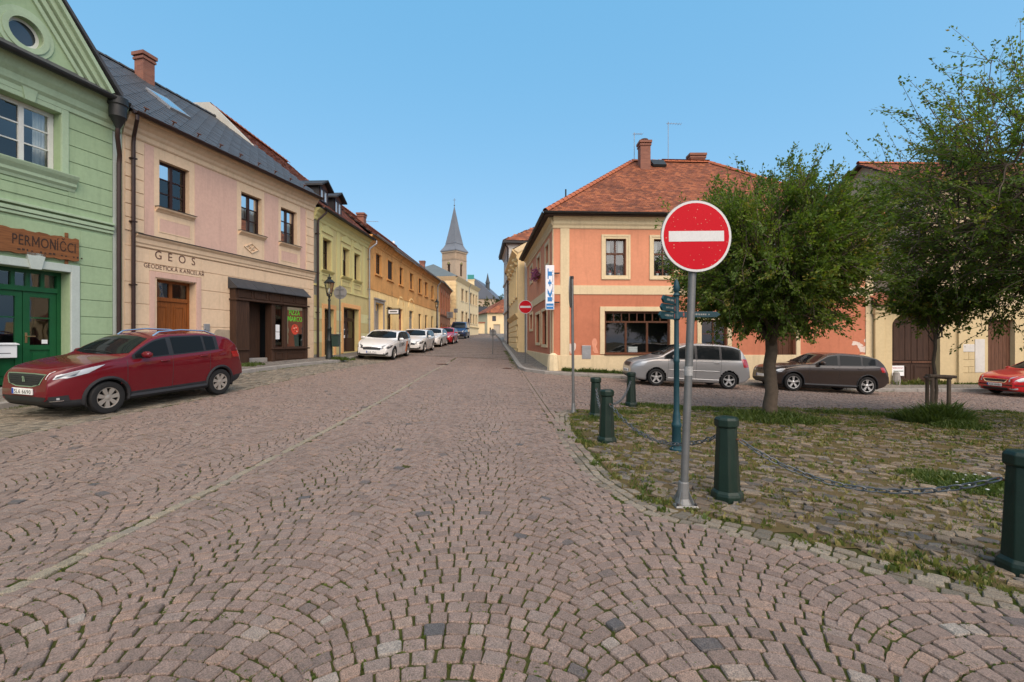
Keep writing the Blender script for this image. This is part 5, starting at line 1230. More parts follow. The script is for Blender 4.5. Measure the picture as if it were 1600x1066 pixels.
# hipped roof
ov = .42; rL = fr.sz(988, 253, -5.6); rR = fr.sz(1108, 255, -5.6); zr = (rL[1] + rR[1]) / 2
A = Vector(fr.P(-.42, E, ov)); B = Vector(fr.P(s1 + .2, E, ov)); Cc = Vector(fr.P(s1 + .2, E, -11.4)); D = Vector(fl.P(SL + .2, E, ov)); Rl = Vector(fr.P(rL[0], zr, -5.6)); Rr = Vector(fr.P(rR[0], zr, -5.6))
b = MB(); b.add([A, B, Cc, D, Rl, Rr, *[p - Vector((0, 0, .13)) for p in (A, B, Cc, D)]], [(0, 1, 5, 4), (1, 2, 5), (2, 3, 4, 5), (3, 0, 4), (6, 7, 8, 9), (0, 1, 7, 6), (1, 2, 8, 7), (2, 3, 9, 8), (3, 0, 6, 9)])
rf = b.build('roof', M_ROOFBASE, ch)
roof_face(rf, [A, B, Rr, Rl], M_TILE, .19, .165); roof_face(rf, [D, A, Rl], M_TILE, .19, .165); roof_face(rf, [B, Cc, Rr], M_TILE, .3, .3); roof_face(rf, [Cc, D, Rl, Rr], M_TILE, .4, .4)
up3 = Vector((0, 0, .05))
ridge_tiles(rf, A + up3, Rl + up3, .13, .36, M_RIDGE); ridge_tiles(rf, Rl + up3, Rr + up3, .13, .36, M_RIDGE); ridge_tiles(rf, B + up3, Rr + up3, .13, .36, M_RIDGE)
gutter(ch, fr, -.5, s1, E + .0, ov + .07, .09, M_IRON); gutter(ch, fl, -.45, SL, E + .0, ov + .07, .09, M_IRON)
q = fr.sz(1006.5, 263, -4.8); p = fr.P(q[0], 0, -4.8); zc_ = fr.z(1006, 222.5, -4.8); chimney(ch, p[0], p[1], q[1] - .9, zc_, .55, .55)
b = MB(); b.tube([(p[0], p[1], zc_), (p[0], p[1], zc_ + .12)], .06, 8); b.lathe((p[0], p[1], zc_ + .12), [(.2, 0), (.22, .02), (.05, .07)], 12); b.build('chimney_cowl', M_ZINC, ch)
q = fr.sz(1088, 250, -5.9); p = fr.P(q[0], 0, -5.9); chimney(ch, p[0], p[1], zr - .6, fr.z(1088, 242, -5.9), .85, .5)
yagi(ch, fr.P(fr.s(991, -5.2), fr.z(991, 250, -5.2), -5.2), 1.55, .5, 0.2, M_ZINC, .05); yagi(ch, fr.P(fr.s(1044, -5.5), fr.z(1044, 252, -5.5), -5.5), 2.25, .75, 0, M_ZINC, -.03)
p = fl.P(fl.s(884, -3.0), 0, -3.0); MB().tube([fr.P(fr.s(884, -2.0), fr.z(884, 312, -2.0), -2.0), fr.P(fr.s(884, -2.0), fr.z(884, 296, -2.0), -2.0)], .04, 6).build('vent_pipe', M_IRON, ch)
q = [fr.sz(x, y, -4.9) for x, y in ((1021, 258), (1042, 258), (1038, 252), (1017, 252))]
sk = MB(); a, z = fr.s(1018, -5.0), fr.z(1018, 259, -5.0); sk.add([fr.P(a, z - .15, -4.75), fr.P(a + .75, z - .15, -4.75), fr.P(a + .75, z + .32, -5.25), fr.P(a, z + .32, -5.25), fr.P(a, z - .03, -4.68), fr.P(a + .75, z - .03, -4.68), fr.P(a + .75, z + .42, -5.2), fr.P(a, z + .42, -5.2)], [(0, 1, 2, 3), (4, 5, 6, 7), (0, 1, 5, 4), (1, 2, 6, 5), (2, 3, 7, 6), (3, 0, 4, 7)]); sk.build('skylight', M_IRON, rf)
# weeds along the plinth come later; projecting sign K+T
M_KTW = rough('sign_white', (.72, .72, .74), .4, .03, 4, 40, .05, streak=.05); M_KTB = plain('sign_blue', (.005, .16, .42), .4)
ks = thing('projecting_shop_sign', 'tall white box sign with blue K+T projecting from the salmon house', 'sign', (1.62, 20.25, fr.z(855, 484)))
KF = Frame((852.5 - 800) / 720 * 20.2, 20.2, 1, 0); kz0, kz1 = KF.z(858, 484), KF.z(858, 414.5); kw = (866 - 852.5) / 720 * 20.2
MB().fbox(KF, 0, kw, kz0, kz1, -.30, 0).build('box', M_KTW, ks, bevel=.012)
MB().fbox(KF, kw + .001, kw + .25, kz0 + .3, kz0 + .36, -.2, -.14).build('bracket', M_IRON, ks); MB().fbox(KF, kw + .001, kw + .25, kz1 - .36, kz1 - .3, -.2, -.14).build('bracket', M_IRON, ks)
MB().fbox(KF, .03, kw - .03, kz0 + .03, kz0 + .27, -.01, .004).build('blue_panel', M_KTB, ks)
for k in range(6): MB().fbox(KF, .06 + k * .045, .095 + k * .045, kz0 + .13, kz0 + .17, 0, .006).build('small_letter', M_KTW, ks)
hl = kz1 - kz0 - .50; z_ = kz0 + .36; cap = .20; sR = .285     # letters read upwards: along z, caps to the left
def kt(name, polys):
    b = MB()
    for i, p in enumerate(polys): b.extr(KF, [(sR - y * cap, z_ + x * hl) for x, y in p], -.01, .004 + .0006 * i)
    b.build('letter', M_KTB, ks)
kt('K', [[(0, 0), (.13, 0), (.13, 1), (0, 1)], [(.11, .42), (.24, 0), (.40, 0), (.20, .58)], [(.12, .45), (.22, .40), (.39, 1), (.24, 1)]])
kt('+', [[(.46, .38), (.66, .38), (.66, .62), (.46, .62)], [(.52, .12), (.60, .12), (.60, .88), (.52, .88)]])
kt('T', [[(.68, .76), (1.0, .76), (1.0, 1), (.68, 1)], [(.775, 0), (.905, 0), (.905, .77), (.775, .77)]])
for k in range(22):
    if k % 7 != 5: MB().fbox(KF, .305, .33, kz0 + .42 + k * .06, kz0 + .46 + k * .06, 0, .003).build('small_letter', M_LETTER, ks)

# ================================================================ HOUSES FURTHER UP ON THE RIGHT
M_NEO = rough('ochre_cream_stucco', srgb(226, 200, 150), .9, .1, 1.2, 40, .25, streak=.2)
M_GREYW = rough('pale_grey_render', srgb(196, 192, 184), .9, .08, 1.2, 40, .2, streak=.15)
nh = thing('stucco_house', 'ornate cream stucco house beyond the salmon corner house', 'house', (.4, 32, 1))
NF = Frame(.42, 32.2, -.066, 1, -1); nL = 10.4; EN = NF.z(807, 384, .2)
op = []
for k in range(4): op.append((1.0 + k * 2.4, 2.0 + k * 2.4, EN - 3.2, EN - 1.3, .2))
b = MB(); wall_face(b, NF, 0, nL, 0, EN, op); b.build('wall', M_NEO, nh)
SF = Frame(.42, 32.2, 1, .05)
zsl = lambda s: EN + .55 * min(s, 5.5)
b = MB(); b.extr(SF, [(0, 0), (11, 0), (11, EN), (5.5, EN + 3.0), (0, EN)], -.3, 0); b.build('side_wall', M_GREYW, nh)
b = MB(); b.extr(SF, [(0, EN - .25), (5.5, EN + 2.75), (5.5, EN + 3.1), (-.3, EN)], -.05, .1); b.build('gable_coping', M_CREAM, nh)
MB().fbox(SF, 0, .45, 0, EN - .05, -.02, .05).build('corner_pilaster', M_NEO, nh)
MB().fbox(SF, .45, 3, EN - .75, EN - .5, -.01, .03).build('frieze_band', M_CREAM, nh)
cornice(nh, NF, 0, nL, EN, [(.05, -.7), (.1, -.6), (.1, -.4), (.25, -.25), (.4, -.1), (.42, 0)], M_NEO)
zm = NF.z(809, 490); cornice(nh, NF, 0, nL, zm, [(.04, -.3), (.1, -.2), (.2, -.05), (.22, 0)], M_NEO, 'string_course')
for k in range(4):
    a, c, z0, z1 = op[k][:4]; w_ = window(nh, NF, a, c, z0, z1, M_BWOOD, rec=.14, cols=2, rows=(.62, .38))
    b = MB(); ring(b, NF, a - .2, c + .2, z0 - .1, z1 + .2, .19, -.01, .09); b.build('window_surround', M_NEO, w_)
    cornice(w_, NF, a - .35, c + .35, z1 + .5, [(.05, -.2), (.2, -.1), (.25, 0)], M_NEO, 'window_hood')
    q = NF.P((a + c) / 2, z1 + .75, .15); b = MB(); b.lathe(q, [(0, -.18), (.16, -.1), (.2, 0), (.16, .1), (0, .18)], 10); b.build('rosette', M_NEO, w_)
for i in range(8):
    for j in range(7):
        MB().fbox(NF, .1 + j * 1.47 + (.6 if i % 2 else 0), min(nL - .02, 1.5 + j * 1.47 + (.6 if i % 2 else 0)), zm - .8 - i * .42, zm - .42 - i * .42, -.01, .07).build('rusticated_block', M_NEO, nh, bevel=.03)
old_door(nh, Frame(1.25, 31.6, -.07, 1, -1), -.2, .9, float(g(1, 32)) + .1, float(g(1, 32)) + 2.6, M_ODOOR, float(g(1, 32)) + 2.1, 1, rec=-.02)
b = MB(); b.add([NF.P(0, EN + .02, .4), NF.P(nL, EN + .02, .4), NF.P(nL, EN + 3.05, -5.5), NF.P(0, EN + 3.05, -5.5), NF.P(nL, EN, -11), NF.P(0, EN, -11)], [(0, 1, 2, 3), (3, 2, 4, 5)]); rfn = b.build('roof', M_TILE2, nh)
downpipe(nh, NF, nL - .2, EN, 1.0, .35, M_PIPE)

th_ = thing('tall_white_house', 'tall off white house with red hipped roof behind the stucco house', 'house', (-.3, 43, 1.2))
TF = Frame(-.28, 42.75, -.075, 1, -1); tL = 8.3; ET = TF.z(791, 374, .3)
op = [(1 + k * 2.4, 2 + k * 2.4, z, z + 1.7, .15) for k in range(3) for z in (ET - 2.8, ET - 5.8, ET - 8.6)]
b = MB(); wall_face(b, TF, 0, tL, 0, ET, op); q = TF.P(0, 0, -12); b.quad(TF.P(0, 0), q, (q[0], q[1], ET), TF.P(0, ET)); q2 = TF.P(tL, 0, -12); b.quad(TF.P(tL, 0), q2, (q2[0], q2[1], ET), TF.P(tL, ET)); b.build('wall', M_GREYW, th_)
for o in op: window(th_, TF, *o[:4], M_WFRAME, rec=.1, cols=2, rows=(.62, .38), room=False, gmat=plain('dark_pane', (.03, .035, .045), .08, coat=1))
cornice(th_, TF, 0, tL, ET, [(.05, -.6), (.1, -.5), (.2, -.3), (.4, -.1), (.42, 0)], M_GREYW); MB().fbox(TF, 0, tL, ET - 3.4, ET - 3.2, -.01, .12).build('string_course', M_GREYW, th_); MB().fbox(TF, 0, tL, ET - 6.4, ET - 6.2, -.01, .12).build('string_course', M_GREYW, th_)
A = Vector(TF.P(-.5, ET, .55)); B = Vector(TF.P(tL + .3, ET, .55)); Cq = Vector(TF.P(tL + .3, ET, -12)); Dq = Vector(TF.P(-.5, ET, -12)); R1 = Vector(TF.P(3.6, ET + 3.2, -5)); R2 = Vector(TF.P(4.2, ET + 3.2, -8))
b = MB(); b.add([A, B, Cq, Dq, R1, R2, *[p - Vector((0, 0, .25)) for p in (A, B, Cq, Dq)]], [(0, 1, 4), (1, 2, 5, 4), (2, 3, 5), (3, 0, 4, 5), (6, 7, 8, 9), (0, 1, 7, 6), (1, 2, 8, 7), (2, 3, 9, 8), (3, 0, 6, 9)]); rf = b.build('roof', M_DORM, th_)
roof_face(rf, [A, B, R1], M_TILE, .3, .3); roof_face(rf, [Dq, A, R1, R2], M_TILE, .3, .3)
downpipe(th_, TF, .3, ET, 1.2, .45, M_PIPE)

# ================================================================ BRICK-RED HOUSE, CREAM CORNER HOUSE, GREY-ROOFED HOUSE
M_BRICKW = rough('brick_red_plaster', srgb(170, 112, 78), .95, .2, 1.0, 40, .3, streak=.4, dirt=.3)
fr = WB; L = 10.5; E = fr.z(692, 440, .3)
bh = thing('brick_red_house', 'narrow brick red house between the ochre house and the cream corner house', 'house', fr.P(5, fr.gz(5), 0))
op = [(1.0 + k * 2.5, 2.0 + k * 2.5, E - 2.9, E - 1.1, .15) for k in range(4)] + [(1.0 + k * 2.5, 2.0 + k * 2.5, E - 6.2, E - 4.6, .15) for k in range(4)]
b = MB(); wall_face(b, fr, 0.02, L, 0, E, op); shell(b, fr, .02, L, 0, E, 9); b.build('wall', M_BRICKW, bh)
for o in op: window(bh, fr, *o[:4], M_BROWNF, rec=.1, cols=2, rows=(.6, .4), room=False, gmat=plain('dark_pane', (.03, .035, .045), .08, coat=1))
cornice(bh, fr, .02, L, E, [(.05, -.5), (.1, -.4), (.25, -.2), (.35, 0)], M_BRICKW); cornice(bh, fr, .02, L, E - 3.6, [(.03, -.2), (.12, -.05), (.14, 0)], M_BRICKW, 'string_course')
for k in range(5): MB().fbox(fr, .3 + k * 2.5, .55 + k * 2.5, E - 3.5, E - .5, -.01, .06).build('lesene', M_SALM2, bh)
gable_roof(bh, fr, .02, L, E + .02, .35, E + 2.2, 4.5, 9, M_TILE2, .4, .4); gutter(bh, fr, .02, L, E, .42, .09, M_ZINC)

M_CORN = rough('light_cream_plaster', srgb(232, 208, 164), .9, .08, 1.0, 40, .2, streak=.12)
cx0, cy0 = (712 - 800) / 720 * 62, 62.0
CRF = Frame(cx0, cy0, .13, 1); CLF = Frame(cx0, cy0, -1, .13, -1)
EC = CAMZ + (533 - 432) / 720 * 62; LR = CRF.s(747.5)
cc = thing('cream_corner_house', 'tall cream corner house with quoins standing below the church tower', 'house', (cx0, cy0, float(g(cx0, cy0))))
op = []
for p0, p1 in ((720.5, 724), (727, 730), (734, 737), (738.7, 741), (743, 745)):
    a, c = CRF.s(p0), CRF.s(p1); op += [(a, c, EC - 3.0, EC - 1.3, .15), (a, c, EC - 6.0, EC - 4.5, .15)]
zg_ = float(g(-6, 66)); op.append((CRF.s(731), CRF.s(734), zg_ + .3, zg_ + 2.7, .15))
b = MB(); wall_face(b, CRF, 0, LR, 0, EC, op); ql_ = CLF.P(9, 0); b.quad((cx0, cy0, 0), ql_, (ql_[0], ql_[1], EC), (cx0, cy0, EC)); q2 = CRF.P(LR, 0, -9); b.quad(CRF.P(LR, 0), q2, (q2[0], q2[1], EC), CRF.P(LR, EC)); b.quad(ql_, q2, (q2[0], q2[1], EC), (ql_[0], ql_[1], EC)); b.build('wall', M_CORN, cc)
for o in op[:-1]: 
    w_ = window(cc, CRF, *o[:4], M_BROWNF, rec=.1, cols=2, rows=(.6, .4), room=False, gmat=plain('dark_pane', (.03, .035, .045), .08, coat=1)); b = MB(); ring(b, CRF, o[0] - .15, o[1] + .15, o[2] - .1, o[3] + .15, .14, -.01, .06); b.build('window_surround', M_CREAM, w_)
MB().fbox(CRF, op[-1][0], op[-1][1], op[-1][2], op[-1][3], -.14, -.1).build('door', M_BWOOD, cc)
for k in range(14):
    w_ = .8 if k % 2 else .55; z = zg_ + 2.3 + k * .5
    if z + .45 < EC - .5: MB().fbox(CRF, -.06, w_, z, z + .46, -.01, .06).build('quoin', M_NEO, cc); MB().fbox(CLF, .0, w_, z, z + .46, -.01, .06).build('quoin', M_NEO, cc)
for f, l in ((CRF, LR), (CLF, 9)):
    cornice(cc, f, -.1, l, EC, [(.05, -.5), (.12, -.4), (.3, -.15), (.4, 0)], M_CORN); cornice(cc, f, -.05, l, EC - 6.5, [(.04, -.2), (.15, -.05), (.16, 0)], M_NEO, 'string_course')
q = [CRF.P(-.4, EC, .4), CRF.P(LR, EC, .4), CRF.P(LR, EC, -9), CLF.P(9, EC, .4)]; ap = [CRF.P(4, EC + 2.4, -4.3), CRF.P(LR - 3, EC + 2.4, -4.3)]
b = MB(); b.add([Vector(p) for p in q] + [Vector(p) for p in ap], [(0, 1, 5, 4), (1, 2, 5), (2, 3, 4, 5), (3, 0, 4)]); b.build('roof', rough('grey_green_sheet_roof', (.12, .135, .13), .5, .2, 2, 30, .2), cc)
p = CRF.P(CRF.s(736, -1.5), 0, -1.5); chimney(cc, p[0], p[1], EC - .5, CAMZ + (533 - 437) / 720 * p[1], 1.1, .8, mat=M_CORN)
b = MB(); z = CAMZ + (533 - 437) / 720 * p[1]; b.box(p[0] - .55, p[0] + .55, p[1] - .5, p[1] - .4, z + .003, z + .75); b.build('roof_sign', plain('turquoise_sign', (.02, .22, .2), .5), cc)
downpipe(cc, CRF, CRF.s(732.5), EC, zg_, .35, M_ZINC)
gh2 = thing('grey_roof_house', 'low pitched grey metal roof with mast rising behind the brick red house', 'house', (-13, 60, 2))
GF = Frame(-10.5, 53, -.05, 1); b = MB(); b.prism(GF, 0, 8, [(0, 0), (0, 9.6), (-3.5, 10.9), (-7, 9.6), (-7, 0)]); b.build('wall', M_BRICKW, gh2)
b = MB(); b.prism(GF, -.3, 8.3, [(.4, 9.55), (-3.5, 11.0), (-7.4, 9.55), (-7.4, 9.65), (-3.5, 11.15), (.4, 9.65)]); b.build('roof', M_ZINC, gh2)
MB().tube([GF.P(2, 11, -3.5), GF.P(2, 13.4, -3.5)], .05, 6).build('mast', M_ZINC, gh2); q = GF.P(2, 13.2, -3.5); b = MB(); b.lathe(q, [(.05, -.3), (.16, -.25), (.16, .25), (.05, .3)], 10); b.build('antenna_drum', M_WHITE, gh2)

# ================================================================ CHURCH TOWER, SECOND CHURCH, END OF THE STREET
M_SAND = rough('tower_sandstone', srgb(178, 158, 136), .95, .14, .6, 20, .5, streak=.25)
M_LEAD = rough('tower_slate', srgb(112, 116, 122), .6, .15, .5, 12, .3, streak=.2)
TY = 150.0; tx = (712 - 800) / 720 * TY; th0 = R(32); sd_ = 5.8
ct = thing('church_tower', 'square sandstone church tower with steep grey slate spire', 'church tower', (tx, TY, 3.5))
TL = Frame(tx, TY, -math.cos(th0), math.sin(th0), -1); TR = Frame(tx, TY, math.sin(th0), math.cos(th0))
zw = CAMZ + (533 - 391) / 720 * TY; b = MB()
cen = Vector(TL.P(sd_ / 2, 0, -sd_ / 2))
def tw_op(f):
    wall_face(b, f, 0, sd_, 0, zw, [(sd_ / 2 - .55, sd_ / 2 + .55, zw - 8.2, zw - 4.4, .5)], .5)
tw_op(TL); tw_op(TR)
q = [Vector(TL.P(sd_, 0)), Vector(TL.P(sd_, 0)) + (Vector(TR.P(sd_, 0)) - Vector(TR.P(0, 0))), Vector(TR.P(sd_, 0))]
for a, c in zip(q[:-1], q[1:]): b.quad(a, c, (c.x, c.y, zw), (a.x, a.y, zw))
b.build('wall', M_SAND, ct)
for f in (TL, TR):
    n = 12; A = [(sd_ / 2 - .55, zw - 4.4), *[(sd_ / 2 - .55 * math.cos(math.pi * i / n), zw - 4.4 + .75 * math.sin(math.pi * i / n)) for i in range(1, n)], (sd_ / 2 + .55, zw - 4.4)]
    MB().extr(f, A, -.1, .02).build('arched_louvre_head', M_BLACK, ct)
    w_ = MB().fbox(f, sd_ / 2 - .55, sd_ / 2 + .55, zw - 8.2, zw - 4.4, -.5, -.35).build('louvre', M_DWOOD, ct)
    for k in range(8): MB().fbox(f, sd_ / 2 - .5, sd_ / 2 + .5, zw - 8.1 + k * .46, zw - 7.85 + k * .46, -.34, -.2).build('slat', M_DWOOD, w_)
    A2 = [(sd_ / 2 + .85 * math.cos(math.pi * i / n), zw - 4.4 + 1.05 * math.sin(math.pi * i / n)) for i in range(n + 1)]; B2 = [(sd_ / 2 + .62 * math.cos(math.pi * i / n), zw - 4.4 + .82 * math.sin(math.pi * i / n)) for i in range(n + 1)]
    MB().extr(f, A2 + B2[::-1], -.01, .15).build('arch_moulding', M_SAND, ct); b = MB()
    q = f.P(sd_ / 2, zw - 4.1, .1); cl = MB(); cl.extr(f, ngon(sd_ / 2, zw - 3.9, .42, 20), .02, .1); cl.build('clock_face', plain('gilt', (.45, .36, .12), .4, .6), ct)
    MB().fbox(f, -.1, sd_ + .1, zw - .5, zw, -.02, .3).build('tower_cornice', M_SAND, ct); MB().fbox(f, -.05, sd_ + .05, zw - 2.9, zw - 2.75, -.02, .12).build('string_course', M_SAND, ct)
    for k in range(13): MB().fbox(f, .12 + k * .44, .32 + k * .44, zw - 2.6, zw - .6, -.02, .14).build('corbel', M_SAND, ct)
def pyr(zs_r):
    b = MB(); vs = []
    for z, h in zs_r:
        for i in range(4):
            dvec = (Vector(TL.P(0, 0)) - cen, Vector(TL.P(sd_, 0)) - cen, None, Vector(TR.P(sd_, 0)) - cen)[i] if i != 2 else -(Vector(TL.P(0, 0)) - cen)
            dvec = Vector((dvec.x, dvec.y, 0)); vs.append((cen.x + dvec.x * h, cen.y + dvec.y * h, z))
    k = len(zs_r); b.add(vs, [(i * 4 + j, i * 4 + (j + 1) % 4, (i + 1) * 4 + (j + 1) % 4, (i + 1) * 4 + j) for i in range(k - 1) for j in range(4)]); return b
ztip = CAMZ + (533 - 323) / 720 * (TY + 4)
pyr([(zw, 1.16), (zw + .35, 1.14), (zw + 1.6, .86), (zw + 2.7, .70)]).build('skirt_roof', M_LEAD, ct)
pyr([(zw + 2.7, .74), (zw + 3.1, .70), (zw + 8, .40), (ztip, .02)]).build('spire', M_LEAD, ct)
b = MB(); b.tube([(cen.x, cen.y, ztip - .3), (cen.x, cen.y, ztip + 2.8)], .07, 6); b.lathe((cen.x, cen.y, ztip + .4), [(0, -.3), (.3, 0), (0, .3)], 8); b.tube([(cen.x - .5, cen.y, ztip + 2.2), (cen.x + .5, cen.y, ztip + 2.2)], .06, 6); b.build('finial_cross', M_LEAD, ct)
nv = thing('second_church', 'dark grey church roof with thin needle spire beyond the street end', 'church', (-12, 205, 4))
NFm = Frame(-15, 205, 1, .25); zc0 = CAMZ + (533 - 440) / 720 * 205; b = MB()
p = [at(735, 432, 205), at(746, 439, 205), at(777, 467, 205), at(735, 467, 205)]; b.add([(q.x, q.y, q.z) for q in p] + [(q.x + 3, q.y + 14, q.z) for q in p], [(0, 1, 2, 3), (7, 6, 5, 4), (0, 1, 5, 4), (1, 2, 6, 5), (2, 3, 7, 6), (3, 0, 4, 7)])
b.build('roof', rough('dark_church_slate', srgb(92, 98, 108), .6, .1, .4, 10, .2), nv); q = at(776, 467, 205); q0 = at(735, 467, 205); b = MB(); b.box(q0.x, q.x - .6, 205.4, 222, 2, q.z + .05); b.build('nave_wall', M_SAND, nv)
q = at(762, 452, 209); tp = at(762, 428, 209); b = MB(); b.lathe((q.x, q.y, q.z), [(.9, -1.5), (.9, 2.6), (1.15, 2.7), (.7, 4.0), (.05, tp.z - q.z + .3)], 8); b.build('needle_spire', rough('copper_dark', srgb(70, 74, 76), .6, .1), nv)
lh = thing('low_end_house', 'low cream house with red hipped roof closing the end of the street', 'house', at(775, 522, 88))
EF = Frame((761.5 - 800) / 720 * 88, 88, 1, 0); ELF = Frame(EF.o.x, 88, -.34, 1, -1); e = EF.z(770, 489); eL = EF.s(797)
op = [(EF.s(769), EF.s(775), EF.z(770, 502), EF.z(770, 494), .15), (EF.s(771), EF.s(781.5), 2.8, EF.z(770, 507), .2), (EF.s(765), EF.s(767), EF.z(766, 518), EF.z(766, 512), .15), (EF.s(789), EF.s(791.5), EF.z(790, 501), EF.z(790, 494), .15)]
b = MB(); wall_face(b, EF, 0, eL, 1.5, e, op); wall_face(b, ELF, 0, 8, 1.5, e, []); q = EF.P(eL, 0, -8); b.quad(EF.P(eL, 1.5), (q[0], q[1], 1.5), (q[0], q[1], e), EF.P(eL, e)); b.build('wall', M_CORN, lh)
for i in (0, 2, 3): window(lh, EF, *op[i][:4], M_BROWNF, rec=.08, cols=2, rows=(1,), room=False, gmat=plain('dark_pane', (.03, .035, .045), .08, coat=1))
o = MB().fbox(EF, *op[1][:4], -.2, -.15).build('garage_door', rough('grey_boards', srgb(176, 166, 148), .8, .1), lh)
A = Vector(EF.P(-.3, e, .4)); B = Vector(EF.P(eL + .3, e, .4)); Dq = Vector(ELF.P(8.3, e, .5)); Cq = Vector(EF.P(eL + .3, e, -8.4)); ap = at(787, 467, 92); ap2 = ap + Vector((1.4, .3, 0))
b = MB(); b.add([A, B, Cq, Dq, ap, ap2], [(0, 1, 5, 4), (1, 2, 5), (2, 3, 4, 5), (3, 0, 4), (0, 1, 2, 3)]); rf = b.build('roof', M_TILE, lh); roof_face(rf, [A, B, ap2, ap], M_TILE, .35, .3); roof_face(rf, [Dq, A, ap], M_TILE, .35, .3)
yw = thing('yard_wall', 'low cream yard wall left of the low house at street end', 'wall', at(751, 522, 86)); q0, q1 = at(744, 505, 86), at(757, 505, 86)
b = MB(); b.box(q0.x, q1.x, 86, 86.4, 1.5, q0.z); b.build('wall', M_CORN, yw); b = MB(); b.box(q0.x - .1, q1.x + .1, 85.9, 86.5, q0.z + .003, q0.z + .18); b.build('coping', M_RIDGE, yw)
yb = thing('grey_end_house', 'small grey house with brown roof behind the yard wall', 'house', at(752, 505, 96)); q0, q1 = at(744, 490, 96), at(758, 490, 96); b = MB(); b.box(q0.x, q1.x, 96, 100, 2, q0.z); b.build('wall', M_GREYW, yb)
b = MB(); b.add([(q0.x - .3, 95.7, q0.z), (q1.x + .3, 95.7, q0.z), (q1.x + .3, 100.3, q0.z), (q0.x - .3, 100.3, q0.z), (q0.x - .3, 98, q0.z + 1.6), (q1.x + .3, 98, q0.z + 1.6)], [(0, 1, 5, 4), (2, 3, 4, 5), (0, 4, 3), (1, 2, 5), (0, 1, 2, 3)]); b.build('roof', M_DORM, yb)

# ================================================================ GATE HOUSE AND BARN at the right edge
M_GATEW = rough('gate_cream_plaster', srgb(194, 175, 135), .9, .1, 1.0, 40, .25, streak=.25)
M_GATE = wood('dark_gate_wood', (.045, .022, .013), .7, (8, 8, .5), .3)
M_PLANK = wood('brown_plank', (.11, .05, .028), .75, (8, 8, .5), .3)
GW = Frame(WF.P(WF.s(1364), 0)[0], WF.P(WF.s(1364), 0)[1] - .12, 1, .02); fr = GW
gt = thing('gate_wall', 'cream wall with arched brown carriage gate right of the salmon house', 'wall', fr.P(2, fr.gz(2), 0))
g0, g1 = fr.s(1394), fr.s(1469); zsp = fr.z(1394, 509); zgb = fr.gz((g0 + g1) / 2) + .13; zwt = fr.z(1380, 478); gc = (g0 + g1) / 2; rad = (g1 - g0) / 2; rise = .62
gd0, gd1 = fr.s(1543.7), fr.s(1586); zdt = fr.z(1545, 500); L = fr.s(1760)
n = 16; arc = [(gc - rad * math.cos(math.pi * i / n), zsp + rise * math.sin(math.pi * i / n)) for i in range(n + 1)]; zat = zsp + rise + .02
b = MB(); wall_face(b, fr, 0, L, -1.5, zwt, [(g0, g1, zgb, zat, .35), (gd0, gd1, zgb, zdt, .25)])
for i in range(n):
    (a, z), (c, y) = arc[i], arc[i + 1]; b.quad(fr.P(a, z), fr.P(c, y), fr.P(c, zat), fr.P(a, zat)); b.quad(fr.P(a, z), fr.P(c, y), fr.P(c, y, -.35), fr.P(a, z, -.35))
b.quad(fr.P(0, -1.5, -.5), fr.P(L, -1.5, -.5), fr.P(L, zwt, -.5), fr.P(0, zwt, -.5)); b.quad(fr.P(0, zwt), fr.P(L, zwt), fr.P(L, zwt, -.5), fr.P(0, zwt, -.5)); b.build('wall', M_GATEW, gt)
for p0, p1 in ((1365, 1379), (1495, 1502)):
    MB().fbox(fr, fr.s(p0), fr.s(p1), -1.2, zwt - .35, -.01, .10).build('pilaster', M_GATEW, gt, bevel=.01); cornice(gt, fr, fr.s(p0) - .05, fr.s(p1) + .06, zwt - .1, [(.11, -.28), (.16, -.2), (.16, -.12), (.22, -.02), (.22, .05)], M_GATEW, 'capital')
MB().fbox(fr, fr.s(1503), fr.s(1540), -1.2, fr.z(1510, 583), -.01, .04).build('plinth', M_GATEW, gt); k = 0
for (x0, x1, y0, y1) in ((1503, 1512.5, 562, 551), (1513, 1522, 562, 551), (1503, 1522, 573, 562.5), (1503, 1512.5, 582.5, 573.5), (1513, 1522, 582.5, 573.5), (1503, 1522, 550, 538)):
    MB().fbox(fr, fr.s(x0), fr.s(x1), fr.z(1510, y0), fr.z(1510, y1), -.01, .03).build('stucco_block', M_GATEW if y1 > 540 else M_GREYW, gt, bevel=.01)
MB().fbox(fr, fr.s(1523), fr.s(1538), fr.z(1510, 582), fr.z(1510, 530), -.01, .025).build('pale_panel', M_GREYW, gt)
cop = MB(); cop.prism(fr, -.1, fr.s(1500), [(.35, zwt + .02), (-.25, zwt + .62), (-.85, zwt + .02)]); co_ = cop.build('coping_roof', M_ROOFBASE, gt)
tile_field('coping_tiles', fr.P(-.1, zwt + .03, .35), Vector(fr.P(1, 0)) - Vector(fr.P(0, 0)), Vector(fr.P(0, zwt + .62, -.25)) - Vector(fr.P(0, zwt + .02, .35)), [(0, 0), (fr.s(1500) + .1, 0), (fr.s(1500) + .1, .85), (0, .85)], .2, .17, M_TILE, co_)
for p, q in ((g0, gc - .01), (gc + .01, g1)):
    zt2 = zat; leaf = MB().fbox(fr, p, q, zgb + .02, zt2, -.36, -.30).build('gate_leaf', M_GATE, gt); wd = (q - p) / 4
    zr1 = fr.z(1400, 567, -.3)
    for k in range(4): MB().fbox(fr, p + wd * k + .01, p + wd * (k + 1) - .01, zr1 + .12, zt2 - .02, -.299, -.275 + .01 * (k % 2)).build('board', M_GATE, leaf)
    MB().fbox(fr, p + .02, q - .02, zr1, zr1 + .07, -.299, -.25).build('rail', M_PLANK, leaf); b = MB(); ring(b, fr, p + .15, q - .15, zgb + .15, zr1 - .12, .07, -.299, -.27); b.build('panel_moulding', M_GATE, leaf)
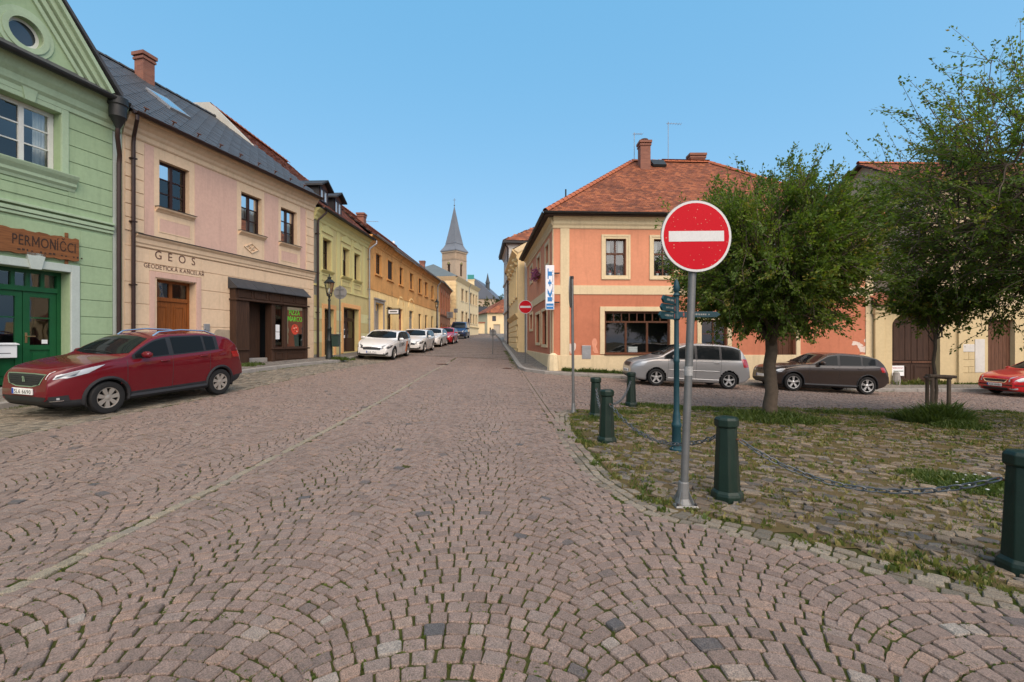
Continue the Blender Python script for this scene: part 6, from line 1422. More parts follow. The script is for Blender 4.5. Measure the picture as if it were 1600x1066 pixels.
n = 7; wd = (gd1 - gd0) / n; dl = MB().fbox(fr, gd0, gd1, zgb, zdt, -.26, -.22).build('plank_door', M_PLANK, gt)
for k in range(n): MB().fbox(fr, gd0 + wd * k + .006, gd0 + wd * (k + 1) - .006, zgb + .02, zdt - .01, -.219, -.2).build('plank', M_PLANK, dl)
MB().extr(fr, ngon(fr.s(1392), zgb + .3, .01, 4), 0, .02) if False else None
p = fr.P(fr.s(1397), zgb - .1, .12); b = MB(); b.lathe(p, [(.17, -.1), (.16, .3), (.12, .62), (.04, .68)], 10); tag(b.build('guard_stone', M_KERB, smooth=True), 'grey stone post guarding the left side of the carriage gate', 'guard stone')
ps = thing('gate_notice', 'white NEPARKOVAT notice hung low on the brown carriage gate', 'sign', fr.P(fr.s(1407), zgb + .25, -.2))
a0, a1 = fr.s(1395.5, .05), fr.s(1420, .05); z0, z1 = fr.z(1407, 588, .05), fr.z(1407, 572, .05)
MB().fbox(fr, a0, a1, z0, z1, -.22, -.2).build('board', M_WHITE, ps)
lettering(ps, 'NEPARKOVAT', fr, a0 + .04, z1 - .15, -.2, .09, plain('sign_red', (.35, .02, .03), .5), fit=a1 - a0 - .08, ext=.003, bold=.002)
for y0, x0, x1 in ((.20, .3, .95), (.09, .45, .7)): MB().fbox(fr, a0 + (a1 - a0) * x0, a0 + (a1 - a0) * x1, z0 + y0, z0 + y0 + .035, -.2, -.196).build('print_line', plain('dark_green_print', (.02, .08, .03), .6), ps)
# barn behind
M_BARN = rough('barn_plaster', srgb(190, 170, 140), .95, .12, .8, 30, .3, streak=.3)
bn = thing('barn', 'pale plastered barn with red tile roof behind the gate wall', 'barn', (24, 26, -.3))
BF = Frame(22.45, 25.0, 1, .03); L = 16; eb = CAMZ + (533 - 286) / 720 * 25; rb = CAMZ + (533 - 258) / 720 * 29.5
b = MB(); prof = [(0, -1.5), (0, eb), (-4.3, rb - .15), (-8.6, eb), (-8.6, -1.5)]; b.prism(BF, 0, L, prof); b.build('wall', M_BARN, bn)
rf = gable_roof(bn, BF, -.35, L, eb - .1, .4, rb, 4.3, 9.1, M_TILE, .22, .2)
ridge_tiles(rf, BF.P(-.35, rb + .05, -4.3), BF.P(L, rb + .05, -4.3), .13, .4, M_RIDGE)
# ================================================================ CARS
M_CGLASS = plain('car_glass', (.010, .012, .013), .03, 0, 0.0, spec=.13); M_LAMP = plain('headlamp_glass', (.40, .41, .42), .15, .15, .6); M_LAMPD = plain('headlamp_dark', (.08, .085, .09), .15, .3, 1)
M_TAIL = plain('tail_lamp_red', (.35, .008, .012), .15, 0, 1); M_ALLOY = plain('alloy_wheel', (.55, .54, .52), .35, .8); M_HUBCAP = plain('silver_wheel_cover', (.36, .33, .29), .4, .4)
M_WELL = plain('wheel_well', (.006, .006, .006), .95); M_TRIM = rough('grey_black_trim', (.022, .022, .024), .65, .2, 20, 80, .2, streak=0)
M_PLATE = plain('number_plate', (.72, .72, .70), .45); M_EU = plain('plate_blue', (.01, .06, .35), .4); M_INK = plain('plate_ink', (.02, .02, .02), .5)
def pchip(xs, ys, x):
    xs = np.asarray(xs, float); ys = np.asarray(ys, float); h = np.diff(xs); d = np.diff(ys) / h; m = np.zeros_like(xs)
    m[0], m[-1] = d[0], d[-1]
    for i in range(1, len(xs) - 1): m[i] = 0 if d[i - 1] * d[i] <= 0 else 2 * d[i - 1] * d[i] / (d[i - 1] + d[i])
    i = np.clip(np.searchsorted(xs, x) - 1, 0, len(xs) - 2); t = (x - xs[i]) / h[i]
    return (2 * t**3 - 3 * t**2 + 1) * ys[i] + (t**3 - 2 * t**2 + t) * h[i] * m[i] + (-2 * t**3 + 3 * t**2) * ys[i + 1] + (t**3 - t**2) * h[i] * m[i + 1]
class Car:
    def __init__(c, name, label, S, loc, heading, group=None, cat='car'):
        c.S = S; c.L, c.W = S['L'], S['W']; c.x0 = S['FO'] + S['WB'] / 2
        c.root = thing(name, label, cat, (loc[0], loc[1], 0), group)
        c.paintm = S['paint']; c.make_body()
        hd = Vector(heading).normalized(); z = lambda p: float(g(p.x, p.y)); P = Vector((loc[0], loc[1])); h2 = Vector((hd.x, hd.y)); sd = Vector((-h2.y, h2.x))
        f, r = z(P + h2 * S['WB'] / 2), z(P - h2 * S['WB'] / 2); lz, rz = z(P + sd * .75), z(P - sd * .75)
        c.root.location = (loc[0], loc[1], (f + r + lz + rz) / 4 + .006)
        X = Vector((hd.x, hd.y, (f - r) / S['WB'])).normalized(); Y = Vector((sd.x, sd.y, (lz - rz) / 1.5)); Z = X.cross(Y).normalized(); Y = Z.cross(X)
        c.root.rotation_euler = Matrix((X, Y, Z)).transposed().to_euler()
    def top(c, x): return pchip(*zip(*c.S['top']), x)
    def belt(c, x): return np.minimum(pchip(*zip(*c.S['belt']), x), c.top(x) - .035)
    def make_body(c):
        S = c.S; L, W = c.L, c.W; n = 84
        t = np.linspace(0, 1, n); xs = L * (.5 - .5 * np.cos(np.pi * t)) * .35 + L * t * .65
        xs = np.unique(np.concatenate([xs, [.006, .02, .05, L - .006, L - .02, L - .05]])); n = len(xs)
        zt = c.top(xs); zb = pchip(*zip(*S['bot']), xs); zl = c.belt(xs)
        u = np.clip(np.abs(xs - L * .5) / (L * .5), 0, 1); k = np.where(xs < L * .5, S.get('nose', .26), S.get('tail', .16))
        wd = W / 2 * (1 - k * u ** S.get('pw', 7) - .035 * u ** 2); tum = S.get('tumble', .36); sect = []
        for i in range(n):
            w_, b0, m0, t0 = wd[i], zb[i], zl[i], zt[i]; gh = max(t0 - m0, .02); hb = m0 - b0; yt = w_ * (.965 - min(.27, tum * gh * .9)); f = min(1, gh / .3)
            sect.append([(0, b0), (.6 * w_, b0), (.90 * w_, b0 + .015), (.965 * w_, b0 + .07 * min(1, hb / .3)), (.978 * w_, b0 + .22 * hb), (.992 * w_, b0 + .45 * hb), (1.0 * w_, b0 + .68 * hb), (.992 * w_, m0 - .10 * hb), (.962 * w_, m0), (.955 * w_ * (1 - f) + f * (yt + .42 * (w_ * .962 - yt)), m0 + .5 * gh), (yt * 1.0, t0 - .20 * gh * f - .3 * gh * (1 - f)), (yt * .93, t0 - .045 * f - .012 * (1 - f)), (yt * .72, t0 - .014 * f - .008), (yt * .38, t0 - .004), (0, t0)])
        sect = np.array(sect); m = sect.shape[1]; sub = 5; rows = []
        for j in range(m - 1):
            p0 = sect[:, max(j - 1, 0)]; p1 = sect[:, j]; p2 = sect[:, j + 1]; p3 = sect[:, min(j + 2, m - 1)]
            for q in range(sub):
                s_ = q / sub; rows.append(.5 * (2 * p1 + (p2 - p0) * s_ + (2 * p0 - 5 * p1 + 4 * p2 - p3) * s_**2 + (3 * p1 - p0 - 3 * p2 + p3) * s_**3))
        rows.append(sect[:, -1]); G_ = np.stack(rows, 1); G_[:, :, 0] = np.maximum(G_[:, :, 0], 0); mm = G_.shape[1]
        V = []; F_ = []; MI = []
        full = np.concatenate([G_, (G_ * np.array([-1, 1]))[:, -2:0:-1]], 1); k2 = full.shape[1]
        for i in range(n):
            for y, z in full[i]: V.append((c.x0 - xs[i], y, z))
        dark = S.get('clad', 0)
        for i in range(n - 1):
            for j in range(k2):
                F_.append((i * k2 + j, i * k2 + (j + 1) % k2, (i + 1) * k2 + (j + 1) % k2, (i + 1) * k2 + j)); jj = j if j < mm else k2 - 1 - j; MI.append(1 if jj < sub * (3 + dark) else 0)
        F_ += [tuple(range(k2)), tuple((n - 1) * k2 + j for j in range(k2 - 1, -1, -1))]; MI += [0, 0]
        c.bvh = BVHTree.FromPolygons([Vector(v) for v in V], F_); c.wd = lambda x: float(np.interp(x, xs, wd))
        Ra = S['R'] + S.get('gapR', .055); zc = S['R'] + .01; VV = np.array(V); kill = np.zeros(len(F_), bool)
        for xw in (S['FO'], S['FO'] + S['WB']):
            cx = c.x0 - xw; rel = VV[:, [0, 2]] - np.array([cx, zc]); r_ = np.hypot(rel[:, 0], rel[:, 1]); side = np.abs(VV[:, 1]) > W * .26
            E_ = np.array([(f[i], f[(i + 1) % 4]) for f in F_[:-2] for i in range(4)]); a_, b_ = E_[:, 0], E_[:, 1]
            cr = ((r_[a_] - Ra) * (r_[b_] - Ra) < 0) & side[a_] & side[b_]; pick = np.where(np.abs(r_[a_] - Ra) < np.abs(r_[b_] - Ra), a_, b_)[cr]; pick = np.unique(pick)
            VV[pick, 0] = cx + rel[pick, 0] / r_[pick] * Ra; VV[pick, 2] = zc + rel[pick, 1] / r_[pick] * Ra
            r2 = np.hypot(VV[:, 0] - cx, VV[:, 2] - zc)
            for fi, f in enumerate(F_[:-2]):
                if all(r2[i] <= Ra + 1e-4 and side[i] for i in f): kill[fi] = True
        F2 = [f for f, k_ in zip(F_, kill) if not k_]; M2 = [q for q, k_ in zip(MI, kill) if not k_]
        b = MB(); b.add([tuple(v) for v in VV], F2); b.m = M2; o = b.build('body', [c.paintm, M_TRIM if dark else c.paintm], c.root, smooth=True, local=True, sharp=38); c.body = o
        for xw in (S['FO'], S['FO'] + S['WB']):
            for sg in (1, -1):
                cx = c.x0 - xw; q = MB(); vs = []; nn = 22; y1 = sg * (c.wd(xw) * .985); y0 = sg * (W / 2 - .40)
                for i in range(nn + 1):
                    a2 = R(-20 + 220 * i / nn); x_, z_ = cx + (Ra + .004) * math.cos(a2), max(.16, zc + (Ra + .004) * math.sin(a2)); vs += [(x_, y0, z_), (x_, y1, z_)]
                k0 = len(vs); vs.append((cx, y0, zc)); q.add(vs, [(2 * i, 2 * i + 1, 2 * i + 3, 2 * i + 2) for i in range(nn)] + [(k0, 2 * i, 2 * i + 2) for i in range(nn)]); q.build('wheel_well', M_WELL, c.root, local=True)
    def hit(c, mode, p, off, sg=1):
        if mode == 'side': o, d = Vector((c.x0 - p[0], sg * 3, p[1])), Vector((0, -sg, 0))
        elif mode == 'front': o, d = Vector((c.x0 + 2, p[0], p[1])), Vector((-1, 0, 0))
        elif mode == 'rear': o, d = Vector((c.x0 - c.L - 2, p[0], p[1])), Vector((1, 0, 0))
        elif mode == 'top': o, d = Vector((c.x0 - p[0], p[1], 4)), Vector((0, 0, -1))
        else:
            q = Vector((c.x0 - p[0], sg * p[1], p[2])); l, nn, *_ = c.bvh.find_nearest(q); nn = nn if nn.dot(q - l) > 0 or True else -nn
            ctr = Vector((c.x0 - c.L / 2, 0, .6)); nn = nn if nn.dot(l - ctr) > 0 else -nn; return l + nn * off
        l, nn, *_ = c.bvh.ray_cast(o, d)
        if l is None:
            l, nn, *_ = c.bvh.find_nearest(o + d * (3 - c.W / 2 if mode == 'side' else 2)); 
        if nn.dot(d) > 0: nn = -nn
        return l + nn * off
    def patch(c, name, mode, rows, mat, off=.004, sg=1, n=10, par=None, m=None):
        """rows: polylines from bottom to top; resampled to a grid and laid on the body"""
        def res(P, n):
            P = [Vector(p) for p in P]; d = [0]
            for a, b in zip(P[:-1], P[1:]): d.append(d[-1] + (b - a).length)
            out = []
            for k in range(n + 1):
                s_ = d[-1] * k / n; i = max(q for q in range(len(d) - 1) if d[q] <= s_ + 1e-9) if d[-1] > 0 else 0
                l = (d[i + 1] - d[i]) or 1; out.append(P[i] + (P[i + 1] - P[i]) * min(1, (s_ - d[i]) / l))
            return out
        Rr = [res(r_, n) for r_ in rows]; m = m or max(2, 6 // (len(rows) - 1)); Gd = []
        for a, b in zip(Rr[:-1], Rr[1:]):
            for k in range(m): Gd.append([p + (q - p) * (k / m) for p, q in zip(a, b)])
        Gd.append(Rr[-1]); vs = [tuple(c.hit(mode, p, off, sg)) for r_ in Gd for p in r_]; w_ = n + 1
        b = MB(); b.add(vs, [(i * w_ + j, i * w_ + j + 1, (i + 1) * w_ + j + 1, (i + 1) * w_ + j) for i in range(len(Gd) - 1) for j in range(n)])
        o = b.build(name, mat, par or c.root, smooth=True, local=True, sharp=60)
        return o
    def line(c, name, mode, pts, mat=None, r=.005, sg=1, n=14, off=.0, par=None):
        P = [Vector(p) for p in pts]; out = []
        for a, b in zip(P[:-1], P[1:]): out += [a + (b - a) * (k / n) for k in range(n)]
        out.append(P[-1]); b = MB(); b.tube([c.hit(mode, p, off, sg) for p in out], r, 5); return b.build(name, mat or M_BLACK, par or c.root, local=True, smooth=True)
    def glass(c, wins, dlo, trim=M_BLACK):
        S = c.S
        for sg in (1, -1):
            def strip(x0, x1, lo, hi): 
                X = np.linspace(x0, x1, 12); bz = c.belt(X) + lo; tz = np.maximum(c.top(X) - hi, bz + .004); return [list(zip(X, bz)), list(zip(X, tz))]
            t_ = c.patch('window_trim', 'side', strip(*dlo, .005, .075), trim, .003, sg, 26)
            for x0, x1 in wins: c.patch('side_window', 'side', strip(x0, x1, .03, .105), M_CGLASS, .007, sg, 12)
        xc, xr = S['ws']; zc, zr = float(c.top(xc)) + .015, float(c.top(xr)) - .02; w0, w1 = c.wd(xc) * .86, c.wd(xr) * .70
        c.patch('windscreen', 'front', [[(-w0, zc + .035), (-w0 * .5, zc + .005), (0, zc), (w0 * .5, zc + .005), (w0, zc + .035)], [(-w1, zr - .05), (-w1 * .5, zr - .008), (0, zr), (w1 * .5, zr - .008), (w1, zr - .05)]], M_CGLASS, .005, n=18, m=8)
        for sg in (1, -1):
            c.line('bonnet_gap', 'top', [(.16, sg * c.wd(.2) * .80), (xc * .55, sg * c.wd(xc * .5) * .86), (xc - .02, sg * c.wd(xc) * .88)], r=.004)
            b = MB(); b.tube([c.hit('front', (sg * .1 + .28, zc + .02), .02), c.hit('front', (sg * .1 - .05, zc + .05), .02), c.hit('front', (sg * .1 - .34, zc + .045), .02)], .008, 5); b.build('wiper', M_BLACK, c.root, local=True)
        b = MB(); p_ = c.hit('top', (S['rw'][0] - .12, 0), 0); b.tube([p_, p_ + Vector((-.16, 0, .12))], .006, 5); b.build('aerial', M_BLACK, c.root, local=True)
        xb, xt = S['rw']; zc, zr = float(c.top(xt)) + .03, float(c.top(xb)) - .04; w0 = c.W * .37
        c.patch('rear_window', 'rear', [[(-w0, zc), (w0, zc)], [(-w0 * .86, zr), (w0 * .86, zr)]], M_CGLASS, .005, n=12)
    def wheels(c, style='spoke', n=5, mat=None, rim=.68):
        S = c.S; Rr = S['R']; mat = mat or M_ALLOY; rr = Rr * rim; w_ = .2
        for xw in (S['FO'], S['FO'] + S['WB']):
            for sg in (1, -1):
                y = sg * (c.W / 2 - .02 - S.get('wi', .0)); cx = c.x0 - xw
                pr = [(rr, -w_), (Rr * .93, -w_), (Rr * .985, -w_ * .88), (Rr, -w_ * .7), (Rr, -w_ * .3), (Rr * .985, -w_ * .12), (Rr * .94, -.006), (Rr * .84, .0), (rr * 1.02, -.008), (rr, -.03), (rr, -.10)]
                b = MB(); b.lathe((0, 0, 0), [(r_, q * sg) for r_, q in pr], 36, 'y'); b.f = b.f[:-2]; b.m = b.m[:-2]
                wh = b.build('wheel', M_RUBBER, c.root, smooth=True, local=True); wh.location = (cx, y, Rr)
                b = MB(); b.mi = 1; b.lathe((0, 0, 0), [(rr * .99, sg * -.085), (.01, sg * -.08)], 28, 'y'); b.mi = 0
                k0 = len(b.f); b.lathe((0, 0, 0), [(rr * 1.0, sg * -.022), (rr * .985, sg * -.012), (rr * .93, sg * -.014), (rr * .90, sg * -.05)], 36, 'y'); b.f = b.f[:-2]; b.m = b.m[:-2]
                b.lathe((0, 0, 0), [(rr * .27, sg * -.06), (rr * .25, sg * -.022), (rr * .12, sg * -.014), (.004, sg * -.012)], 18, 'y')
                for k in range(n):
                    for dd_ in ((-.13, .13) if style == 'double' else (0,)):
                        a = 2 * math.pi * k / n + .3 + dd_; wa, wb = (.17, .12) if style == 'spoke' else (.085, .06)
                        if style == 'cover': wa, wb = .13, .21
                        ca, sa = math.cos(a), math.sin(a); P = []
                        for (rad, hw, dp) in ((rr * .2, rr * wa, -.024), (rr * .95, rr * wb, -.016)):
                            for s2 in (-1, 1): P.append((rad * ca - s2 * hw * sa, sg * dp, rad * sa + s2 * hw * ca))
                        Q = [(x, yy - sg * .03, z) for x, yy, z in P]; b.hexa([Q[0], Q[1], Q[3], Q[2], P[0], P[1], P[3], P[2]])
                rm = b.build('rim', [mat, M_WELL], wh, local=True, smooth=True)
    def mirrors(c, x, z, mat=None, s_=1.0):
        for sg in (1, -1):
            p = c.hit('side', (x, z), 0, sg); b = MB(); pr = []; n = 10
            for i in range(n + 1):
                t = math.pi * i / n; b.v += []
            vs = []; 
            for i in range(7):
                a = -math.pi / 2 + math.pi * i / 6
                for j in range(12):
                    q = 2 * math.pi * j / 12; vs.append((p.x + .02 + .075 * s_ * math.copysign(abs(math.cos(a)) ** .6, math.cos(a)) * math.cos(q), p.y + sg * (.135 + .115 * s_ * math.sin(a)), p.z + .075 + .075 * s_ * math.copysign(abs(math.cos(a)) ** .6, math.cos(a)) * math.sin(q)))
            b.add(vs, [(i * 12 + j, i * 12 + (j + 1) % 12, (i + 1) * 12 + (j + 1) % 12, (i + 1) * 12 + j) for i in range(6) for j in range(12)])
            o = b.build('mirror', mat or c.paintm, c.root, smooth=True, local=True); b = MB(); b.tube([(p.x, p.y - sg * .02, p.z + .02), (p.x + .02, p.y + sg * .07, p.z + .05)], .022, 6); b.build('mirror_arm', M_BLACK, o, local=True)
    def plate(c, z, txt=None, end='front', w=.52):
        p = c.hit(end, (0, z), .0); d = 1 if end == 'front' else -1; b = MB(); x = p.x + d * .02
        b.box(min(x - .012, x + .012), max(x - .012, x + .012), -w / 2, w / 2, z - .056, z + .056); o = b.build('number_plate', M_PLATE, c.root, local=True, bevel=.004)
        xf = x + d * .0125; e = MB(); y0, y1 = (w / 2 - .05, w / 2 - .005); e.box(min(xf, xf + d * .002), max(xf, xf + d * .002), -y1 if d > 0 else y0, -y0 if d > 0 else y1, z - .052, z + .052); e.build('plate_band', M_EU, o, local=True)
        if txt:
            vs, fs = text_mesh(txt, .075, 1, .001, .001); x0 = min(v[0] for v in vs); x1 = max(v[0] for v in vs); k = (w - .09) / (x1 - x0); q = MB()
            q.add([(xf + d * .001 + d * v[2], d * (-(w / 2 - .065) + (v[0] - x0) * k), z - .038 + v[1]) for v in vs], fs); q.build('plate_lettering', M_INK, o, local=True)
    def doors(c, xs, zbot, handles=True, zt_off=.01):
        S = c.S
        for sg in (1, -1):
            for x in xs[:]:
                c.line('door_gap', 'side', [(x, zbot), (x + .015, float(c.belt(x)) + zt_off)], r=.004, sg=sg)
            c.line('door_gap', 'side', [(xs[0], zbot), (xs[-1] - .12, zbot + .005)], r=.004, sg=sg)
            if handles:
                for x in xs[1:]:
                    p = c.hit('side', (x - .16, float(c.belt(x)) - .10), .012, sg); b = MB(); b.tube([(p.x + .10, p.y - sg * .008, p.z), (p.x + .05, p.y + sg * .016, p.z + .004), (p.x - .05, p.y + sg * .016, p.z + .006), (p.x - .09, p.y - sg * .008, p.z + .006)], .014, 8); b.build('door_handle', c.paintm, c.root, smooth=True, local=True)
    def arch_trim(c, mat, r=.03):
        S = c.S; Ra = S['R'] + S.get('gapR', .055) + .01
        for xw in (S['FO'], S['FO'] + S['WB']):
            for sg in (1, -1):
                pts = []
                for k in range(19):
                    a = R(-12 + 204 * k / 18); z = S['R'] + .01 + Ra * math.sin(a)
                    if z > .2: pts.append(c.hit('side', (xw - Ra * math.cos(a), z), 0, sg))
                b = MB(); b.tube(pts, r, 6); b.build('wheel_arch_trim', mat, c.root, local=True, smooth=True)
    def both(c, name, pts_rows, mat, off=.005, n=8, mode='near'):
        for sg in (1, -1): c.patch(name, mode, pts_rows, mat, off, sg, n)
# ---- red crossover in the left foreground
RED = paint('dark_red_metallic', (.115, .002, .007), rgh=.4)
S = dict(L=4.16, W=1.74, FO=.84, WB=2.54, R=.32, paint=RED, clad=1, nose=.30, tail=.14, pw=6,
    top=[(0, .56), (.03, .80), (.10, .90), (.35, .985), (.75, 1.05), (1.12, 1.105), (1.5, 1.33), (1.86, 1.50), (2.25, 1.56), (2.9, 1.565), (3.4, 1.52), (3.72, 1.44), (3.92, 1.24), (4.05, 1.04), (4.13, .86), (4.16, .55)],
    bot=[(0, .34), (.12, .24), (.5, .2), (3.6, .2), (4.0, .28), (4.16, .42)], belt=[(0, .65), (.3, .86), (1.0, 1.02), (2, 1.055), (3.0, 1.10), (3.9, 1.16), (4.16, .7)], ws=(1.14, 1.90), rw=(3.70, 3.98))
c = Car('red_crossover_car', 'dark red crossover with silver roof rails parked before the green house', S, (-8.42, 10.5), (-.26, -1), 'cars parked along the left kerb')
c.glass([(1.36, 2.08), (2.19, 2.94), (3.0, 3.26)], (1.3, 3.36)); c.wheels('cover', 7, M_HUBCAP, .64); c.mirrors(1.52, 1.05); c.doors([1.18, 2.13, 3.08], .36); c.arch_trim(M_TRIM, .035)
for sg in (1, -1):
    c.line('sill_trim', 'side', [(1.22, .29), (2.98, .29)], M_TRIM, .05, sg)
    b = MB(); P = [c.hit('top', (x, sg * .52), h) for x, h in ((1.95, -.01), (2.1, .055), (2.6, .075), (3.2, .06), (3.5, .0))]; q = []
    for a_, b_ in zip(P[:-1], P[1:]): q += [a_ + (b_ - a_) * k / 5 for k in range(5)]
    b.tube(q + [P[-1]], .02, 8); b.build('roof_rail', M_CHROME, c.root, smooth=True, local=True)
c.patch('grille_frame', 'front', [[(-.40, .65), (-.2, .60), (.2, .60), (.40, .65)], [(-.50, .84), (-.25, .85), (.25, .85), (.50, .84)]], M_CHROME, .005, n=16)
c.patch('grille', 'front', [[(-.37, .665), (-.19, .62), (.19, .62), (.37, .665)], [(-.46, .822), (-.25, .832), (.25, .832), (.46, .822)]], M_BLACK, .010, n=16)
for k in range(5): c.line('grille_bar', 'front', [(-.40 + .012 * (4 - k), .65 + k * .036), (.40 - .012 * (4 - k), .65 + k * .036)], M_TRIM, .007, off=.012)
b = MB(); p = c.hit('front', (0, .73), .02)
for q in ([(-.03, -.05), (-.005, -.05), (-.005, .05), (-.03, .02)], [(.005, -.05), (.035, -.03), (.02, .05), (.005, .06)], [(-.045, .03), (.0, .045), (.0, .065), (-.04, .06)]): b.add([(p.x, y, p.z + z) for y, z in q], [(0, 1, 2, 3)])
b.build('badge', M_CHROME, c.root, local=True)
c.both('headlight', [[(.11, .52, .735), (.24, .70, .76), (.52, .83, .84)], [(.14, .52, .80), (.34, .70, .875), (.80, .84, .985)]], M_LAMP, .006, 12)
c.both('headlight_inner', [[(.14, .56, .755), (.34, .74, .80)], [(.18, .56, .79), (.44, .74, .88)]], M_LAMPD, .011, 8)
c.patch('lower_grille', 'front', [[(-.6, .26), (.6, .26)], [(-.55, .43), (.55, .43)]], M_BLACK, .006, n=16); c.patch('bumper_skirt', 'front', [[(-.78, .20), (.78, .20)], [(-.76, .27), (.76, .27)]], M_TRIM, .012, n=20)
c.both('fog_lamp_surround', [[(.03, .58, .33), (.24, .80, .34)], [(.03, .56, .44), (.22, .80, .45)]], M_TRIM, .008); c.both('fog_lamp_bar', [[(.03, .60, .345), (.16, .76, .345)], [(.03, .60, .36), (.16, .76, .36)]], M_CHROME, .016)
c.both('fog_lamp', [[(.07, .71, .37), (.10, .75, .37)], [(.07, .71, .41), (.10, .75, .41)]], M_LAMP, .016, 4); c.plate(.52, '5L6 6690')
c.both('tail_light', [[(4.0, .74, .90), (3.78, .84, .92)], [(3.98, .70, 1.05), (3.72, .80, 1.06)]], M_TAIL)
# ---- white estates and hatchback up the street
WHT = paint('white_car_paint', (.66, .65, .63), rgh=.35)
ESTATE = dict(L=4.69, W=1.83, FO=.88, WB=2.69, R=.325, paint=WHT, nose=.24, tail=.14,
    top=[(0, .48), (.03, .66), (.12, .75), (.4, .85), (.9, .95), (1.28, 1.02), (1.65, 1.22), (2.1, 1.41), (2.6, 1.465), (3.4, 1.45), (4.1, 1.38), (4.35, 1.27), (4.55, 1.02), (4.65, .85), (4.69, .5)],
    bot=[(0, .3), (.15, .2), (.5, .16), (4.1, .17), (4.5, .24), (4.69, .38)], belt=[(0, .55), (.3, .74), (1.1, .90), (2, .94), (3.4, .985), (4.4, 1.0), (4.69, .65)], ws=(1.30, 2.12), rw=(4.18, 4.5))
def estate(loc, label, heading=(-.02, -1), stripe=False, S=ESTATE, name='white_estate_car', plate=True):
    c = Car(name, label, S, loc, heading, 'cars parked along the left kerb')
    c.glass([(1.55, 2.35), (2.46, 3.32), (3.42, 4.05)], (1.48, 4.15)); c.wheels('double', 5, M_ALLOY, .7); c.mirrors(1.68, .94); c.doors([1.32, 2.40, 3.38], .30)
    c.patch('grille_frame', 'front', [[(-.42, .50), (.42, .50)], [(-.48, .62), (-.2, .655), (.2, .655), (.48, .62)]], M_CHROME, .005, n=16); c.patch('grille', 'front', [[(-.40, .51), (.40, .51)], [(-.45, .61), (-.2, .64), (.2, .64), (.45, .61)]], M_BLACK, .010, n=16)
    c.both('headlight', [[(.05, .46, .555), (.20, .76, .58), (.40, .88, .64)], [(.10, .46, .665), (.26, .74, .705), (.60, .87, .765)]], M_LAMPD, .006, 12)
    c.both('headlight_glint', [[(.12, .56, .635), (.30, .80, .67)], [(.13, .56, .65), (.34, .80, .695)]], M_LAMP, .010, 8)
    c.patch('lower_grille', 'front', [[(-.74, .24), (.74, .24)], [(-.70, .31), (.70, .31)]], M_BLACK, .006, n=18); c.both('air_intake', [[(.02, .56, .29), (.16, .82, .30)], [(.02, .58, .36), (.14, .82, .42)]], M_BLACK, .006)
    if plate: c.plate(.40, '5SA 1760')
    b = MB(); p = c.hit('top', (.16, 0), .006); b.lathe(p, [(.0, 0), (.038, .002), (0, .006)], 12); b.build('badge', M_CHROME, c.root, local=True)
    c.both('tail_light', [[(4.62, .55, .80), (4.40, .84, .84)], [(4.58, .55, .92), (4.28, .84, .96)]], M_TAIL)
    if stripe:
        om = plain('orange_vinyl', (.72, .17, .02), .4); dm = plain('dark_vinyl_letters', (.04, .04, .05), .5)
        for sg in (1, -1):
            c.patch('orange_stripe', 'side', [[(2.98, .30), (3.20, .30)], [(3.02, .6), (3.26, .6)], [(3.16, .95), (3.42, .95)]], om, .006, sg, 4); c.patch('orange_stripe_thin', 'side', [[(3.26, .33), (3.29, .33)], [(3.4, .8), (3.43, .8)]], om, .006, sg, 3)
            vs, fs = text_mesh('KONPO', .2, 1, .0, .0); b = MB(); x0 = 1.62
            wid = max(v[0] for v in vs); k_ = 1.12 / wid
            b.add([tuple(c.hit('side', ((x0 + v[0] * k_) if sg > 0 else (x0 + 1.12 - v[0] * k_), .60 + v[1] + v[0] * k_ * .03), .008, sg)) for v in vs], fs); b.build('side_lettering', dm, c.root, local=True)
            b = MB()
        c.patch('roof_stripe', 'side', [[(3.9, 1.31), (4.2, 1.24)], [(3.85, 1.36), (4.18, 1.30)]], om, .008, 1, 6)
    return c
estate((-6.80, 24.65), 'white estate car with orange stripe, nearest of the row of white cars', stripe=True)
estate((-6.42, 30.75), 'plain white estate car, second in the row behind the orange-striped one', name='white_estate_car', plate=False)
HATCH = dict(ESTATE, L=4.25, FO=.85, WB=2.60, top=[(0, .5), (.03, .68), (.12, .77), (.4, .87), (.85, .96), (1.2, 1.03), (1.6, 1.27), (1.98, 1.42), (2.45, 1.475), (3.1, 1.44), (3.6, 1.36), (3.9, 1.15), (4.12, .98), (4.21, .85), (4.25, .5)], bot=[(0, .3), (.15, .2), (.5, .17), (3.7, .17), (4.05, .24), (4.25, .38)], belt=[(0, .55), (.3, .75), (1.1, .92), (2, .96), (3.2, 1.0), (3.9, 1.02), (4.25, .65)], ws=(1.22, 2.0), rw=(3.5, 3.95))
def hatch(loc, label, pm, name, heading=(-.02, -1)):
    S = dict(HATCH, paint=pm); c = Car(name, label, S, loc, heading, 'cars parked along the left kerb'); c.glass([(1.48, 2.2), (2.3, 3.05), (3.12, 3.5)], (1.42, 3.6)); c.wheels('spoke', 5, M_ALLOY, .68); c.mirrors(1.6, .96); c.doors([1.25, 2.25, 3.1], .3)
    c.patch('grille', 'front', [[(-.42, .56), (.42, .56)], [(-.46, .64), (.46, .64)]], M_BLACK, .008, n=14); c.patch('lower_grille', 'front', [[(-.62, .26), (.62, .26)], [(-.58, .40), (.58, .40)]], M_BLACK, .006, n=14)
    c.both('headlight', [[(.06, .48, .60), (.34, .84, .68)], [(.10, .48, .69), (.58, .83, .82)]], M_LAMP, .006, 10); c.both('tail_light', [[(4.15, .6, .82), (3.95, .82, .86)], [(4.12, .6, .98), (3.85, .82, 1.02)]], M_TAIL); c.plate(.46); return c
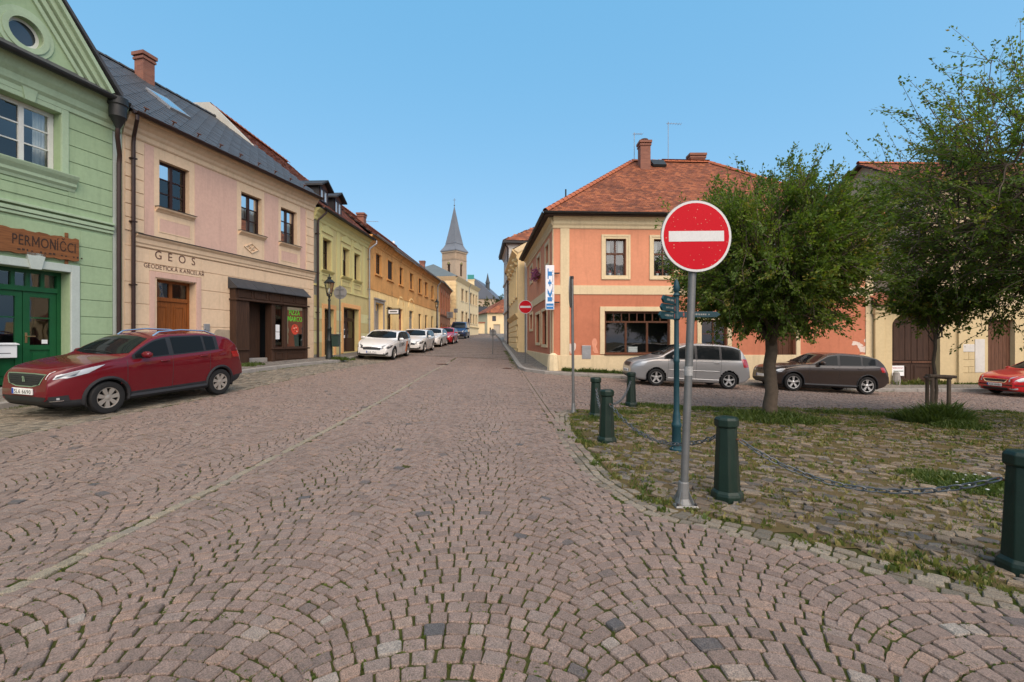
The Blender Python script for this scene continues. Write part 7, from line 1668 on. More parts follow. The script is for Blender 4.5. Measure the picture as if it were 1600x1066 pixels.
hatch((-6.48, 38.0), 'white hatchback between the white estates and the bright red car', WHT, 'white_hatchback_car')
REDB = paint('bright_red_paint', (.40, .008, .012), rgh=.3)
hatch((-6.15, 43.0), 'bright red hatchback parked in front of the blue van', REDB, 'red_hatchback_car')
BLUE = paint('dark_blue_paint', (.012, .028, .10), rgh=.35)
S = dict(L=4.78, W=1.92, FO=.85, WB=3.1, R=.335, paint=BLUE, nose=.18, tail=.05, pw=8, tumble=.18, top=[(0, .6), (.03, .84), (.15, .95), (.5, 1.10), (.75, 1.18), (1.1, 1.52), (1.45, 1.82), (1.8, 1.93), (2.6, 1.97), (4.4, 1.95), (4.65, 1.9), (4.75, 1.6), (4.78, .6)], bot=[(0, .36), (.15, .26), (.5, .22), (4.4, .24), (4.78, .4)], belt=[(0, .7), (.3, .9), (1.0, 1.08), (2, 1.1), (4.3, 1.12), (4.78, .8)], ws=(.78, 1.62), rw=(4.66, 4.74))
c = Car('blue_van', 'dark blue panel van, last in the row of parked vehicles up the street', S, (-6.22, 55.0), (-.02, -1), 'cars parked along the left kerb', 'van')
c.glass([(1.0, 1.85)], (.95, 1.95)); c.wheels('spoke', 6, M_HUBCAP, .62); c.mirrors(1.1, 1.1, M_BLACK, 1.5); c.doors([.98, 2.0], .4)
c.patch('grille', 'front', [[(-.5, .66), (.5, .66)], [(-.5, .76), (.5, .76)]], M_BLACK, .008); c.patch('bumper', 'front', [[(-.85, .30), (.85, .30)], [(-.85, .56), (.85, .56)]], M_TRIM, .01, n=14); c.both('headlight', [[(.08, .56, .74), (.40, .92, .80)], [(.14, .56, .88), (.50, .90, 1.02)]], M_LAMP, .006, 8); c.plate(.44)
# ---- silver people carrier, brown crossover and red saloon on the right
SILV = paint('silver_metallic', (.32, .315, .31), rgh=.34, metal=.4)
S = dict(L=4.39, W=1.79, FO=.90, WB=2.68, R=.315, paint=SILV, nose=.30, tail=.10, pw=6, tumble=.32, top=[(0, .5), (.03, .72), (.1, .83), (.35, .95), (.7, 1.03), (.98, 1.10), (1.4, 1.34), (1.85, 1.55), (2.2, 1.625), (3.0, 1.645), (3.7, 1.61), (4.0, 1.53), (4.2, 1.25), (4.33, 1.0), (4.39, .55)], bot=[(0, .32), (.15, .22), (.5, .18), (3.9, .18), (4.2, .24), (4.39, .4)], belt=[(0, .6), (.3, .82), (.95, .98), (2, 1.02), (3.4, 1.05), (4.1, 1.06), (4.39, .7)], ws=(1.0, 1.92), rw=(3.98, 4.2))
c = Car('silver_people_carrier', 'silver people carrier parked by the salmon corner house', S, (6.62, 17.8), (-1, -.01), 'cars parked along the right kerb')
c.glass([(1.22, 1.52), (1.58, 2.28), (2.38, 3.2), (3.29, 3.95)], (1.16, 4.02)); c.wheels('spoke', 5, M_ALLOY, .68); c.mirrors(1.5, 1.02); c.doors([1.3, 2.33, 3.25], .3)
for sg in (1, -1): c.line('rubbing_strip', 'side', [(1.34, .62), (3.2, .63)], SILV, .014, sg); c.line('sill_strip', 'side', [(1.32, .31), (3.2, .31)], SILV, .02, sg)
c.patch('grille', 'front', [[(-.34, .66), (.34, .66)], [(-.40, .80), (.40, .80)]], M_BLACK, .008, n=12); c.both('headlight', [[(.10, .46, .66), (.42, .84, .72)], [(.14, .46, .80), (.58, .82, .90)]], M_LAMP, .006, 10)
c.patch('lower_grille', 'front', [[(-.7, .22), (.7, .22)], [(-.66, .36), (.66, .36)]], M_BLACK, .006, n=16); c.plate(.5, '6U5 7716'); c.both('tail_light', [[(4.33, .76, .82), (4.12, .88, .82)], [(4.26, .74, 1.12), (4.02, .86, 1.14)]], M_TAIL)
BRN = paint('brown_metallic', (.026, .016, .012), rgh=.4, metal=.0)
S = dict(L=4.45, W=1.80, FO=.80, WB=2.76, R=.335, paint=BRN, clad=0, tumble=.22, nose=.24, tail=.14, top=[(0, .56), (.03, .76), (.1, .85), (.4, .95), (.9, 1.02), (1.4, 1.07), (1.75, 1.26), (2.15, 1.47), (2.6, 1.53), (3.3, 1.51), (3.9, 1.42), (4.2, 1.18), (4.36, .98), (4.43, .84), (4.45, .55)], bot=[(0, .32), (.15, .24), (.5, .2), (3.9, .2), (4.25, .28), (4.45, .42)], belt=[(0, .6), (.3, .80), (1.3, .99), (2, 1.01), (3.4, 1.06), (4.1, 1.09), (4.45, .7)], ws=(1.42, 2.2), rw=(3.86, 4.2))
c = Car('brown_crossover_car', 'dark brown crossover parked behind the tree trunk, before the salmon wall', S, (12.05, 18.3), (-1, .02), 'cars parked along the right kerb')
c.glass([(1.72, 2.42), (2.52, 3.3), (3.37, 3.85)], (1.64, 3.95)); c.wheels('double', 5, M_ALLOY, .7); c.mirrors(1.8, 1.03); c.doors([1.36, 2.47, 3.42], .32); c.arch_trim(M_TRIM, .02)
c.both('kidney_grille', [[(.02, .04, .62), (.03, .30, .62)], [(.04, .04, .80), (.06, .28, .80)]], M_BLACK, .010, 6); c.both('headlight', [[(.10, .44, .66), (.36, .80, .70)], [(.13, .44, .76), (.5, .80, .82)]], M_LAMP, .006, 10)
c.patch('lower_grille', 'front', [[(-.7, .26), (.7, .26)], [(-.64, .42), (.64, .42)]], M_TRIM, .006, n=14); c.plate(.52); c.both('tail_light', [[(4.40, .56, .86), (4.10, .86, .86)], [(4.34, .56, 1.0), (4.02, .84, 1.04)]], M_TAIL)
for sg in (1, -1): c.line('sill_trim', 'side', [(1.2, .28), (3.15, .28)], M_TRIM, .045, sg); c.line('roof_edge', 'top', [(2.0, sg * .60), (3.8, sg * .56)], M_BLACK, .012)
S = dict(L=4.57, W=1.77, FO=.92, WB=2.58, R=.315, paint=REDB, nose=.26, tail=.16, top=[(0, .5), (.03, .68), (.12, .76), (.45, .86), (.95, .95), (1.32, 1.01), (1.7, 1.22), (2.1, 1.4), (2.5, 1.455), (3.2, 1.42), (3.7, 1.25), (4.1, 1.07), (4.45, 1.02), (4.54, .85), (4.57, .5)], bot=[(0, .3), (.15, .2), (.5, .17), (4.0, .17), (4.4, .24), (4.57, .4)], belt=[(0, .55), (.3, .74), (1.1, .90), (2, .94), (3.4, .98), (4.3, .98), (4.57, .7)], ws=(1.34, 2.12), rw=(3.4, 4.0))
c = Car('red_saloon_car', 'red saloon with chrome grille entering the frame at the right edge', S, (21.1, 18.1), (-1, -.03), 'cars parked along the right kerb')
c.glass([(1.58, 2.3), (2.4, 3.15)], (1.5, 3.45)); c.wheels('spoke', 6, M_ALLOY, .68); c.mirrors(1.7, .94); c.doors([1.36, 2.35, 3.25], .3)
c.patch('grille_frame', 'front', [[(-.36, .53), (.36, .53)], [(-.46, .665), (.46, .665)]], M_CHROME, .006, n=12); c.patch('grille', 'front', [[(-.33, .55), (.33, .55)], [(-.42, .65), (.42, .65)]], M_BLACK, .012, n=12)
for k in range(9): y = -.36 + .09 * k; c.line('grille_bar', 'front', [(y * .85, .55), (y, .65)], M_TRIM, .008, off=.012)
c.both('headlight', [[(.08, .48, .55), (.30, .82, .60)], [(.12, .48, .66), (.46, .82, .74)]], M_LAMP, .006, 10); c.both('fog_lamp', [[(.02, .52, .27), (.12, .72, .28)], [(.02, .52, .33), (.12, .72, .34)]], M_LAMP, .01, 6)
c.patch('bumper_strip', 'front', [[(-.84, .42), (.84, .42)], [(-.84, .455), (.84, .455)]], M_TRIM, .012, n=20); c.patch('lower_grille', 'front', [[(-.45, .24), (.45, .24)], [(-.45, .34), (.45, .34)]], M_BLACK, .008, n=12); c.plate(.44, '7U4 8480')
# ================================================================ STREET FURNITURE
def specked(name, col):
    m = bpy.data.materials.new(name); t, b = nt(m); co = t.nodes.new('ShaderNodeTexCoord').outputs['Object']
    v = node(t, 'TexVoronoi', i_Scale=26.0); t.links.new(co, v.inputs['Vector']); n1 = noise(t, 7, 3, .6)
    f = ramp(t, v.outputs['Distance'], [(.10, 1.0), (.16, 0.0)]); f2 = ramp(t, n1, [(.46, 0.0), (.58, .85)])
    mu = node(t, 'Math', operation='MULTIPLY'); t.links.new(f, mu.inputs[0]); t.links.new(f2, mu.inputs[1])
    c = mixc(t, mu.outputs[0], mixc(t, noise(t, 3, 4), tuple(x * .85 for x in col), col), (.5, .30, .22)); t.links.new(c, b.inputs['Base Color']); b.inputs['Roughness'].default_value = .5; b.inputs['Specular IOR Level'].default_value = .12; return m
M_SRED = specked('sign_red_film', (.47, .003, .012)); M_SWHITE = rough('sign_white_film', (.54, .54, .53), .6, .05, 6, 60, .03, streak=.1)
def bolt(b, p, r=.012): b.lathe(p, [(r, 0), (r, .018), (r * .6, .026)], 6)
def no_entry(name, label, base, height, lean=(0, 0), yaw=0, diam=.7, r=.03, group=None, shoe=False, tilt=0):
    t = thing(name, label, 'road sign', base, group); top = Vector((lean[0], lean[1], height)); b = MB(); b.tube([(0, 0, .02), tuple(top)], r, 16); b.build('pole', M_STEEL, t, smooth=True, local=True)
    b = MB(); b.lathe(tuple(top), [(r + .003, -.04), (r + .003, .01), (r * .4, .014)], 16); b.build('pole_cap', M_BLACK, t, local=True)
    if shoe:
        b = MB(); b.hexa([(-.11, -.11, 0), (.11, -.11, 0), (.11, .11, 0), (-.11, .11, 0), (-.10, -.10, .016), (.10, -.10, .016), (.10, .10, .016), (-.10, .10, .016)])
        b.lathe((0, 0, .016), [(.085, 0), (.06, .05), (.052, .14), (.05, .2), (.046, .21)], 16); so_ = b.build('pole_shoe', rough('cast_aluminium', (.20, .20, .195), .5, .2, 12, 60, .3, metal=.4), t, local=True)
        for k in range(4):
            a = R(45 + 90 * k)
            f = MB(); f.add([(.03 * math.cos(a), .03 * math.sin(a), .19), (.115 * math.cos(a), .115 * math.sin(a), .016), (.03 * math.cos(a), .03 * math.sin(a), .016)], [(0, 1, 2)]); f.v = [(x + q * math.sin(a) * .006, y - q * math.cos(a) * .006, z) for q in (-1, 1) for x, y, z in f.v]; f.f = [(0, 1, 2), (5, 4, 3), (0, 1, 4, 3), (1, 2, 5, 4), (2, 0, 3, 5)]; f.m = [0] * 5; f.build('rib', M_STEEL, so_, local=True)
            q = MB(); bolt(q, (.088 * (1 if k in (0, 3) else -1), .088 * (1 if k < 2 else -1), .016), .014); q.build('bolt', M_BLACK, so_, local=True)
    c = Vector((lean[0] * (1 - diam / 2 / height) , lean[1], height - diam / 2)); rd = diam / 2
    F_ = Frame(c.x, c.y - r - .025, math.cos(yaw), math.sin(yaw)); o = t
    def disc(nm, rr, d0, d1, mat, n=48): return MB().extr(F_, ngon(0, c.z, rr, n), d0, d1).build(nm, mat, t, local=True)
    p = disc('sign_plate', rd, -.012, .0, M_STEEL); p = disc('white_rim', rd - .004, .0005, .002, M_SWHITE); disc('red_disc', rd - .026, .0022, .0032, M_SRED)
    bw, bh = rd * .78, rd * .145; ct, st = math.cos(tilt), math.sin(tilt)
    MB().extr(F_, [(x * ct - z * st, c.z + x * st + z * ct) for x, z in ((-bw, -bh), (bw, -bh), (bw, bh), (-bw, bh))], .0034, .0044).build('white_bar', M_SWHITE, t, local=True)
    for dz in (-.16, .16):
        b = MB(); b.lathe((c.x, 0, c.z + dz), [(r + .008, -.015), (r + .008, .015)], 14); b.fbox(F_, -.12, .12, c.z + dz - .012, c.z + dz + .012, -.03, -.0125); b.build('clamp', M_STEEL, t, local=True)
    return t
p = G(1068, 788); s_ = no_entry('no_entry_sign', 'large red no entry sign on a grey pole beside the chained bollards', p, 2.98, (.115, .0), .04, r=.037, shoe=True, group='no entry signs', tilt=.018)
b = MB(); b.lathe((.05, 0, 1.27), [(.0395, 0), (.0395, .09)], 16); b.build('sticker', rough('worn_sticker', (.30, .30, .29), .6, .3, 30, 60, .2), s_, local=True)
p = G(821, 568, .115); no_entry('no_entry_sign', 'small distant no entry sign on the pavement beside the salmon house', p, 3.25, (0, 0), -.05, r=.032, group='no entry signs')
# round sign seen edge-on
p = G(896, 645); t = thing('edge_on_sign', 'round sign seen edge-on atop a thin grey pole left of bollards', 'road sign', p)
b = MB(); b.tube([(0, 0, .0), (-.03, 0, 3.02)], .031, 14); b.build('pole', M_STEEL, t, smooth=True, local=True); b = MB(); b.lathe((0, 0, 0), [(.075, 0), (.07, .02), (.045, .06), (.042, .2), (.036, .21)], 14); b.build('pole_shoe', M_STEEL, t, local=True, smooth=True); b = MB(); b.lathe((-.03, 0, 3.02), [(.036, -.05), (.036, .01), (.01, .015)], 12); b.build('pole_cap', M_BLACK, t, local=True)
E_ = Frame(-.075, -.02, .22, 1, -1)
for nm, rr, d0, d1, mm in (('sign_plate', .35, -.012, 0, M_STEEL), ('white_rim', .346, .0005, .002, M_SWHITE), ('red_disc', .32, .0022, .0032, M_SRED)): MB().extr(E_, ngon(0, 2.68, rr, 40), d0, d1).build(nm, mm, t, local=True)
for k in range(3): b = MB(); q = R(30 + 120 * k); bolt(b, (.055 * math.cos(q), .055 * math.sin(q), .01)); b.build('bolt', M_BLACK, t, local=True)
# grey backs of signs
def sign_back(name, label, base, h, diam, square=False, r=.03):
    t = thing(name, label, 'road sign', base); b = MB(); b.tube([(0, 0, 0), (0, 0, h)], r, 12); b.build('pole', M_STEEL, t, smooth=True, local=True); B_ = Frame(0, .05, 1, 0); z = h - diam / 2 - .03
    sh = [(-diam / 2, z - diam / 2), (diam / 2, z - diam / 2), (diam / 2, z + diam / 2), (-diam / 2, z + diam / 2)] if square else ngon(0, z, diam / 2, 36)
    MB().extr(B_, sh, -.006, .006).build('sign_plate', rough('sign_back_grey', (.20, .20, .20), .6, .15, 8, 60, .1), t, local=True)
    for dz in (-.16, .16): MB().fbox(B_, -.2, .2, z + dz * diam / .7 - .015, z + dz * diam / .7 + .015, .007, .03).build('bracket', M_STEEL, t, local=True)
    return t
p = G(531, 557, .115); sign_back('sign_back', 'grey back of a round sign on a pole beside the near street lamp', p, (557 - 446) / 720 * p.y, 20.5 / 720 * p.y)
p = G(770, 526, .115); sign_back('sign_back', 'grey back of a round sign on the far right pavement', p, (526 - 486) / 720 * p.y, 11 / 720 * p.y)
p = Vector(at(703, 520, 57)); p.z = float(g(p.x, p.y)); sign_back('square_sign_back', 'grey square sign back behind the blue van, left one', p, at(703, 487, 57).z - p.z, .75, True)
p = Vector(at(712, 520, 57.5)); p.z = float(g(p.x, p.y)); sign_back('square_sign_back', 'grey square sign back behind the blue van, right and higher one', p, at(712, 482, 57.5).z - p.z, .5, True)
# ---- street lamps
M_LGLASS = glass('lantern_glass', (.9, .9, .85), .12); M_LAMPIRON = rough('lamp_dark_green_iron', (.012, .016, .015), .45, .3, 8, 60, .2, streak=0); M_OPAL = plain('opal_glass', (.75, .75, .7), .3)
def lamp(label, base, H):
    t = thing('street_lamp', label, 'street lamp', base, 'lantern street lamps'); k = H / 3.85
    b = MB(); b.lathe((0, 0, 0), [(.16, 0), (.16, .12), (.14, .15), (.135, .75), (.15, .78), (.15, .84), (.10, .92), (.085, 1.3), (.10, 1.33), (.10, 1.38), (.065, 1.45), (.048, 2.7 * k), (.065, 2.72 * k), (.065, 2.76 * k), (.04, 2.8 * k), (.05, 2.92 * k)], 18); b.build('column', M_LAMPIRON, t, smooth=True, local=True)
    z0 = 2.92 * k; n = 6
    def hexr(z, r): return [(r * math.cos(2 * math.pi * i / n), r * math.sin(2 * math.pi * i / n), z) for i in range(n)]
    A, B_, C = hexr(z0 + .02, .10), hexr(z0 + .14, .125), hexr(z0 + .60, .215); b = MB()
    for rA, rB, rr in ((A, B_, .012), (B_, C, .011)):
        for i in range(n): b.tube([rA[i], rB[i]], rr, 5)
    for rg in (A, B_, C):
        for i in range(n): b.tube([rg[i], rg[(i + 1) % n]], .014, 5)
    cg = b.build('lantern_cage', M_LAMPIRON, t, local=True)
    for rA, rB in ((A, B_), (B_, C)):
        for i in range(n): MB().quad(rA[i], rA[(i + 1) % n], rB[(i + 1) % n], rB[i]).build('pane', M_LGLASS, cg, local=True)
    b = MB(); b.lathe((0, 0, z0 + .60), [(.255, 0), (.255, .02), (.12, .15), (.085, .16), (.085, .22), (.10, .23), (.05, .27), (.02, .3), (.03, .33), (.006, .40)], 6); b.build('lantern_roof', M_LAMPIRON, t, local=True)
    b = MB(); b.lathe((0, 0, z0 + .1), [(.03, 0), (.05, .1), (.05, .2), (.02, .26)], 10); b.build('bulb', M_OPAL, t, local=True, smooth=True)
p = G(514.5, 561, .115); lamp('near street lamp with black lantern in front of the olive house', p, (561 - 432) / 720 * p.y); LP = p
p = Vector(at(682.5, 520, 46)); p.z = float(g(p.x, p.y)) + .115; lamp('far street lamp at the end of the ochre house', p, at(682.5, 466, 46).z - p.z)
bn_ = thing('litter_bin', 'small green litter bin fixed to the near street lamp', 'litter bin', (LP.x + .3, LP.y - .02, LP.z + .55))
b = MB(); b.hexa([(-.14, -.13, 0), (.14, -.13, 0), (.14, .13, 0), (-.14, .13, 0), (-.16, -.15, .5), (.16, -.15, .5), (.16, .15, .5), (-.16, .15, .5)]); b.build('bin_body', rough('bin_green', (.02, .04, .03), .5, .2), bn_, local=True, bevel=.02); b = MB(); b.box(-.17, .17, -.16, .16, .503, .56); b.build('lid', M_BLACK, bn_, local=True, bevel=.02); b = MB(); b.box(-.26, -.15, -.03, .03, .3, .36); b.build('bracket', M_IRON, bn_, local=True)
# ---- fingerpost
M_TEAL = rough('teal_paint', (.010, .045, .058), .5, .25, 6, 60, .15, streak=.15)
p = G(1057, 704); t = thing('fingerpost', 'teal cast fingerpost with four direction arms in the paved island', 'signpost', p)
b = MB(); b.lathe((0, 0, 0), [(.10, 0), (.10, .03), (.075, .05), (.07, .08), (.062, .34), (.072, .36), (.072, .40), (.058, .42), (.055, .52), (.046, .56), (.041, .58), (.038, 1.3), (.045, 1.31), (.045, 1.35), (.036, 1.37), (.034, 1.93), (.052, 1.95), (.052, 1.98), (.036, 2.02), (.034, 2.28), (.052, 2.30), (.03, 2.34), (.045, 2.37), (.048, 2.42), (.03, 2.50), (.006, 2.545)], 20); b.build('post', M_TEAL, t, smooth=True, local=True)
for k in range(3): b = MB(); a = R(90 + 120 * k); bolt(b, (.085 * math.cos(a), .085 * math.sin(a), .03), .009); b.build('bolt', M_STEEL, t, local=True)
def arm(dirv, z, L, h):
    d = Vector(dirv).normalized(); A_ = Frame(d.x * .03, d.y * .03, d.x, d.y); A_.n = Vector((d.y, -d.x)) if d.y * 0 - d.x * -1 > 0 or True else A_.n
    if A_.n.y > 0: A_.n = -A_.n
    o = MB().extr(A_, [(.0, z - h / 2), (L - .06, z - h / 2), (L, z), (L - .06, z + h / 2), (0, z + h / 2)], -.014, .014).build('direction_arm', M_TEAL, t, local=True, bevel=.004)
    MB().fbox(A_, .06, .08, z - h * .32, z + h * .32, .0145, .0155).build('red_mark', plain('faded_red', (.25, .05, .03), .6), o, local=True)
    gm = plain('worn_gilt_print', (.22, .22, .2), .6); x = .13
    while x < L - .16:
        wv = random.uniform(.012, .022); MB().fbox(A_, x, x + wv, z - h * .12, z + h * random.uniform(.1, .2), .0145, .0152).build('small_letter', gm, o, local=True); x += wv + random.choice((.008, .008, .03))
for k in range(3): arm((-.62 - .05 * k, -.78), 2.21 - .11 * k, .56, .105)
arm((1, -.08), 1.985 + .03, .60, .085)
# ---- iron covers in the paving
for px, py, r_, lab in ((690, 569.5, .32, 'round iron manhole cover in the street near the white cars'), (792, 576, .24, 'iron drain grate in the gutter by the right kerb corner')):
    q = G(px, py); t = thing('manhole_cover', lab, 'manhole cover', q); b = MB(); b.lathe((0, 0, 0), [(r_, -.02), (r_, .008), (r_ - .03, .010)], 24); b.build('frame', M_IRON, t, local=True)
    for k in range(7): y_ = (k - 3) * r_ * .25; hw = math.sqrt(max(.001, (r_ * .85) ** 2 - y_ ** 2)); b = MB(); b.box(-hw, hw, y_ - .012, y_ + .012, .0105, .016); b.build('bar', M_RUST, t, local=True)
# ---- bollards and chains
M_BOLL = rough('bottle_green_paint', (.008, .022, .015), .45, .25, 5, 50, .25, dark=(.055, .045, .035), streak=.45, dirt=.5)
BP = []
blab = ['green bollard left of the no entry sign, nearest of the three at the corner', 'green bollard furthest left, beside the edge-on sign pole', 'green bollard in front of the silver car', 'green bollard just right of the big no entry sign pole', 'green bollard cut by the right edge of the picture']
def bollard_mesh(t):
    b = MB(); b.lathe((0, 0, 0), [(.158, -.03), (.158, .05), (.150, .075), (.128, .10)], 8); b.build('foot', M_BOLL, t, local=True, bevel=.008)
    b = MB(); b.lathe((0, 0, 0), [(.128, .095), (.098, .735)], 8); b.build('shaft', M_BOLL, t, local=True, bevel=.006)
    b = MB(); b.lathe((0, 0, 0), [(.098, .73), (.118, .75), (.118, .815), (.100, .838), (.02, .848)], 8); b.build('cap', M_BOLL, t, local=True, bevel=.006)
proto = None
for (px, py), lb in zip(((948, 691), (931, 652), (986, 634), (1136, 779), (1602, 893)), blab):
    q = G(px, py); BP.append(q)
    if proto is None:
        proto = thing('bollard', lb, 'bollard', q, 'chained green bollards', rotz=R(22.5)); bollard_mesh(proto)
    else:
        c = copy_tree(proto); c.location = q; c['label'] = lb; c.rotation_euler = (R(random.uniform(-1, 1)), R(random.uniform(-1.2, 1.2)), R(22.5 + random.uniform(-6, 6)))
M_CHAIN = rough('galvanised_chain', (.12, .13, .135), .45, .25, 20, 60, .2, metal=.6, streak=.1)
def link_mesh():
    b = MB(); n = 14; Lk, wk, r = .032, .021, .0068; pts = []
    for i in range(n):
        a = 2 * math.pi * i / n; pts.append((Lk * math.cos(a) * 1.0 + math.copysign(.014, math.cos(a)), wk * math.sin(a), 0))
    vs = []
    m = 6
    for i in range(n):
        p0 = Vector(pts[i - 1]); p1 = Vector(pts[(i + 1) % n]); tt = (p1 - p0).normalized(); nn = Vector((0, 0, 1)); bb = tt.cross(nn)
        for j in range(m):
            a = 2 * math.pi * j / m; vs.append(tuple(Vector(pts[i]) + (bb * math.cos(a) + nn * math.sin(a)) * r))
    b.add(vs, [(i * m + j, i * m + (j + 1) % m, ((i + 1) % n) * m + (j + 1) % m, ((i + 1) % n) * m + j) for i in range(n) for j in range(m)])
    o = b.build('link', M_CHAIN, None, smooth=True); me = o.data; bpy.data.objects.remove(o); return me
LINK = link_mesh()
def chain(label, A, B, sag, za=.62, zb=.62, step=.074):
    d = (B - A); d.z = 0; dn = d.normalized(); a = A + dn * .125 + Vector((0, 0, za)); b_ = B - dn * .125 + Vector((0, 0, zb)); t = thing('chain', label, 'chain', tuple(A + d * .5), 'chains between the bollards')
    N = 200; P = []
    for i in range(N + 1):
        s = i / N; q = a.lerp(b_, s); q.z -= sag * (1 - (2 * s - 1) ** 2); P.append(q)
    ln = [0]
    for u, v in zip(P[:-1], P[1:]): ln.append(ln[-1] + (v - u).length)
    n = int(ln[-1] / step); off = world_off(t)
    for i in range(n):
        s = (i + .5) / n * ln[-1]; k = int(np.searchsorted(ln, s)); k = min(max(k, 1), N); q = P[k]; tan = (P[min(k + 1, N)] - P[k - 1]).normalized()
        o = bpy.data.objects.new('link', LINK); COL.objects.link(o); o.parent = t; o.location = q - off
        X = tan; Y = Vector((0, 0, 1)).cross(X).normalized(); Z = X.cross(Y); mt = Matrix((X, Y, Z)).transposed(); o.rotation_euler = (mt @ Matrix.Rotation(R(90) * (i % 2) + R(random.uniform(20, 50)), 3, 'X')).to_euler()
    for pp, e in ((a, A), (b_, B)):
        m = MB(); dd = (pp - e); dd.z = 0; dd.normalize(); m.tube([pp - dd * .05, pp + dd * .012], .009, 6); m.build('eye_bolt', M_RUST, t)
chain('chain from the corner bollard across to the bollard by the sign pole', BP[0], BP[3], .30)
chain('long sagging chain between the sign-pole bollard and the right edge bollard', BP[3], BP[4], .26)
chain('short chain hanging from the furthest left bollard to the corner bollard', BP[1], BP[0], .26)
chain('chain between the corner bollard and the one before the silver car', BP[0], BP[2], .20)
# ---- stakes of the young tree
M_STAKE = wood('weathered_stake', (.12, .085, .06), .85, (9, 9, .8), .4)
p = G(1463, 654); YT = p; sk_ = thing('tree_stakes', 'weathered wooden stakes with a cross rail holding the young tree', 'tree stakes', p)
for dx, dy, h in ((-.20, -.12, 1.02), (.24, -.05, 1.0), (.06, .30, 1.0)):
    b = MB(); b.tube([(dx, dy, -.05), (dx * 1.02, dy, h)], [.042, .038], 10); b.build('stake', M_STAKE, sk_, smooth=True, local=True)
b = MB(); b.tube([(-.32, -.17, 1.0), (.36, -.09, .965)], .036, 8); b.build('rail', M_STAKE, sk_, smooth=True, local=True); b = MB(); b.tube([(.30, -.06, .93), (.08, .34, .95)], .032, 8); b.build('rail', M_STAKE, sk_, smooth=True, local=True); b = MB(); b.tube([(-.26, -.13, .93), (.04, .34, .93)], .032, 8); b.build('rail', M_STAKE, sk_, smooth=True, local=True)
# ================================================================ TREES AND GRASS
def leaf_mat(name, stops, tr=.35):
    m = bpy.data.materials.new(name); t, b = nt(m); f = node(t, 'Attribute', attribute_name='cv').outputs['Fac']
    c = ramp(t, f, stops); t.links.new(c, b.inputs['Base Color']); b.inputs['Roughness'].default_value = .5; b.inputs['Specular IOR Level'].default_value = .3
    tl = t.nodes.new('ShaderNodeBsdfTranslucent'); t.links.new(mixc(t, 1.0, c, (1.2, 1.25, .5), 'MULTIPLY'), tl.inputs[0]); mx = t.nodes.new('ShaderNodeMixShader'); mx.inputs[0].default_value = tr
    t.links.new(b.outputs[0], mx.inputs[1]); t.links.new(tl.outputs[0], mx.inputs[2]); t.links.new(mx.outputs[0], t.nodes['Material Output'].inputs[0]); return m
M_LEAF = leaf_mat('leaf_green', [(0, (.05, .092, .014)), (.5, (.115, .178, .028)), (.85, (.185, .225, .04)), (1, (.26, .20, .04))], .5)
M_LEAF2 = leaf_mat('leaf_far', [(0, (.03, .05, .014)), (.5, (.07, .085, .02)), (1, (.14, .10, .025))])
M_BARK = rough('bark', (.095, .072, .052), .95, .35, 9, 30, .9, streak=.2)
def leaves_mesh(name, P, D, size, mat, parent, cvals, droop=.25):
    """rhombic folded leaves at points P along directions D"""
    n = len(P); up = rng.normal(0, 1, (n, 3)); D = D + rng.normal(0, .5, (n, 3)); D[:, 2] -= droop; D /= np.linalg.norm(D, axis=1, keepdims=True)
    S_ = np.cross(D, up); S_ /= np.linalg.norm(S_, axis=1, keepdims=True); L = (size * rng.uniform(.65, 1.3, n))[:, None]; N_ = np.cross(S_, D)
    v = np.stack([P, P + D * L * .45 + S_ * L * .27 + N_ * L * .06, P + D * L, P + D * L * .45 - S_ * L * .27 + N_ * L * .06], 1).reshape(-1, 3)
    lo = np.arange(4 * n); o = fast_mesh(name, v, np.full(n, 4), lo, mat, cvals, False, None)
    if parent:
        off = np.array(world_off(parent)); co = (v - off).astype(np.float32); o.data.vertices.foreach_set('co', co.ravel()); o.parent = parent
    return tag(o, kind='stuff')
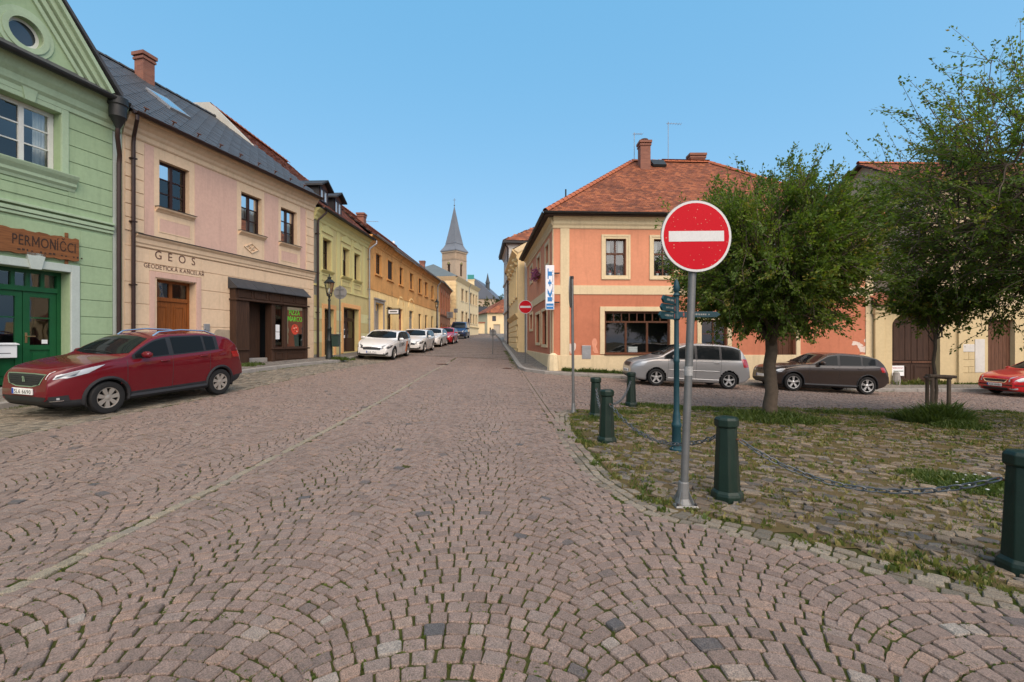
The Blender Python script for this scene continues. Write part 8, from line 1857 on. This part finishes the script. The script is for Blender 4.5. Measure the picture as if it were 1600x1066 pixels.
def tree(name, label, base, hfork, tr, ctr, rad, nlimb, nsub, ntwig, nleaf, lsize, mat, seed, group=None, twl=(.35, .8), topshoot=.5, flat=.55, trunk_lean=(0, 0), sub_r=.017, ymin=None):
    rs = np.random.default_rng(seed); t = thing(name, label, 'tree', base, group); base = Vector(base); ctr = Vector(ctr); b = MB()
    fork = base + Vector((trunk_lean[0], trunk_lean[1], hfork)); pts = []; rr = []
    for k in range(7):
        s = k / 6; pts.append(base.lerp(fork, s) + Vector((.02 * math.sin(k * 2.1 + seed), .02 * math.cos(k * 1.7), -.06 if k == 0 else 0))); rr.append(tr * (1.22 if k == 0 else (1.06 if k == 1 else 1.0 - .14 * s)))
    b.tube(pts, rr, 14); tk = b.build('trunk', M_BARK, t, smooth=True); b = MB(); subs = []
    def inell(q): d = q - ctr; return (d.x / rad[0]) ** 2 + (d.y / rad[1]) ** 2 + (d.z / (rad[2] if d.z > 0 else rad[2] * flat)) ** 2
    def rnd(lo, hi):
        while True:
            d = rs.normal(0, 1, 3); d /= np.linalg.norm(d); r_ = rs.uniform(lo, hi); z = d[2] * (rad[2] if d[2] > 0 else rad[2] * flat)
            return ctr + Vector((d[0] * rad[0] * r_, d[1] * rad[1] * r_, z * r_))
    def curve(A, B, n, sag, wob):
        out = []
        for k in range(n + 1):
            s = k / n; q = A.lerp(B, s); q.z += sag * math.sin(math.pi * s) ; q += Vector(rs.normal(0, wob, 3)) * (0 if k == 0 else 1); out.append(q)
        return out
    limbs = []
    for k in range(nlimb):
        a = 2 * math.pi * (k + rs.uniform(-.3, .3)) / nlimb; e = rs.uniform(.15, 1.0); B = ctr + Vector((math.cos(a) * rad[0] * .72 * math.sqrt(1 - (e * .8) ** 2), math.sin(a) * rad[1] * .72 * math.sqrt(1 - (e * .8) ** 2), rad[2] * (.75 * e - .12)))
        st = base.lerp(fork, rs.uniform(.86, 1.0)); c = curve(st, B, 8, -.06 * rad[2], .03); limbs.append(c); b.tube(c, [tr * (.52 - .45 * i / 8) for i in range(9)], 7)
    for k in range(nsub):
        tgt = rnd(.72, 1.0); l = min(rs.choice(len(limbs), 3), key=lambda i: (limbs[i][6] - tgt).length); i = int(rs.integers(2, 9)); c = curve(limbs[l][i], tgt, 5, .10, .03); subs.append(c); b.tube(c, [sub_r * (1 - .13 * j) for j in range(6)], 5, cap=False)
    P = []; D = []; CV = []
    per = max(1, nleaf // ntwig)
    for k in range(ntwig):
        c = subs[int(rs.integers(len(subs)))]; q = c[int(rs.integers(1, 6))] + Vector(rs.normal(0, .05, 3)); d = (q - ctr); d.normalize(); d = (d * .8 + Vector(rs.normal(0, .45, 3)) + Vector((0, 0, .25))).normalized()
        L = rs.uniform(*twl) * (1 + topshoot * max(0, d.z) * (1 if rs.random() < .35 else .2)); e = q + d * L
        b.tube([q, q.lerp(e, .5) + Vector(rs.normal(0, .02, 3)), e], [.007, .005, .003], 3, cap=False)
        s = rs.uniform(.05, 1.0, per); tone = np.clip(.42 + .22 * rs.normal() , 0, .9)
        for s_ in s: P.append(q.lerp(e, s_)); D.append(d)
        CV += list(np.clip(tone + rs.normal(0, .12, per) + (rs.random(per) < .015) * .5, 0, 1))
    b.build('branches', M_BARK, t, smooth=True)
    P = np.array([tuple(p) for p in P]) + rs.normal(0, .035, (len(P), 3)); leaves_mesh('crown', P, np.array([tuple(d) for d in D]), lsize, mat, t, np.array(CV)); return t
p = G(1204, 654); base1 = p
tree('pavement_tree', 'full round-crowned tree with stout trunk behind the no entry sign', p, 1.75, .135, (p.x - .02, p.y, 3.25), (2.08, 2.05, 1.95), 10, 360, 3800, 125000, .067, M_LEAF, 3, 'trees on the paved island', twl=(.25, .5), topshoot=.6, flat=.78)
q = (11.6, 9.2, float(g(11.6, 9.2)))
tree('pavement_tree', 'large spreading tree whose branches reach in from the right edge', q, 2.2, .15, (11.0, 9.1, 4.45), (3.7, 3.3, 3.0), 14, 430, 3800, 110000, .067, M_LEAF, 9, 'trees on the paved island', twl=(.35, .8), topshoot=.7, flat=.95)
tree('young_tree', 'slim young tree standing between wooden stakes', tuple(YT), 1.95, .035, (YT.x + .1, YT.y, 2.55), (1.0, .9, .75), 6, 60, 420, 11000, .075, M_LEAF, 15, 'trees on the paved island', twl=(.2, .45), trunk_lean=(-.05, 0), sub_r=.01)
for i, (px, py, Y, rx, rz, lab) in enumerate(((764, 484, 118, 3.0, 3.0, 'round autumn-tinged tree before the church at the street end'), (783, 476, 112, 1.8, 2.2, 'small tree peeping over the low end house roof'), (752, 492, 112, 2.0, 2.8, 'dark tree beside the cream corner house at street end'))):
    c = at(px, py, Y); gz_ = float(g(c.x, c.y)); tree('distant_tree', lab, (c.x, c.y, gz_), max(1.5, c.z - rz * .6 - gz_), .2, tuple(c), (rx, rx, rz), 6, 40, 160, 4200, .26, M_LEAF2, 21 + i, 'trees at the street end', twl=(.4, .9), sub_r=.03)
# ---- grass and weeds
M_GRASS = leaf_mat('grass_blade', [(0, (.045, .075, .014)), (.5, (.075, .11, .02)), (.8, (.12, .135, .03)), (1, (.20, .17, .06))], .3)
def blades(name, label, spots, cat='grass', leafy=0.0, top=True, parent=None, lift=0.0):
    """spots: (x, y, rx, ry, count, height, tone)"""
    X = []; Y = []; Hh = []; T = []
    for (x, y, rx, ry, n, h, tone) in spots:
        a = rng.uniform(0, 2 * np.pi, n); r_ = np.sqrt(rng.random(n)) ; X.append(x + rx * r_ * np.cos(a)); Y.append(y + ry * r_ * np.sin(a)); Hh.append(h * rng.uniform(.35, 1.15, n) * (1 - .55 * r_ ** 2)); T.append(np.clip(tone + rng.normal(0, .17, n), 0, 1))
    X, Y, Hh, T = map(np.concatenate, (X, Y, Hh, T)); n = len(X); a = rng.uniform(0, 2 * np.pi, n); wv = np.where(rng.random(n) < leafy, .022, .0045) * (Hh / .12) ** .3
    Z = g(X, Y) + lift; dx, dy = np.cos(a), np.sin(a); ln = rng.normal(0, .45, (n, 2)) * Hh[:, None]
    b0 = np.stack([X - dx * wv, Y - dy * wv, Z - .005], 1); b1 = np.stack([X + dx * wv, Y + dy * wv, Z - .005], 1)
    m0 = np.stack([X + ln[:, 0] * .4 - dx * wv * .9, Y + ln[:, 1] * .4 - dy * wv * .9, Z + Hh * .6], 1); m1 = np.stack([X + ln[:, 0] * .4 + dx * wv * .9, Y + ln[:, 1] * .4 + dy * wv * .9, Z + Hh * .6], 1); tp = np.stack([X + ln[:, 0], Y + ln[:, 1], Z + Hh], 1)
    v = np.stack([b0, b1, m1, m0, tp], 1).reshape(-1, 3); k = np.arange(n)[:, None] * 5; lo = np.concatenate([k + np.array([0, 1, 2, 3]), k + np.array([3, 2, 4])], 1).ravel()
    o = fast_mesh(name, v, np.tile([4, 3], n), lo, M_GRASS, np.repeat(T, 2), False, parent); tag(o, kind='stuff')
    if parent is None: tag(o, label, cat)
    return o
sp = []
def gs(px, py, rx, ry, n, h, tone=.4): p = G(px, py); sp.append((p.x, p.y, rx, ry, n, h, tone))
gs(1204, 655, .9, .8, 4600, .22, .35); gs(1170, 650, .8, .5, 1800, .12, .4); gs(1250, 658, .8, .5, 1800, .13, .5)
gs(1463, 660, .7, .5, 5200, .40, .25); gs(1478, 662, .4, .3, 1600, .5, .2); gs(1500, 668, .55, .35, 2200, .16, .3); gs(1425, 655, .5, .4, 1700, .18, .3)
gs(1510, 757, .55, .42, 3000, .10, .35); gs(1560, 765, .4, .35, 1800, .11, .3); gs(1455, 745, .4, .3, 1100, .08, .45)
for px, py in ((1010, 634), (1050, 637), (1090, 640), (1120, 641), (1300, 645), (1360, 648), (1560, 645), (960, 645), (940, 655)): gs(px, py, .7, .25, 900, .10, .45)
blades('grass_patches', 'green grass growing round the trees and along the paved island', sp, leafy=.12)
# scattered weeds and dry grass on the island
sp = []
for _ in range(4600):
    x, y = random.uniform(1.1, 14), random.uniform(3, 12.4)
    if inpoly(np.array(x), np.array(y), ISL) and abs(x) < 1.15 * y + .3: sp.append((x, y, random.uniform(.05, .25), random.uniform(.04, .15), random.randint(8, 40), random.uniform(.02, .065), random.choice((.4, .6, .8, .92, 1, 1))))
for _ in range(110):      # weeds along the border rows
    i = random.randrange(1, 10); s = random.random(); x = ISL[i][0] + (ISL[i + 1][0] - ISL[i][0]) * s + random.gauss(.1, .12); y = ISL[i][1] + (ISL[i + 1][1] - ISL[i][1]) * s + random.gauss(.05, .12); sp.append((x, y, .07, .06, random.randint(10, 40), random.uniform(.03, .08), random.choice((.4, .7, .95))))
blades('island_weeds', 'dry grass and weeds sprouting between the island paving stones', sp, leafy=.25)
# weeds along walls, kerbs and the gate
sp = []
for k in range(40): a = WF.s(880) + k * .075; q = WF.P(a, 0, .12 + random.uniform(0, .15)); sp.append((q[0], q[1], .10, .10, 70, random.uniform(.10, .24), .3))
for k in range(26): a = GW.s(1394) + k * .1; q = GW.P(a, 0, .1 + random.uniform(0, .2)); sp.append((q[0], q[1], .1, .1, 40, random.uniform(.12, .35), .7))
for k in range(22): a = GW.s(1490) + k * .1; q = GW.P(a, 0, .12); sp.append((q[0], q[1], .1, .08, 30, .12, .5))
for k in range(14): sp.append((LP.x + .45 + random.gauss(0, .25), LP.y - .05 + random.gauss(0, .15), .14, .12, 80, .16, .3))
for px, py in ((385, 572), (400, 570)): q = G(px, py, .115); sp.append((q.x, q.y, .35, .2, 260, .14, .35))
blades('wall_weeds', 'weeds growing along the wall foot, gate and lamp post', sp, leafy=.3, lift=.115)
sp = []
for k in range(150): y = random.uniform(9, 26); sp.append((float(kl_x(np.array(y))) + random.uniform(.02, .12), y, .12, .2, 14, .05, .5))
for k in range(90): s = random.random(); y = 21 + s * 14; x = float(np.interp(y, [21.6, 24, 30, 45], [.33, .2, -.1, -.94])) - random.uniform(.03, .25); sp.append((x, y, .1, .25, 26, .06, .4))
for k in range(150): x = random.uniform(1.5, 16); sp.append((x, float(kr_y(np.array(x))) - .06, .2, .05, 12, .05, .5))
blades('kerb_weeds', 'thin line of weeds in the gutter along the kerbs', sp)
# moss and tiny grass in the joints of the near cobbles
n = 9000; sp = []
for _ in range(n):
    y = 2.0 + 9 * random.random() ** 1.5; x = random.uniform(-1.15, 1.15) * y
    if x < float(xl_(np.array(y))) - 1.5 or inpoly(np.array(x), np.array(y), ISL): continue
    f = .5 + .5 * math.sin(x * 1.3 + 2) * math.sin(y * 1.1) + random.gauss(0, .25)
    if f < .35: continue
    sp.append((x, y, .035, .03, random.randint(5, 14), .015, random.choice((.3, .45, .6))))
blades('joint_grass', None, sp, leafy=.3, parent=road, lift=-.012)
for k in range(16):
    q = G(random.uniform(1490, 1550), random.uniform(745, 775)); b = MB(); b.lathe((0, 0, .06), [(.016, 0), (.017, .004), (.003, .008)], 7)
    if k == 0: DA = tag(b.build('daisy', M_SWHITE), 'small white daisy in the grass near the right bollard', 'daisy', 'daisies in the grass'); DA.location = q
    else: c = DA.copy(); COL.objects.link(c); c.location = q
